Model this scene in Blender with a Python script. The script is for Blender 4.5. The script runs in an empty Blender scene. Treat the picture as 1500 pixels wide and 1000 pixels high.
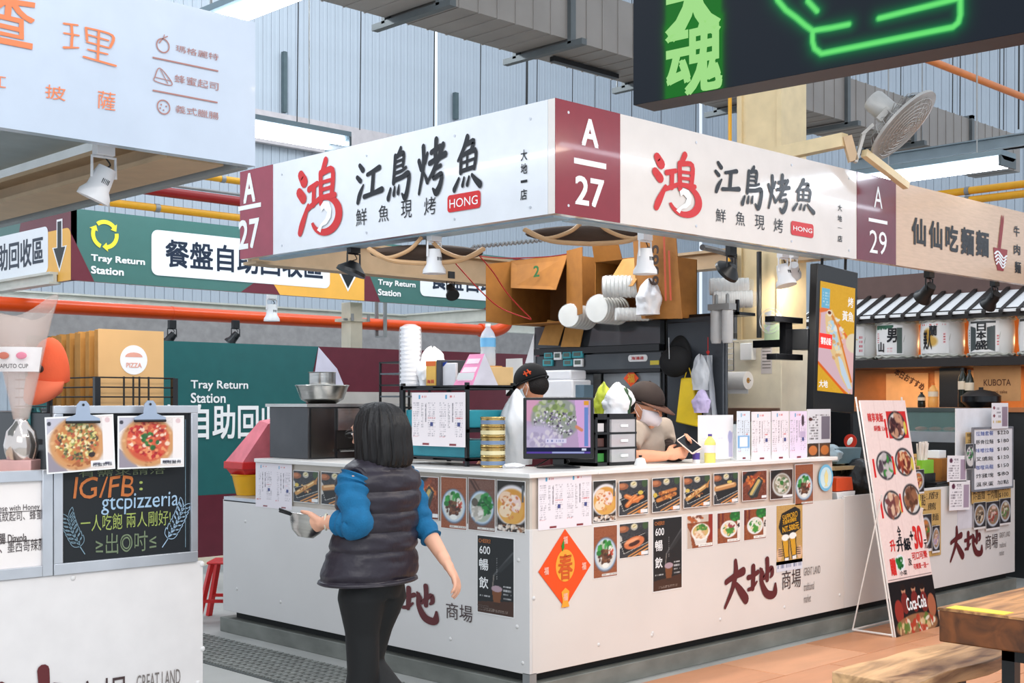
import bpy, bmesh, math, random
import numpy as np
from mathutils import Vector, Matrix
random.seed(7)
C = bpy.context.scene.collection
PI = math.pi
# ------------------------------------------------------------------ camera, world, light, exposure
FPX, HZ, CAMZ = 1860.0, 590.0, 1.52
TH = math.radians(45.46)
CX, CY = -4.559, -4.506
FW = (math.cos(TH), math.sin(TH)); RT = (math.sin(TH), -math.cos(TH))
cam = bpy.data.cameras.new('camera'); camo = bpy.data.objects.new('camera', cam); C.objects.link(camo)
camo.location = (CX, CY, CAMZ); camo.rotation_euler = (PI/2, 0, TH - PI/2)
cam.sensor_width = 36; cam.lens = FPX/1500*36; cam.shift_y = (HZ-500)/1500; cam.clip_end = 200
bpy.context.scene.camera = camo
S = bpy.context.scene
S.view_settings.view_transform = 'Standard'; S.view_settings.look = 'None'
S.view_settings.gamma = 1; S.view_settings.use_curve_mapping = False
S.view_settings.exposure = 0.50
wd = bpy.data.worlds.new('hall_light'); S.world = wd; wd.use_nodes = True
wd.node_tree.nodes['Background'].inputs[0].default_value = (0.80, 0.89, 1.0, 1)
wd.node_tree.nodes['Background'].inputs[1].default_value = 0.80
def area(name, loc, target, sx, sy, power, col):
    l = bpy.data.lights.new(name, 'AREA'); l.shape = 'RECTANGLE'; l.size = sx; l.size_y = sy; l.energy = power; l.color = col
    o = bpy.data.objects.new(name, l); C.objects.link(o); o.location = loc
    o.rotation_euler = (Vector(target)-Vector(loc)).to_track_quat('-Z', 'Y').to_euler(); return o
# tube lamps under the hall roof, with unseen fill lights added among them
area('hall_tube_and_fill', (-3.6, -1.2, 5.2), (-3.6, -1.2, 0), 0.12, 5.5, 60, (0.95, 0.98, 1))
area('hall_tube_and_fill', (-1.2, -5.0, 4.9), (-1.2, -5.0, 0), 5.5, 0.12, 120, (1, 0.97, 0.93))
area('hall_tube_and_fill', (-8.0, -8.0, 5.4), (0, 0, 1.2), 6, 3.0, 170, (1, 0.98, 0.96))
area('hall_tube_and_fill', (-6.5, 1.8, 5.0), (0, 1.4, .5), 4.0, 0.5, 45, (0.96, 0.98, 1))  # unseen fill light added to brighten the left counter face
area('hall_tube_and_fill', (1.5, 1.4, 3.02), (1.5, 1.4, 0), 1.3, 0.12, 13, (1, .97, .92))  # unseen light added above the stall to brighten its interior and column
area('hall_tube_and_fill', (2.5, 4.4, 5.2), (2.5, 4.4, 0), 6.0, 0.3, 120, (0.92, 0.97, 1))
area('hall_tube_and_fill', (6.0, 8.0, 9.5), (10, 14, 4), 9.0, 3.0, 330, (0.85, 0.93, 1))  # broad unseen light added to brighten the pale back wall
area('hall_tube_and_fill', (1.6, -2.6, 3.6), (1.6, -2.6, 0), 3.0, 0.2, 42, (1, 0.84, 0.68))
# ------------------------------------------------------------------ picking points of the real place
def ray(x):
    k = (x-750)/FPX; return FW[0]+k*RT[0], FW[1]+k*RT[1]
def onD(x, y, t):
    d = ray(x); return Vector((CX+d[0]*t, CY+d[1]*t, CAMZ-(y-HZ)/FPX*t))
def onY(x, y, Y): return onD(x, y, (Y-CY)/ray(x)[1])
def onX(x, y, X): return onD(x, y, (X-CX)/ray(x)[0])
def onZ(x, y, Z): return onD(x, y, (CAMZ-Z)*FPX/(y-HZ))
RC = TH-PI/2
# ------------------------------------------------------------------ materials
def lin(c): 
    c = c/255.0; return c/12.92 if c <= .04045 else ((c+.055)/1.055)**2.4
def L4(rgb): return (lin(rgb[0]), lin(rgb[1]), lin(rgb[2]), 1)
MATS = {}
def M(name, rgb=(200,200,200), rough=.5, metal=0., var=.06, scale=8., bump=.0, emit=0., trans=0., alpha=1., stretch=None, coat=0., bscale=60., ior=1.45):
    if name in MATS: return MATS[name]
    m = bpy.data.materials.new(name); m.use_nodes = True; nt = m.node_tree; b = nt.nodes['Principled BSDF']
    b.inputs['Roughness'].default_value = rough; b.inputs['Metallic'].default_value = metal
    b.inputs['Transmission Weight'].default_value = trans; b.inputs['Alpha'].default_value = alpha
    b.inputs['Coat Weight'].default_value = coat; b.inputs['Coat Roughness'].default_value = .04; b.inputs['IOR'].default_value = ior
    c = L4(rgb); b.inputs['Base Color'].default_value = c
    tc = nt.nodes.new('ShaderNodeTexCoord'); mp = nt.nodes.new('ShaderNodeMapping'); nt.links.new(tc.outputs['Object'], mp.inputs[0])
    if stretch: mp.inputs['Scale'].default_value = stretch
    if var > 0:
        n = nt.nodes.new('ShaderNodeTexNoise'); n.inputs['Scale'].default_value = scale; n.inputs['Detail'].default_value = 5
        nt.links.new(mp.outputs[0], n.inputs['Vector'])
        r = nt.nodes.new('ShaderNodeValToRGB'); r.color_ramp.elements[0].position = .3; r.color_ramp.elements[1].position = .7
        lo = 1-var*1.6; hi = 1+var
        r.color_ramp.elements[0].color = (c[0]*lo, c[1]*lo, c[2]*lo, 1); r.color_ramp.elements[1].color = (min(1, c[0]*hi), min(1, c[1]*hi), min(1, c[2]*hi), 1)
        nt.links.new(n.outputs['Fac'], r.inputs[0]); nt.links.new(r.outputs[0], b.inputs['Base Color'])
    if bump > 0:
        n2 = nt.nodes.new('ShaderNodeTexNoise'); n2.inputs['Scale'].default_value = bscale; nt.links.new(mp.outputs[0], n2.inputs['Vector'])
        bp = nt.nodes.new('ShaderNodeBump'); bp.inputs['Strength'].default_value = bump; bp.inputs['Distance'].default_value = .01
        nt.links.new(n2.outputs['Fac'], bp.inputs['Height']); nt.links.new(bp.outputs[0], b.inputs['Normal'])
    if emit > 0:
        b.inputs['Base Color'].default_value = (.02,.02,.02,1); b.inputs['Specular IOR Level'].default_value = .2; b.inputs['Emission Color'].default_value = c; b.inputs['Emission Strength'].default_value = emit
    MATS[name] = m; return m
def Mwood(name, c1, c2, rough=.45, scale=3., rot=0.):
    if name in MATS: return MATS[name]
    m = bpy.data.materials.new(name); m.use_nodes = True; nt = m.node_tree; b = nt.nodes['Principled BSDF']; b.inputs['Roughness'].default_value = rough
    tc = nt.nodes.new('ShaderNodeTexCoord'); mp = nt.nodes.new('ShaderNodeMapping'); nt.links.new(tc.outputs['Object'], mp.inputs[0])
    mp.inputs['Scale'].default_value = (1, 5, 5); mp.inputs['Rotation'].default_value = (0, 0, rot)
    n = nt.nodes.new('ShaderNodeTexNoise'); n.inputs['Scale'].default_value = scale; n.inputs['Detail'].default_value = 8; n.inputs['Distortion'].default_value = 1.2
    nt.links.new(mp.outputs[0], n.inputs['Vector'])
    r = nt.nodes.new('ShaderNodeValToRGB'); r.color_ramp.elements[0].position = .35; r.color_ramp.elements[1].position = .62
    r.color_ramp.elements[0].color = L4(c1); r.color_ramp.elements[1].color = L4(c2)
    nt.links.new(n.outputs['Fac'], r.inputs[0]); nt.links.new(r.outputs[0], b.inputs['Base Color'])
    bp = nt.nodes.new('ShaderNodeBump'); bp.inputs['Strength'].default_value = .25; bp.inputs['Distance'].default_value = .005
    nt.links.new(n.outputs['Fac'], bp.inputs['Height']); nt.links.new(bp.outputs[0], b.inputs['Normal'])
    MATS[name] = m; return m
def Mprint(name, rough=.35, emit=0.):
    if name in MATS: return MATS[name]
    m = bpy.data.materials.new(name); m.use_nodes = True; nt = m.node_tree; b = nt.nodes['Principled BSDF']; b.inputs['Roughness'].default_value = rough
    a = nt.nodes.new('ShaderNodeVertexColor'); a.layer_name = 'Col'
    nt.links.new(a.outputs[0], b.inputs['Base Color'])
    if emit:
        nt.links.remove(b.inputs['Base Color'].links[0]); b.inputs['Base Color'].default_value = (0,0,0,1); b.inputs['Roughness'].default_value = .4; b.inputs['Specular IOR Level'].default_value = .08
        nt.links.new(a.outputs[0], b.inputs['Emission Color']); b.inputs['Emission Strength'].default_value = emit
    MATS[name] = m; return m
# ------------------------------------------------------------------ object helpers
def tag(o, label=None, cat=None, group=None, kind=None):
    if label: o['label'] = label
    if cat: o['category'] = cat
    if group: o['group'] = group
    if kind: o['kind'] = kind
    return o
def thing(name, label, cat, loc=(0,0,0), rz=0., group=None, kind=None):
    o = bpy.data.objects.new(name, None); C.objects.link(o); o.location = loc; o.rotation_euler = (0, 0, rz); o.empty_display_size = .05
    return tag(o, label, cat, group, kind)
def copy_tree(o, parent=None):
    c = o.copy(); C.objects.link(c)
    if parent: c.parent = parent
    for ch in [x for x in C.objects if x.parent == o]: copy_tree(ch, c)
    return c
class MB:
    def __init__(s): s.v = []; s.f = []; s.T = None
    def add(s, vs, fs):
        n = len(s.v)
        if s.T is not None: vs = [s.T @ Vector(p) for p in vs]
        s.v += [tuple(p) for p in vs]; s.f += [tuple(i+n for i in f) for f in fs]; return s
    def box(s, x0, x1, y0, y1, z0, z1):
        if x0 > x1: x0, x1 = x1, x0
        if y0 > y1: y0, y1 = y1, y0
        if z0 > z1: z0, z1 = z1, z0
        return s.add([(x0,y0,z0),(x1,y0,z0),(x1,y1,z0),(x0,y1,z0),(x0,y0,z1),(x1,y0,z1),(x1,y1,z1),(x0,y1,z1)],
              [(0,3,2,1),(4,5,6,7),(0,1,5,4),(1,2,6,5),(2,3,7,6),(3,0,4,7)])
    def obox(s, c, size, rot=(0,0,0)):
        R = Matrix.Translation(Vector(c)) @ (Matrix.Rotation(rot[2],4,'Z') @ Matrix.Rotation(rot[1],4,'Y') @ Matrix.Rotation(rot[0],4,'X'))
        h = [q/2 for q in size]; o = s.T; s.T = R if o is None else o @ R
        s.box(-h[0],h[0],-h[1],h[1],-h[2],h[2]); s.T = o; return s
    def bar(s, p0, p1, w, h):
        p0 = Vector(p0); p1 = Vector(p1); d = p1-p0; q = d.to_track_quat('X', 'Z').to_matrix().to_4x4()
        R = Matrix.Translation((p0+p1)/2) @ q; o = s.T; s.T = R if o is None else o @ R
        l = d.length/2; s.box(-l,l,-w/2,w/2,-h/2,h/2); s.T = o; return s
    def tube(s, pts, r, n=8, cap=True, flat=1.):
        pts = [Vector(p) for p in pts]; m = len(pts); rs = r if isinstance(r, (list, tuple)) else [r]*m
        tan = [(pts[min(i+1,m-1)]-pts[max(i-1,0)]).normalized() for i in range(m)]
        up = Vector((0,0,1)) if abs(tan[0].z) < .9 else Vector((1,0,0))
        a = tan[0].cross(up).normalized(); vs = []
        for i in range(m):
            a = (a - tan[i]*a.dot(tan[i])).normalized(); b = tan[i].cross(a)
            for k in range(n):
                t = 2*PI*k/n; vs.append(pts[i]+(a*math.cos(t)+b*math.sin(t)*flat)*rs[i])
        fs = [(i*n+k, i*n+(k+1)%n, (i+1)*n+(k+1)%n, (i+1)*n+k) for i in range(m-1) for k in range(n)]
        if cap: fs += [tuple(range(n-1,-1,-1)), tuple((m-1)*n+k for k in range(n))]
        return s.add(vs, fs)
    def lathe(s, prof, c=(0,0,0), n=24, sx=1., sy=1., axis='Z'):
        vs = []; m = len(prof)
        for r, z in prof:
            for k in range(n):
                t = 2*PI*k/n; x, y = r*math.cos(t)*sx, r*math.sin(t)*sy
                p = (x,y,z) if axis == 'Z' else ((z,x,y) if axis == 'X' else (x,-z,y))
                vs.append((c[0]+p[0], c[1]+p[1], c[2]+p[2]))
        fs = [(i*n+k, i*n+(k+1)%n, (i+1)*n+(k+1)%n, (i+1)*n+k) for i in range(m-1) for k in range(n)]
        if prof[0][0] > 1e-5: fs.append(tuple(range(n-1,-1,-1)))
        if prof[-1][0] > 1e-5: fs.append(tuple((m-1)*n+k for k in range(n)))
        return s.add(vs, fs)
    def ell(s, c, r, n=16, m=10, rot=None, fn=None):
        vs = []; c = Vector(c)
        for i in range(m+1):
            ph = PI*i/m
            for k in range(n):
                t = 2*PI*k/n; p = Vector((r[0]*math.sin(ph)*math.cos(t), r[1]*math.sin(ph)*math.sin(t), r[2]*math.cos(ph)))
                if fn: p = fn(p)
                if rot is not None: p = rot @ p
                vs.append(c+p)
        fs = [(i*n+k, (i+1)*n+k, (i+1)*n+(k+1)%n, i*n+(k+1)%n) for i in range(m) for k in range(n)]
        return s.add(vs, fs)
    def prism(s, poly, d0, d1, axis='y'):
        # poly in (x,z) for axis y, (x,y) for axis z, (y,z) for axis x
        def P(a, b, d): return (a,d,b) if axis == 'y' else ((a,b,d) if axis == 'z' else (d,a,b))
        n = len(poly); vs = [P(a,b,d0) for a,b in poly]+[P(a,b,d1) for a,b in poly]
        fs = [tuple(range(n)), tuple(range(2*n-1,n-1,-1))]+[(i,i+n,(i+1)%n+n,(i+1)%n) for i in range(n)]
        return s.add(vs, fs)
    def quad(s, *p): return s.add(p, [tuple(range(len(p)))])
    def build(s, name, mat, parent=None, bev=0., smooth=True, loc=None, rz=0., fix=True):
        me = bpy.data.meshes.new(name); me.from_pydata([tuple(p) for p in s.v], [], s.f)
        bm = bmesh.new(); bm.from_mesh(me); bmesh.ops.remove_doubles(bm, verts=bm.verts, dist=1e-6)
        if fix: bmesh.ops.recalc_face_normals(bm, faces=bm.faces)
        bm.to_mesh(me); bm.free()
        if smooth: me.shade_smooth(); me.set_sharp_from_angle(angle=math.radians(38))
        me.materials.append(mat); o = bpy.data.objects.new(name, me); C.objects.link(o)
        if parent: o.parent = parent
        if loc is not None: o.location = loc
        o.rotation_euler = (0,0,rz)
        if bev:
            b = o.modifiers.new('bevel', 'BEVEL'); b.width = bev; b.segments = 2; b.limit_method = 'ANGLE'; b.harden_normals = False
        return o
def inst(o, loc, rz=None, parent=None, scale=None):
    c = o.copy(); C.objects.link(c); c.location = loc
    if rz is not None: c.rotation_euler = (0,0,rz)
    if scale is not None: c.scale = scale
    if parent is not None: c.parent = parent
    return c
def struct(name, mb, mat, **k): return tag(mb.build(name, mat, **k), kind='structure')
def rbox(w, d, h, r=.01, n=4):
    # rounded-rectangle outline
    pts = []
    for cx, cy, a0 in ((w/2-r, d/2-r, 0), (-w/2+r, d/2-r, PI/2), (-w/2+r, -d/2+r, PI), (w/2-r, -d/2+r, 1.5*PI)):
        for i in range(n+1):
            a = a0+PI/2*i/n; pts.append((cx+r*math.cos(a), cy+r*math.sin(a)))
    return pts
def smooth_path(pts, k=6):
    pts = [Vector(p) for p in pts]; out = []
    for i in range(len(pts)-1):
        p0 = pts[max(i-1,0)]; p1 = pts[i]; p2 = pts[i+1]; p3 = pts[min(i+2,len(pts)-1)]
        for j in range(k):
            t = j/k; out.append(.5*((2*p1)+(p2-p0)*t+(2*p0-5*p1+4*p2-p3)*t*t+(3*p1-p0-3*p2+p3)*t**3))
    out.append(pts[-1]); return out
def remesh(o, vox=.008, it=4):
    r = o.modifiers.new('remesh', 'REMESH'); r.mode = 'VOXEL'; r.voxel_size = vox; r.use_smooth_shade = True
    if it: s = o.modifiers.new('smooth', 'SMOOTH'); s.iterations = it; s.factor = .5
    return o
# ------------------------------------------------------------------ lettering
def text_mesh(s, bold=0., spacing=1.):
    cu = bpy.data.curves.new('t', 'FONT'); cu.body = s; cu.offset = bold; cu.resolution_u = 3; cu.space_character = spacing; cu.space_line = 1.05
    o = bpy.data.objects.new('t', cu); C.objects.link(o)
    dg = bpy.context.evaluated_depsgraph_get(); me = bpy.data.meshes.new_from_object(o.evaluated_get(dg))
    bpy.data.objects.remove(o); bpy.data.curves.remove(cu); return me
def letter(s, mat, parent, box, y=-.004, bold=0., warp=0., shear=0., rot=0., name='lettering', spacing=1., keep=False):
    # box: (x0, z1, x1, z0) on the face that looks towards -y
    me = text_mesh(s, 0., spacing); n = len(me.vertices)
    if n == 0: return None
    a = np.zeros(n*3); me.vertices.foreach_get('co', a); a = a.reshape(-1,3)
    lay = np.zeros(n)
    if bold > .001:
        fc = [tuple(p.vertices) for p in me.polygons]; bpy.data.meshes.remove(me); q = bold*.9
        sh = [(-q,-q),(q,-q),(-q,q),(q,q),(0,0)]; V = np.concatenate([a+np.array([dx,dz,0]) for dx, dz in sh]); lay = np.repeat(np.arange(5), n)*-.00012
        me = bpy.data.meshes.new(name); me.from_pydata(V.tolist(), [], [tuple(i+k*n for i in f) for k in range(5) for f in fc]); a = V; n = len(a)
    if warp:
        a[:,0] += warp*np.sin(a[:,1]*9+1)*.6+warp*np.sin(a[:,0]*13); a[:,1] += warp*np.sin(a[:,0]*8+.5)+warp*.5*np.sin(a[:,1]*21)
    a[:,0] += shear*a[:,1]
    mn = a.min(0); mx = a.max(0); x0, z1, x1, z0 = box
    sx = (x1-x0)/max(1e-6, mx[0]-mn[0]); sz = (z1-z0)/max(1e-6, mx[1]-mn[1])
    if keep: sx = sz = min(sx, sz)
    u = x0+(a[:,0]-mn[0])*sx; w = z0+(a[:,1]-mn[1])*sz
    if rot:
        cx, cz = (x0+x1)/2, (z0+z1)/2; c_, s_ = math.cos(rot), math.sin(rot)
        u, w = cx+(u-cx)*c_-(w-cz)*s_, cz+(u-cx)*s_+(w-cz)*c_
    b = np.stack([u, y+lay, w], 1)
    me.vertices.foreach_set('co', b.ravel()); me.name = name
    me.materials.clear(); me.materials.append(mat); me.update()
    o = bpy.data.objects.new(name, me); C.objects.link(o); o.parent = parent; return o
class Face:
    # a vertical board face; pixel boxes of the photo are turned into metres on that board
    def __init__(s, kind, val, org):
        s.k = kind; s.v = val; s.o = Vector(org)
    def uz(s, x, y):
        p = onY(x, y, s.v) if s.k == 'Y' else onX(x, y, s.v)
        return (p.x-s.o.x, p.z-s.o.z) if s.k == 'Y' else (s.o.y-p.y, p.z-s.o.z)
    def box(s, x0, y0, x1, y1):
        a = s.uz(x0, y0); b = s.uz(x1, y1); return (a[0], a[1], b[0], b[1])
    @property
    def rz(s): return 0. if s.k == 'Y' else -PI/2
def flat(parent, pts, mat, y=-.003, name='printed_shape', t=.001):
    mb = MB(); mb.prism(pts, y, y+t); return mb.build(name, mat, parent, smooth=False)
def rrect(x0, z1, x1, z0, r, n=5):
    pts = []
    for cx, cz, a0 in ((x1-r, z1-r, 0), (x0+r, z1-r, PI/2), (x0+r, z0+r, PI), (x1-r, z0+r, 1.5*PI)):
        for i in range(n+1):
            a = a0+PI/2*i/n; pts.append((cx+r*math.cos(a), cz+r*math.sin(a)))
    return pts
# brush strokes: list of [(x, y, width), ...] in a unit square
def brush(strokes, mat, parent, box, y=-.004, name='lettering'):
    x0, z1, x1, z0 = box; sx, sz = x1-x0, z1-z0; mb = MB()
    for j, st in enumerate(strokes):
        P = smooth_path([(a, b, w) for a, b, w in st], 5); L = []; R = []
        for i, p in enumerate(P):
            q0 = P[max(i-1,0)]; q1 = P[min(i+1,len(P)-1)]; d = Vector((q1.x-q0.x, q1.y-q0.y)).normalized() if (q1-q0).length > 1e-6 else Vector((1,0))
            nx, ny = -d.y, d.x; w = max(.004, p.z)/2
            L.append((p.x+nx*w, p.y+ny*w)); R.append((p.x-nx*w, p.y-ny*w))
        n = len(P); vs = [(x0+a*sx, y-.0002*j, z0+b*sz) for a, b in L]+[(x0+a*sx, y-.0002*j, z0+b*sz) for a, b in R]
        mb.add(vs, [(i, i+1, n+i+1, n+i) for i in range(n-1)])
        for p, w in ((P[0], P[0].z), (P[-1], P[-1].z)):
            c = [(x0+(p.x+w/2*math.cos(t*PI/5))*sx, y-.0002*j-.0001, z0+(p.y+w/2*math.sin(t*PI/5))*sz) for t in range(10)]; mb.add(c, [tuple(range(10))])
    return mb.build(name, mat, parent, smooth=False)
# ------------------------------------------------------------------ printed pictures: colours painted on a fine grid
class Cv:
    def __init__(s, w, h, bg=(255,255,255), asp=None):
        s.w, s.h = w, h; s.a = np.zeros((h, w, 3)); s.a[:] = bg; s.asp = asp or w/h
        s.U, s.V = np.meshgrid((np.arange(w)+.5)/w, (np.arange(h)+.5)/h)
        s.rng = np.random.RandomState(w*7+h)
    def put(s, m, col, al=1.):
        m = np.clip(m, 0, 1)[..., None]*al; s.a = s.a*(1-m)+np.array(col, float)*m; return s
    def rect(s, u0, v0, u1, v1, col, al=1.): return s.put(((s.U>=u0)&(s.U<=u1)&(s.V>=v0)&(s.V<=v1)).astype(float), col, al)
    def ell(s, cu, cv, ru, rv, col, ang=0., al=1., soft=.12):
        du = (s.U-cu)*s.asp; dv = s.V-cv; c, n = math.cos(ang), math.sin(ang)
        a = (du*c+dv*n)/(ru*s.asp); b = (-du*n+dv*c)/rv; r = np.sqrt(a*a+b*b)
        return s.put((1-r)/soft+.5, col, al)
    def line(s, u0, v0, u1, v1, w, col, al=1., soft=.5):
        ax, ay, bx, by = u0*s.asp, v0, u1*s.asp, v1; px, py = s.U*s.asp, s.V
        d = (bx-ax)**2+(by-ay)**2+1e-9; t = np.clip(((px-ax)*(bx-ax)+(py-ay)*(by-ay))/d, 0, 1)
        r = np.hypot(px-ax-t*(bx-ax), py-ay-t*(by-ay)); return s.put((w-r)/(w*soft)+.5 if soft else (r<w)*1., col, al)
    def poly(s, pts, col, al=1.):
        m = np.zeros(s.U.shape, bool); n = len(pts)
        for i in range(n):
            (x0,y0),(x1,y1) = pts[i], pts[(i+1)%n]
            if y0 == y1: continue
            m ^= (((s.V>=y0)!=(s.V>=y1)) & (s.U < (x1-x0)*(s.V-y0)/(y1-y0)+x0))
        return s.put(m.astype(float), col, al)
    def noise(s, amp, cell=1):
        n = s.rng.randn(-(-s.h//cell), -(-s.w//cell)); n = np.kron(n, np.ones((cell,cell)))[:s.h,:s.w]
        s.a = s.a+n[...,None]*amp; return s
    def blobs(s, cu, cv, ru, rv, n, cols, sz, al=.9):
        for i in range(n):
            t = s.rng.rand()*2*PI; r = math.sqrt(s.rng.rand())
            s.ell(cu+ru*r*math.cos(t), cv+rv*r*math.sin(t), sz*(.5+s.rng.rand())/s.asp, sz*(.4+.8*s.rng.rand()), cols[s.rng.randint(len(cols))], s.rng.rand()*3, al, .4)
        return s
    def greek(s, u0, v0, u1, v1, rows, col=(60,60,60), al=.8, gap=.45, vert=False, dens=.75):
        for i in range(rows):
            v = v0+(v1-v0)*(i+.5)/rows; hh = (v1-v0)/rows*(1-gap)/2
            u = u0
            while u < u1-.005:
                w = hh*1.6/s.asp
                if s.rng.rand() < dens: s.rect(u, v-hh, min(u1, u+w*.8), v+hh, col, al*(.5+.5*s.rng.rand()))
                u += w
        return s
    def mesh(s, name, mat, parent, x0, z1, x1, z0, y=-.003, dome=0.):
        w, h = s.w, s.h; us = np.linspace(x0, x1, w); ws = np.linspace(z1, z0, h)
        X, Z = np.meshgrid(us, ws); Y = np.full(X.shape, y)
        if dome: Y = Y-dome*(1-((X-(x0+x1)/2)/((x1-x0)/2))**2)
        co = np.stack([X, Y, Z], -1).reshape(-1,3)
        i = np.arange(h-1)[:,None]*w+np.arange(w-1)[None,:]; q = np.stack([i+w, i+w+1, i+1, i], -1).reshape(-1)
        me = bpy.data.meshes.new(name); nq = (h-1)*(w-1)
        me.vertices.add(w*h); me.vertices.foreach_set('co', co.ravel())
        me.loops.add(nq*4); me.loops.foreach_set('vertex_index', q)
        me.polygons.add(nq); me.polygons.foreach_set('loop_start', np.arange(nq)*4)
        me.update(calc_edges=True)
        a = me.color_attributes.new('Col', 'FLOAT_COLOR', 'POINT')
        c = np.clip(s.a.reshape(-1,3), 0, 255)/255; c = np.where(c<=.04045, c/12.92, ((c+.055)/1.055)**2.4)
        a.data.foreach_set('color', np.concatenate([c, np.ones((len(c),1))], 1).ravel())
        me.materials.append(mat); o = bpy.data.objects.new(name, me); C.objects.link(o); o.parent = parent; return o
PR = Mprint('printed_paper', .4); PRG = Mprint('glossy_print', .22)
# ------------------------------------------------------------------ shared materials
white = M('white_board', (226,229,234), .12, var=.02, coat=.5)
cream = M('cream_paint', (222,212,190), .4, var=.05)
panelm = M('counter_panel_white', (222,219,217), .28, var=.035, scale=1.5)
bandm = M('counter_band', (205,196,185), .35, var=.04)
maroon = M('maroon_vinyl', (136,32,46), .16, var=.04, coat=.3)
logo_m = M('logo_dark_red', (96,34,38), .4, var=.03)
blackp = M('black_plastic', (22,23,25), .35, var=.05)
darkp = M('dark_metal', (38,40,43), .35, .3, var=.08)
steel = M('stainless_steel', (190,188,184), .24, 1., var=.08, bump=.05, stretch=(1,1,12))
alu = M('aluminium', (205,208,214), .35, .7, var=.05)
ink = M('black_ink', (18,20,26), .3, var=0)
redink = M('red_ink', (205,38,40), .3, var=0)
whiteink = M('white_ink', (245,245,245), .35, var=0)
orange_pipe = M('orange_paint', (228,78,22), .3, var=.04)
yellow_pipe = M('yellow_paint', (232,168,36), .35, var=.05)
red_pipe = M('dark_red_paint', (150,28,28), .35, var=.05)
green_v = M('teal_green_vinyl', (66,112,106), .3, var=.03)
dkgreen_v = M('dark_green_vinyl', (38,98,98), .3, var=.04)
dkmar_v = M('dark_maroon_vinyl', (104,38,52), .3, var=.04)
yel_v = M('amber_vinyl', (240,180,78), .35, var=.03)
galv = M('galvanised_steel', (150,152,152), .45, .35, var=.12, scale=5)
clad = M('pale_blue_cladding', (180,189,198), .4, .0, var=.04, scale=1.2)
tube_m = M('lit_tube', (235,243,255), .3, var=0, emit=14.)
card = M('kraft_cardboard', (196,142,72), .75, var=.06, scale=20)
card_d = M('brown_cardboard', (158,102,40), .75, var=.08, scale=14)
wire_m = M('black_wire', (20,20,20), .4, var=0)
redwire = M('red_wire', (190,40,36), .4, var=0)
# ------------------------------------------------------------------ floor
fb = MB().box(-9, 26, -9, 20, -.06, -.012)
floor = struct('floor', fb, M('grey_concrete', (172,172,168), .5, var=.12, scale=1.6, bump=.05))
struct('floor', MB().box(-9, 26, .0, 20, -.0119, 0).box(-9, -.0, -9, 0, -.0119, 0), MATS['grey_concrete'])
tmat = [M('terracotta_tile', (206,146,108), .38, var=.07, scale=2.2, stretch=(1,4,1)), M('terracotta_tile_pale', (214,156,118), .38, var=.07, scale=2.2, stretch=(1,4,1)), M('terracotta_tile_deep', (196,136,98), .38, var=.07, scale=2.2, stretch=(1,4,1))]
TL = []
for k in range(3):
    o = MB().box(-.446, .446, -.221, .221, -.012, 0).build('floor_tile', tmat[k], floor, bev=.003); TL.append(o)
used = [False]*3
for j in range(9):
    for i in range(11):
        x = .45+i*.9+(.45 if j%2 else 0)-.3; y = -.30-j*.45
        if x > 8.6 or (x < .3 and y > -1): pass
        k = random.randrange(3)
        if used[k]: o = inst(TL[k], (x, y, 0), parent=floor)
        else: o = TL[k]; o.location = (x, y, 0); used[k] = True
# yellow and red tape marks on the tiles by the counter corner
tp = thing('floor_tape', 'worn yellow and red tape marks on the tiles near the counter corner', 'floor tape', (.55,-.85,.001))
MB().box(-.75,.35,-.34,.02,0,.0015).build('yellow_tape', M('yellow_tape', (232,186,60), .5, var=.1), tp)
MB().prism([(-.3,.10),(.05,.16),(.8,.0),(1.5,-.3),(1.5,-.38),(.8,-.07),(.05,.08),(-.3,.03)], 0, .002, 'z').build('red_tape', M('red_tape', (150,52,44), .5, var=.1), tp)
MB().prism([(-.35,.02),(.1,.16),(.2,.1),(-.2,-.04)], .002, .003, 'z').build('white_scuff', M('white_tape', (235,225,220), .5, var=.1), tp)
# drain grating along the left face of the counter
gr = thing('drain_grating', 'long grey metal drain grating in the floor along the stall counter', 'drain', (-.62,0,0))
mb = MB().box(-.02,.48,-1.6,5.0,-.001,.004); mb.build('grate_frame', M('grate_dark', (84,88,86), .6, .2), gr)
mb = MB()
for j in range(110):
    y = -1.58+j*.06
    for i in range(9):
        x = i*.054; mb.box(x, x+.03, y, y+.018, .004, .012)
    mb.box(0,.46,y+.03,y+.042,.004,.014)
tag(mb.build('grate_bars', M('grate_metal', (160,162,158), .45, .5, var=.12), gr, smooth=False), kind='stuff')
# ------------------------------------------------------------------ hall walls with ribbed cladding
def cladwall(name, horizontal, a0, a1, pos, z1, step=.17):
    if horizontal: w = struct(name, MB().box(a0, a1, pos+.05, pos+.15, 0, z1), clad)
    else: w = struct(name, MB().box(pos+.05, pos+.15, a0, a1, 0, z1), clad)
    mb = MB(); h = step/2-.003
    mb.prism([(-h,.05),(-h,.008),(-h+.01,0),(-.02,0),(-.014,.004),(.014,.004),(.02,0),(h-.01,0),(h,.008),(h,.05)], 0, z1, 'z')
    p = mb.build('cladding_panel', clad, w, smooth=False); n = int((a1-a0)/step)
    for i in range(n):
        a = a0+step*(i+.5); loc = (a, pos, 0) if horizontal else (pos, a, 0); rz = 0 if horizontal else -PI/2
        if i == 0: p.location = loc; p.rotation_euler = (0,0,rz)
        else: inst(p, loc, rz, w)
    return w
cladwall('wall_back', True, 2.4, 20, 14, 12.5); cladwall('wall_right', False, 1.6, 14, 20, 12.5)
struct('trim_1', MB().box(2.4, 13, 13.85, 13.97, 5.95, 6.5), M('pinkish_girt', (200,192,192), .5))
struct('trim_2', MB().box(2.4, 20, 13.85, 13.97, 2.2, 3.1), M('grey_dado_panel', (150,146,144), .35, var=.1))
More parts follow.
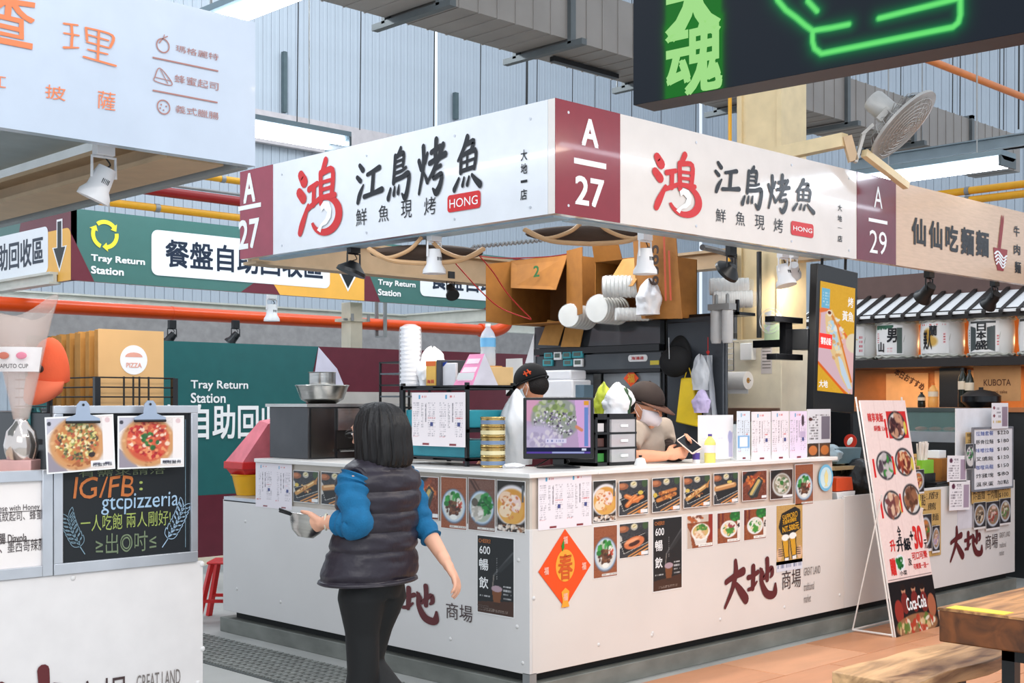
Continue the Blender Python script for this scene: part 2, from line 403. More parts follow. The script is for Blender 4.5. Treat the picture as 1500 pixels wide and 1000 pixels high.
for i, (x, y0, y1, Y) in enumerate([(415,75,165,13.9), (666,135,175,13.9)]):
    a = onY(x, y0, Y); b = onY(x+5, y1, Y); tag(MB().box(a.x, b.x, Y-.02, Y+.06, b.z, a.z).build('wall_slot', M('slot_dark', (84,100,104), .6)), ['narrow dark vertical slot high on the pale wall, left of the hanging wires','narrow dark vertical slot in the pale wall just above the shop sign'][i], 'wall slot')
# thin wires that hang from the roof in front of the pale wall
wi = 0
for x, t in ((435,.012),(527,.012),(635,.014),(703,.012),(771,.03),(786,.012),(838,.012),(871,.01),(894,.01),(925,.012),(968,.01),(1019,.012),(1271,.012),(1319,.012),(1395,.014),(1406,.014),(1464,.012),(1470,.012),(1492,.02)):
    a = onY(x, 300, 9.0) if x < 1100 else onX(x, 300, 12.)
    q = [(a.x, a.y, a.z+1.0), (a.x+.02, a.y, a.z+2.5), (a.x, a.y, 9.5)]
    tag(MB().tube(q, t*.6, 6).build('hanging_cable', wire_m), 'thin dark cable hanging straight down in front of the pale wall', 'cable', 'cables hanging from the roof')
pw = onY(639, 200, 9.2)
tag(MB().tube([(pw.x,pw.y,3.2),(pw.x,pw.y,9.5)], .02, 8).build('hanging_conduit', M('white_conduit', (235,240,245), .35)), 'thin bright white conduit running up the wall above the left sign', 'conduit')
# ------------------------------------------------------------------ air duct
du = thing('air_duct', 'large grey sheet metal air duct running across under the roof', 'air duct', (-1.2,2.59,4.5))
duct_m = M('duct_metal', (146,141,136), .5, .15, var=.08, scale=2)
for i in range(9):
    x = i*1.43; mb = MB().box(x+.03, x+1.40, 0, .6, 0, .47)
    for k in range(1,7):
        mb.box(x+k*.2, x+k*.2+.015, -.006, .606, -.006, .476)
    mb.build('duct_section', duct_m, du, smooth=False)
    mb = MB(); x0 = x-.03
    mb.box(x0,x0+.06,-.04,.0,-.04,.51).box(x0,x0+.06,.6,.64,-.04,.51).box(x0,x0+.06,-.16,.76,-.07,-.02).box(x0,x0+.06,-.04,.64,.47,.51)
    mb.build('flange', M('duct_flange', (96,102,104), .45, .4), du)
for i in (1,4,7): [MB().tube([(i*1.43,y_,-.05),(i*1.43,y_,4.4)], .008, 6).build('hanger_rod', galv, du) for y_ in (-.12,.72)]
a = onZ(808, 96, 4.45); tag(MB().bar((a.x-.1,a.y-.1,4.47),(a.x+.75,a.y-.1,4.47),.05,.04).build('steel_bracket', darkp), 'short black steel bracket under the grey duct', 'bracket')
# ------------------------------------------------------------------ pipes
def pipe(name, x0, x1, Y, z, r, m, label, ell=None, join=True, g=None):
    t = thing(name, label, 'pipe', (x0, Y, z), group=g)
    pts = [(0,0,0),(x1-x0,0,0)]
    MB().tube(pts, r, 16).build('pipe_run', m, t)
    if join:
        k = int((x1-x0)/2.2)
        for i in range(1, k+1): MB().tube([(i*2.2-.03,0,0),(i*2.2+.03,0,0)], r*1.12, 16).build('clamp', galv, t)
    return t
t = pipe('orange_pipe', -4.5, 5.55, 6.2, 2.36, .062, orange_pipe, 'thick bright orange pipe running behind the stalls above the green wall', 'pipe', False)
MB().tube(smooth_path([(10.03,0,0),(10.2,0,.0),(10.36,-.02,.08),(10.4,-.02,.26)]), .07, 16).build('elbow', orange_pipe, t)
MB().tube([(9.96,0,0),(10.08,0,0)], .078, 16).build('coupling', orange_pipe, t)
MB().tube([(6.0,0,0),(6.02,0,0)], .065, 16).build('coupling', orange_pipe, t)
for x in (4.05, 6.0+2.5, 2.0): MB().box(x-.02,x+.02,-.08,-.064,-.12,.4).box(x-.02,x+.02,.064,.08,-.12,.4).box(x-.02,x+.02,-.08,.08,-.135,-.12).build('hanger', galv, t)
pipe('red_pipe', -1.5, 5, 9, 4.0, .06, red_pipe, 'dark red pipe high behind the green tray sign', join=False)
pipe('yellow_pipe', -1.5, 5, 9, 3.8, .045, yellow_pipe, 'thick yellow pipe just below the dark red pipe')
pipe('yellow_pipe', -1.5, 5, 9, 3.62, .028, yellow_pipe, 'thin yellow pipe along the top edge of the green tray sign')
pipe('yellow_pipe', 0, 6, 10, 4.45, .045, yellow_pipe, 'yellow pipe above the dark red pipe, beside the A27 sign')
pipe('white_pipe', 0, 6, 9.6, 4.2, .02, galv, 'thin pale pipe between the yellow and dark red pipes')
p0 = onY(1320,72,1.2)
pipe('orange_conduit', 3.4, 12.5, 1.2, p0.z, .035, M('orange_conduit', (214,118,34), .35), 'orange pipe slanting down in the upper right of the hall', join=False)
for y, r, lb in ((278,.042,'upper yellow pipe beyond the tube lights on the right'), (292,.042,'lower yellow pipe beyond the tube lights on the right')):
    q = onX(1430, y, 9); t = thing('yellow_pipe', lb, 'pipe', (9, 0, q.z)); MB().tube([(0,-3,0),(0,5,0)], r, 14).build('pipe_run', yellow_pipe, t)
    for k in range(5): MB().tube([(0,-1+k,-.0),(0,-.95+k,0)], r*1.15, 14).build('clamp', galv, t)
# ------------------------------------------------------------------ tube lamps
def tubelamp(loc, length, rz, label, tubes=2, w=.2):
    t = thing('tube_lamp', label, 'ceiling light', loc, rz)
    MB().box(-length/2, length/2, -w/2, w/2, .03, .07).prism([(-w/2,.03),(w/2,.03),(w*.3,.0),(-w*.3,.0)], -length/2, length/2, 'x').build('housing', M('lamp_housing', (120,140,150), .4, .2), t)
    for i in range(tubes):
        y = (i-(tubes-1)/2)*w*.7
        MB().tube([(-length/2+.03,y,-.02),(length/2-.03,y,-.02)], .02, 10).build('lit_tube', tube_m, t)
    for s in (-1,1): MB().box(s*length/2-.02*s, s*length/2, -w/2, w/2, -.05, .03).build('end_cap', M('end_cap', (70,84,90), .4), t)
    for s in (-1,1): MB().tube([(s*length*.3,0,.07),(s*length*.3,0,2.5)], .006, 6).build('hanger_rod', galv, t)
    return t
tubelamp((1.05,4.0,3.67), 1.5, 0, 'twin tube lamp hanging left of the A27 sign', w=.34)
tubelamp((-.5,1.75,3.80), 1.5, PI/2, 'tube lamp above the pizza stall sign', w=.16)
tubelamp((4.9,.35,3.36), 1.25, PI/2, 'twin tube lamp hanging on the right above the A29 sign', w=.26)
tubelamp((4.9,-1.35,3.42), 1.25, PI/2, 'tube lamp housing at the right edge above the A29 sign', w=.2)
tubelamp((1.0,7.2,2.75), 1.3, 0, 'tube lamp hanging inside the tray return stall', w=.12)
tubelamp((5.0,-3.7,4.0), 1.7, 0, 'hall tube lamp over the seating aisle', w=.1, tubes=1); tubelamp((8.9,-3.7,4.0), 2.6, 0, 'farther hall tube lamp over the seating aisle', w=.1, tubes=1)
tubelamp((-4.0,4.7,4.0), 2.0, PI/2, 'hall tube lamp over the pizza stall', w=.1, tubes=1)
bm_ = thing('steel_beam', 'grey steel channel carrying the tube lamps on the right', 'beam', (5.15,-3,3.5)); MB().box(-.03,.03,0,4.2,0,.1).box(-.06,.06,0,4.2,.09,.1).box(-.06,.06,0,4.2,0,.01).build('channel', M('blue_grey_steel', (130,144,152), .45, .2), bm_)
# ------------------------------------------------------------------ tray return stall
def traysign(loc, rz, label):
    t = thing('tray_return_sign', label, 'sign', loc, rz)
    MB().box(0, 3, 0, .05, 2.52, 3.105).build('board', green_v, t)
    flat(t, [(0,2.9),(.20,2.52),(0,2.52)], dkmar_v, -.002, 'maroon_corner')
    flat(t, [(2.05,3.105),(3,3.105),(3,2.52),(1.6,2.52),(1.9,2.72)], dkmar_v, -.002, 'maroon_band')
    flat(t, [(2.02,2.52),(1.85,2.75),(2.3,2.95)]+[(2.93+.07*math.sin(a*PI/8), 2.88+.07*math.cos(a*PI/8)) for a in range(5)]+[(3,2.52)], yel_v, -.003, 'amber_band')
    F = Face('Y', 5.37, (.128,5.37,0)); b = F.box(221.6,335.5,485.4,422)
    flat(t, rrect(b[0], 3.0, 2.585, 2.612, .06), M('white_vinyl', (238,242,246), .3, var=.01), -.005, 'white_panel')
    f = F.box(241.7,354,468,408); letter('餐盤自助回收區', M('navy_ink', (20,38,60), .4, var=0), t, (f[0]+.0, 2.93, 2.5, 2.69), -.007, .02)
    letter('Tray Return', whiteink, t, F.box(133,372,212,391), -.004, .03); letter('Station', whiteink, t, F.box(133,389,181,404), -.004, .03)
    # black arrow with white rim
    for g, m, y in ((.018, whiteink, -.005), (0, M('arrow_black', (22,30,34), .4), -.0065)):
        flat(t, [(2.765-g,3.016+g),(2.835+g,3.016+g),(2.835+g,2.80+g*.3),(2.905+g*1.6,2.80+g*.5),(2.80,2.628-g*1.8),(2.695-g*1.6,2.80+g*.5),(2.765-g,2.80+g*.3)], m, y, 'arrow')
    c = F.uz(153.5,343.5)
    for i in range(3):
        a0 = math.radians(100-i*120); R, w = .105, .017
        pts = [(c[0]+(R+w)*math.cos(a0-k*.17), c[1]+(R+w)*math.sin(a0-k*.17)) for k in range(-3,7)]; pts2 = [(c[0]+(R-w)*math.cos(a0-k*.17), c[1]+(R-w)*math.sin(a0-k*.17)) for k in range(6,-4,-1)]
        a1 = a0-6*.17; flat(t, pts+[(c[0]+(R+.038)*math.cos(a1), c[1]+(R+.038)*math.sin(a1)), (c[0]+R*math.cos(a1-.42), c[1]+R*math.sin(a1-.42)), (c[0]+(R-.038)*math.cos(a1), c[1]+(R-.038)*math.sin(a1))]+pts2, M('lemon_ink', (240,226,60), .4, var=0), -.004, 'recycling_arrow')
    return t
traysign((.128,5.37,0), 0, 'green tray return sign with yellow recycling arrows, to the right of the arrow corner')
traysign((3.128,5.37,0), 0, 'farther green tray return sign, half hidden behind the A27 stall beam')
traysign((.128,8.37,0), -PI/2, 'tray return sign at the left edge ending in a black down arrow')
tw = thing('tray_return_wall', 'big dark green and maroon wall panel with white lettering tray return station', 'wall panel', (-.2,5.46,0))
Fw = Face('Y', 5.45, (-.2,5.46,0))
MB().box(0, 6.2, 0, .03, .15, 2.06).build('board', dkgreen_v, tw)
x467 = Fw.uz(467,507)[0]; x455 = Fw.uz(455,592)[0]; x505 = Fw.uz(500,592)[0]
flat(tw, [(x467,2.06),(6.2,2.06),(6.2,.15),(0,.15),(0,.5),(1.2,.7),(x467-.35,.7)], M('deep_maroon_vinyl', (96,34,48), .35), -.004, 'maroon_field')
flat(tw, [(x467,2.055),(x467+.22,1.85),(x467+.4,1.5),(x467+.5,1.1),(x455-.1,.9),(x455,1.5)], M('lilac_vinyl', (214,210,226), .4), -.006, 'lilac_shape')
letter('Tray Return', whiteink, tw, Fw.box(280,556.5,364,573), -.004, .018); letter('Station', whiteink, tw, Fw.box(280,575,331,590), -.004, .018)
letter('餐盤自助回收區', whiteink, tw, Fw.box(198,592,446,640), -.006, .02)
MB().box(-.1, 6.3, -.02, .05, .08, .15).build('base_rail', cream, tw)
def beam(name, p0, p1, w, h, m, label):
    p0 = Vector(p0); p1 = Vector(p1); t = thing(name, label, 'beam', p0)
    d = p1-p0; ax = abs(d.x) > abs(d.y); L = d.x if ax else d.y
    for part, ww, z0, z1 in (('web', w*.3, .02, h-.02), ('bottom_flange', w, 0, .02), ('top_flange', w, h-.02, h)):
        mb = MB(); mb.box(0, L, -ww/2, ww/2, z0, z1) if ax else mb.box(-ww/2, ww/2, 0, L, z0, z1); mb.build(part, m, t)
    return t
cr2 = M('beam_cream', (206,206,196), .45)
beam('cream_beam', (.1,8.4,2.52), (9.2,8.4,2.52), .12, .16, cr2, 'long cream beam at the back of the tray return stall')
beam('cream_beam', (.1,5.6,2.5), (.1,8.3,2.5), .1, .1, cr2, 'cream beam under the tray sign at the left edge')
beam('cream_beam', (6.13,5.5,2.52), (6.13,8.3,2.52), .12, .16, cr2, 'cream beam slanting up to the right behind the water bottle')
pc = thing('cream_post', 'cream steel post standing between the two tray return signs', 'post', (3.2,5.66,0)); MB().box(-.075,.075,-.075,.075,0,2.52).build('shaft', cream, pc, bev=.005)
MB().box(-.12,.12,-.12,.12,2.33,2.36).build('collar_plate', cream, pc)
for s in (-1,1): MB().tube([(s*.1,-.14,2.33),(s*.1,-.14,2.40)], .015, 8).tube([(s*.16,-.08,2.345),(s*.11,-.08,2.345)], .012, 8).build('bolt', galv, pc)
# ------------------------------------------------------------------ A27 fish stall: sign boards
XS, YS = .229, .041; Z0, Z1 = 2.506, 3.105
def glyphs(t, F, items, m, **k):
    for s, *b in items: letter(s, m, t, F.box(*b), **k)
BR = {'江': [[(.12,.95,.10),(.24,.82,.13)],[(.02,.66,.10),(.14,.56,.12)],[(.04,.02,.10),(.12,.22,.12),(.26,.44,.05)],[(.42,.68,.09),(.65,.74,.10),(.88,.80,.13)],[(.66,.74,.11),(.60,.20,.12)],[(.30,.14,.11),(.60,.18,.10),(.98,.24,.14)]],
 '鳥': [[(.55,1.0,.09),(.42,.86,.09)],[(.32,.86,.11),(.28,.60,.10),(.24,.34,.11)],[(.32,.85,.08),(.62,.90,.09),(.68,.84,.10),(.64,.64,.09)],[(.32,.745,.05),(.62,.77,.05)],[(.31,.64,.05),(.64,.67,.05)],[(.29,.52,.06),(.60,.55,.06),(.78,.60,.06)],[(.26,.38,.09),(.60,.42,.09),(.88,.46,.12),(.86,.24,.12),(.74,.0,.13),(.60,.08,.05)],[(.02,.04,.12),(.12,.22,.07)],[(.26,.10,.10),(.30,.24,.06)],[(.44,.12,.10),(.48,.26,.05)]],
 '烤': [[(.04,.66,.10),(.12,.50,.10)],[(.34,.78,.07),(.26,.62,.09)],[(.20,.92,.11),(.20,.55,.10),(.04,.04,.07)],[(.22,.42,.05),(.34,.24,.10)],[(.48,.78,.09),(.80,.86,.10)],[(.66,1.0,.12),(.62,.62,.10)],[(.42,.58,.09),(.98,.70,.11)],[(.90,.88,.11),(.62,.50,.09),(.38,.26,.06)],[(.56,.44,.07),(.82,.50,.07)],[(.60,.44,.07),(.56,.28,.08),(.84,.34,.09),(.80,.14,.12),(.66,.0,.13),(.54,.08,.05)]],
 '魚': [[(.50,1.0,.13),(.36,.80,.10),(.14,.58,.06)],[(.44,.86,.07),(.74,.90,.11),(.60,.70,.08)],[(.26,.66,.09),(.24,.34,.10)],[(.26,.66,.07),(.80,.72,.10),(.76,.38,.09)],[(.26,.52,.05),(.78,.56,.05)],[(.50,.68,.07),(.48,.38,.07)],[(.24,.36,.07),(.78,.40,.08)],[(.0,.02,.11),(.18,.22,.07)],[(.32,.08,.09),(.38,.22,.06)],[(.50,.08,.09),(.57,.22,.06)],[(.68,.25,.07),(.82,.14,.11),(.98,.04,.14)]]}
def brushchars(t, F, items, m, bold=.018, warp=.02): 
    for s, *b in items: brush([[(a, b_, w*1.18) for a, b_, w in st] for st in BR[s]], m, t, F.box(*b), -.005)
HONGZ = [[(.06,.86,.09),(.14,.76,.11)], [(.02,.62,.09),(.12,.53,.10)], [(.04,.06,.07),(.10,.18,.08),(.24,.42,.04)],
         [(.26,.64,.06),(.46,.70,.05)], [(.38,.66,.06),(.37,.42,.06)], [(.20,.36,.05),(.50,.48,.05)],
         [(.66,.99,.07),(.58,.84,.06)], [(.54,.83,.06),(.55,.42,.06)], [(.56,.82,.05),(.82,.84,.06),(.80,.50,.06)],
         [(.58,.70,.035),(.78,.71,.035)], [(.58,.60,.035),(.78,.61,.035)], [(.56,.49,.05),(.88,.50,.05)]]
def hong(t, F, b, m):
    B = F.box(*b); brush([[(a, b_, w*1.55) for a, b_, w in st] for st in HONGZ], m, t, B, -.005)
    # the fish that closes the logo: a thick open ring with a white curled body
    x0, z1, x1, z0 = B; sx, sz = x1-x0, z1-z0; cx, cz = x0+.64*sx, z0+.25*sz
    mb = MB(); n = 28; a0, a1 = math.radians(200), math.radians(480); V = []
    for i in range(n+1):
        a = a0+(a1-a0)*i/n; w = .045+.085*math.sin(PI*min(1,i/n*1.05))
        for r in (.30-w*.5, .30+w*.7): V.append((cx+r*sx*math.cos(a)*1.05, -.006, cz+r*.72*sz*math.sin(a)*1.05))
    mb.add(V, [(2*i,2*i+1,2*i+3,2*i+2) for i in range(n)]); mb.build('fish_ring', m, t, smooth=False)
    fish = [(.46,.06),(.56,.14),(.66,.20),(.70,.28),(.62,.34),(.56,.30),(.54,.38),(.62,.44),(.74,.42),(.80,.32),(.78,.20),(.68,.12),(.58,.10),(.54,.02)]
    flat(t, [(x0+a*sx, z0+b_*sz) for a, b_ in fish], whiteink, -.0075, 'white_fish')
sl = thing('shop_sign', 'white shop sign A27 facing the left aisle above the fish stall counter', 'sign', (XS, 3.02, 0), -PI/2)
FL = Face('X', XS, (XS,3.02,0))
MB().box(0, 3.02-YS-.052, 0, .05, Z0, Z1).build('board', white, sl)
u400 = FL.uz(400,300)[0]; MB().box(0, u400, -.003, 0, Z0, Z1).build('number_panel', M('rose_maroon_vinyl', (150,52,72), .2, coat=.3), sl)
letter('A', whiteink, sl, FL.box(357.5,255.4,374.8,295), -.005, .03); letter('27', whiteink, sl, FL.box(350.5,323.5,380.5,362), -.005, .02)
b = FL.box(350,306,383,307); flat(sl, [(b[0],b[1]+.015),(b[2],b[1]+.015),(b[2],b[1]-.015),(b[0],b[1]-.015)], whiteink, -.005, 'bar')
hong(sl, FL, (438,243,499.5,338), redink)
brushchars(sl, FL, [('江',523.5,240.7,561,291.4),('鳥',569,221.6,603.7,287.4),('烤',613,211,654.4,279.4),('魚',666.4,205.6,705,272.7)], ink, .03, .03)
glyphs(sl, FL, [('鮮',522,307,538,329),('魚',555,301.5,570,323.5),('現',588,295,603.7,318),('烤',621.8,290,639,313)], ink, bold=0)
b = FL.box(656.3,288,704.6,304); flat(sl, rrect(b[0], b[1]+.005, b[2], b[3]-.0, .02), redink, -.005, 'red_label'); letter('HONG', whiteink, sl, (b[0]+.02, b[1]-.02, b[2]-.02, b[3]+.022), -.007, .0)
glyphs(sl, FL, [('大',763.5,220,773,234.4),('地',763.5,240.3,773,253.7),('一',763.5,264.5,773,266.6),('店',763,278,772.6,292)], ink, bold=.015)
for u in (.5,1.4,2.2,2.8):
    for z_ in (Z1-.08, Z0+.05): MB().tube([(u,.0,z_),(u,-.004,z_)], .008, 8).build('screw', alu, sl)
sr = thing('shop_sign', 'white shop sign with the maroon A27 corner panel, facing right over the counter', 'sign', (XS, YS, 0))
FR = Face('Y', YS, (XS,YS,0))
MB().box(0, 3.0, 0, .05, Z0, Z1).build('board', M('white_board_warm_lit', (226,219,213), .12, var=.02, coat=.5), sr)  # board white is tinted with the stall's warm light
u908 = FR.uz(908,250)[0]; MB().box(0, u908, -.003, 0, Z0, Z1).build('number_panel', maroon, sr)
letter('A', whiteink, sr, FR.box(851,171.7,875.7,217.6), -.005, .03); letter('27', whiteink, sr, FR.box(841.5,256,884,306), -.005, .02)
b = FR.box(840,232,887,247); zc = (b[1]+b[3])/2; flat(sr, [(b[0],zc+.015),(b[2],zc+.015),(b[2],zc-.015),(b[0],zc-.015)], whiteink, -.005, 'bar')
hong(sr, FR, (957.7,216,1024.4,319.5), redink)
brushchars(sr, FR, [('江',1047,235,1082,288),('鳥',1086,241,1118,306),('烤',1124,252.7,1156,312),('魚',1161.4,260.7,1191.3,313.3)], ink, .03, .03)
glyphs(sr, FR, [('鮮',1048,304.8,1062.6,326.7),('魚',1077.3,309,1090.7,331.5),('現',1105.3,314,1119.2,337.3),('烤',1132.8,319,1146.2,341.6)], ink, bold=0)
b = FR.box(1158,323,1190.8,349); flat(sr, rrect(b[0], b[1], b[2], b[3], .02), redink, -.005, 'red_label'); letter('HONG', whiteink, sr, (b[0]+.02, b[1]-.03, b[2]-.02, b[3]+.03), -.007, .01)
glyphs(sr, FR, [('大',1226.6,299,1232.7,310),('地',1226.6,315,1232.7,325),('一',1226.6,333,1232.7,334.7),('店',1226.6,344.3,1233.2,355)], ink, bold=.015)
for u in (.1,1.2,2.2,2.9):
    for z_ in (Z1-.06, Z0+.05): MB().tube([(u,.0,z_),(u,-.004,z_)], .008, 8).build('screw', alu, sr)
s29 = thing('shop_sign', 'tan shop sign A29 with black characters and a noodle bowl, at the right', 'sign', (XS+3.001, YS, 0))
F29 = Face('Y', YS, (XS+3.001,YS,0))
MB().box(0, 3.0, 0, .05, Z0, Z1).build('board', M('tan_board', (216,184,156), .25, var=.05, stretch=(1,1,8), coat=.2), s29)
u = F29.uz(1312,300)[0]; MB().box(0, u, -.003, 0, Z0, Z1).build('number_panel', M('deep_maroon_panel', (108,30,50), .16, coat=.3), s29)
letter('A', whiteink, s29, F29.box(1279.4,272,1291.7,306), -.005, .0); letter('29', whiteink, s29, F29.box(1272.8,336,1298,374), -.005, .0)
b = F29.box(1271.7,321,1299,327); zc = (b[1]+b[3])/2; flat(s29, [(b[0],zc+.012),(b[2],zc+.012),(b[2],zc-.012),(b[0],zc-.012)], whiteink, -.005, 'bar')
glyphs(s29, F29, [('仙',1335,317,1355.8,361),('仙',1360.3,322,1379.8,366),('吃',1384.4,328,1403,370),('麵',1407,331.5,1426.3,375.5),('麵',1429,336,1448,377.7)], ink, bold=.035)
glyphs(s29, F29, [('牛',1484.5,330,1493,347.5),('肉',1484.5,357,1494,374),('麵',1486,382,1495,401)], ink, bold=.02)
b = F29.box(1454.6,362,1475,398); cr = M('bowl_red_ink', (150,30,36), .3, var=0); w_ = b[2]-b[0]; h_ = b[1]-b[3]
flat(s29, [(b[0],b[1]),(b[2],b[1]),(b[2]-.06*w_,b[1]-.5*h_),(b[2]-.25*w_,b[1]-.85*h_),(b[2]-.28*w_,b[3]),(b[0]+.28*w_,b[3]),(b[0]+.25*w_,b[1]-.85*h_),(b[0]+.06*w_,b[1]-.5*h_)], cr, -.005, 'bowl_print')
for k in range(4):
    zz = b[1]-(.28+.15*k)*h_; brush([[(0,.5,.16),(.25,.9,.16),(.5,.5,.16),(.75,.1,.16),(1,.5,.16)]], whiteink, s29, (b[0]+(.08+.04*k)*w_, zz+.03, b[2]-(.08+.04*k)*w_, zz-.03), -.0065, 'noodle_print')
for dx in (0,.03): brush([[(0,0,.3),(1,1,.3)]], cr, s29, (b[0]+.35*w_+dx, b[1]+.24, b[0]+.35*w_+dx+.06, b[1]), -.005, 'chopstick_print')
# ------------------------------------------------------------------ stall frame beams and posts
tan_b = M('tan_beam', (196,168,134), .5, var=.06); lb = M('light_blue_angle', (168,192,206), .4)
beam('tan_beam', (.29,3.0,2.475), (3.2,3.0,2.475), .16, .22, tan_b, 'tan steel beam crossing under the back of the A27 sign')
beam('tan_beam', (3.2,.16,2.52), (3.2,2.9,2.52), .14, .14, tan_b, 'tan steel beam between the A27 and A29 stalls')
tag(MB().box(.30,.42,.12,2.9,2.50,2.512).box(.30,.312,.12,2.9,2.512,2.56).build('steel_angle', lb), 'pale blue steel angle along the underside of the left A27 sign', 'steel angle')
tag(MB().box(.45,3.12,.10,.2,2.50,2.512).box(.45,3.12,.10,.112,2.512,2.56).build('steel_angle', lb), 'pale blue steel angle along the underside of the right A27 sign', 'steel angle')
cl = thing('steel_column', 'cream yellow steel column rising through the stall behind the sign', 'column', (3.1,.56,0))
colm = M('column_cream', (226,204,160), .4, var=.06)
MB().box(0,.32,0,.04,1.98,6.0).box(0,.32,.34,.38,1.98,6.0).box(.02,.3,.04,.34,1.98,6.0).build('upper_shaft', colm, cl)
MB().box(-.0,.36,0,.56,.9,1.98).build('boxed_base', M('cream_boxing', (244,234,210), .4, var=.05), cl, bev=.006)
MB().box(.02,.34,.02,.54,0,.9).build('base', colm, cl)
MB().tube([(-.03,.42,1.99),(-.03,.42,6)], .014, 8).build('conduit', yellow_pipe, cl)
tag(MB().box(.95,2.15,2.86,2.9,0,1.60).build('back_partition', M('pale_grey_partition', (196,194,190), .5)), 'pale grey low partition at the back of the fish stall behind the black rack', 'partition')
# galvanised post and conduit beside it
[tag(MB().tube([(3.06,y_,1.985),(3.06,y_,2.6)], .018, 10).build('dark_conduit', M('charcoal_pipe', (52,54,56), .4)), lb_) for y_, lb_ in ((.93,'left dark conduit rising beside the cream column'),(.72,'right dark conduit rising beside the cream column'))]
tag(MB().tube(smooth_path([(2.62,.62,2.0),(2.62,.62,2.38),(2.58,.60,2.5),(2.45,.58,2.53),(2.1,.5,2.53)]), .02, 10).build('bent_conduit', M('grey_conduit', (110,112,114), .4, .3)), 'grey conduit bending under the sign beside the cardboard boxes', 'conduit')
# ------------------------------------------------------------------ A27 counter
PT = .879; CT = 1.165
ct = thing('stall_counter', 'white L-shaped market stall counter of the A27 fish stall', 'counter', (0,0,0))
MB().box(0,.02,0,2.87,.145,PT).build('front_panel', panelm, ct, bev=.002)
MB().box(.02,3.0,0,.02,.145,PT).build('front_panel', M('counter_panel_warm_lit', (226,219,213), .28, var=.035, scale=1.5), ct, bev=.002)  # right panel carries the warm stall light in its colour
MB().box(.012,.03,.012,2.45,PT,1.14).build('upper_band', bandm, ct); MB().box(.03,2.87,.012,.03,PT,1.14).build('upper_band', M('counter_band_warm_lit', (214,196,182), .35), ct)  # right band coloured warmer for the light from the stall
MB().box(-.02,.5,-.02,2.47,1.14,CT).build('countertop', M('white_top', (240,236,232), .25, var=.02), ct, bev=.004); MB().box(.5,2.89,-.02,.45,1.14,CT).build('countertop', MATS['white_top'], ct, bev=.004)
MB().box(.03,.4,.03,2.44,.15,1.139).box(.4,2.85,.03,.4,.15,1.139).box(.03,.4,2.44,2.83,.15,.85).build('carcass', M('carcass_grey', (150,150,148), .5), ct)
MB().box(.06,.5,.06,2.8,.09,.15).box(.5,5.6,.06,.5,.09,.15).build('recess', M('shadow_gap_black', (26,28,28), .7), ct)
pl_m = M('plinth_concrete', (120,122,116), .55, .0, var=.18, scale=4, stretch=(1,1,2))
MB().box(-.005,.12,-.005,2.9,0,.095).box(.12,5.65,-.005,.12,0,.095).build('plinth', pl_m, ct, bev=.003)
MB().box(.0,.05,.0,.05,.09,.15).build('corner_foot', galv, ct)
FCL = Face('X', 0, (0,0,0)); FCR = Face('Y', 0, (0,0,0))
bolts = [(0,y,z) for y, z in ((.08,.72),(.09,.38),(.6,.25),(1.3,.3),(2.2,.27),(2.7,.3),(1.55,.75),(.05,.2),(2.6,.75))]
for k, (x, y, z) in enumerate(bolts):
    o = MB().ell((0,0,0),(.006,.011,.011),8,5).build('bolt_cap', panelm, ct, loc=(x,y,z)) if k == 0 else inst(o, (x,y,z), parent=ct)
for (px, py) in ((877,944),(955,930),(956,927),(1055,907),(1149,889),(1230,871),(776+6,876)):
    q = onY(px, py, 0); inst(o, (q.x, 0, q.z), PI/2, ct)
DA = [[(.08,.56,.13),(.34,.64,.14),(.78,.74,.20)],[(.46,.98,.13),(.47,.74,.18),(.34,.40,.15),(.04,.02,.09)],[(.50,.46,.14),(.68,.30,.22),(.88,.12,.24)]]
DI = [[(.02,.60,.14),(.16,.62,.12),(.34,.70,.13)],[(.18,.86,.14),(.18,.55,.14),(.16,.30,.12)],[(.02,.30,.10),(.15,.33,.10),(.30,.46,.06)],
      [(.42,.78,.06),(.50,.66,.11),(.54,.52,.11),(.80,.76,.12),(.84,.60,.12),(.78,.52,.07)],[(.66,.99,.14),(.67,.78,.13),(.66,.46,.12)],[(.46,.74,.10),(.46,.45,.13),(.62,.14,.20),(.82,.06,.21),(.93,.12,.18),(.95,.33,.07)]]
def biglogo(t, F, d, g, s, e, m=logo_m, rz=0):
    p = t
    if d: brush(DA, m, p, F.box(*d))
    if g: brush(DI, m, p, F.box(*g))
    if s: letter('商場', M('dark_red_thin', (70,52,52), .4, var=0), p, F.box(*s), -.004)
    gm = M('grey_ink', (120,112,108), .4, var=0)
    if e:
        b = F.box(*e); h = b[1]-b[3]; letter('GREAT LAND', gm, p, b, -.004)
        letter('traditional', gm, p, (b[0], b[1]-h*1.9, b[0]+(b[2]-b[0])*.62, b[3]-h*1.9), -.004); letter('market', gm, p, (b[0], b[1]-h*3.4, b[0]+(b[2]-b[0])*.42, b[3]-h*3.4), -.004)
def facegrp(t, kind):
    o = bpy.data.objects.new('front_lettering', None); C.objects.link(o); o.parent = t; o.rotation_euler = (0,0,0 if kind == 'Y' else -PI/2); o.empty_display_size = .02; return o
gl = facegrp(ct, 'X'); gr_ = facegrp(ct, 'Y')
biglogo(gl, FCL, (545,838,587,900), (590,852,643,914.5), (654,881,692.7,912), (700,892,740,897))
biglogo(gr_, FCR, (1060,823,1096,884), (1095,822,1137,873), (1145,836,1172.5,859), (1177,831.5,1201,839))
c29 = thing('stall_counter', 'white front counter of the A29 noodle stall with the dark red logo', 'counter', (3.0,0,0))
MB().box(.002,2.63,0,.02,.145,PT+.015).build('front_panel', panelm, c29, bev=.002); MB().box(.0,2.6,.02,.5,.15,.82).build('carcass', MATS['carcass_grey'], c29)
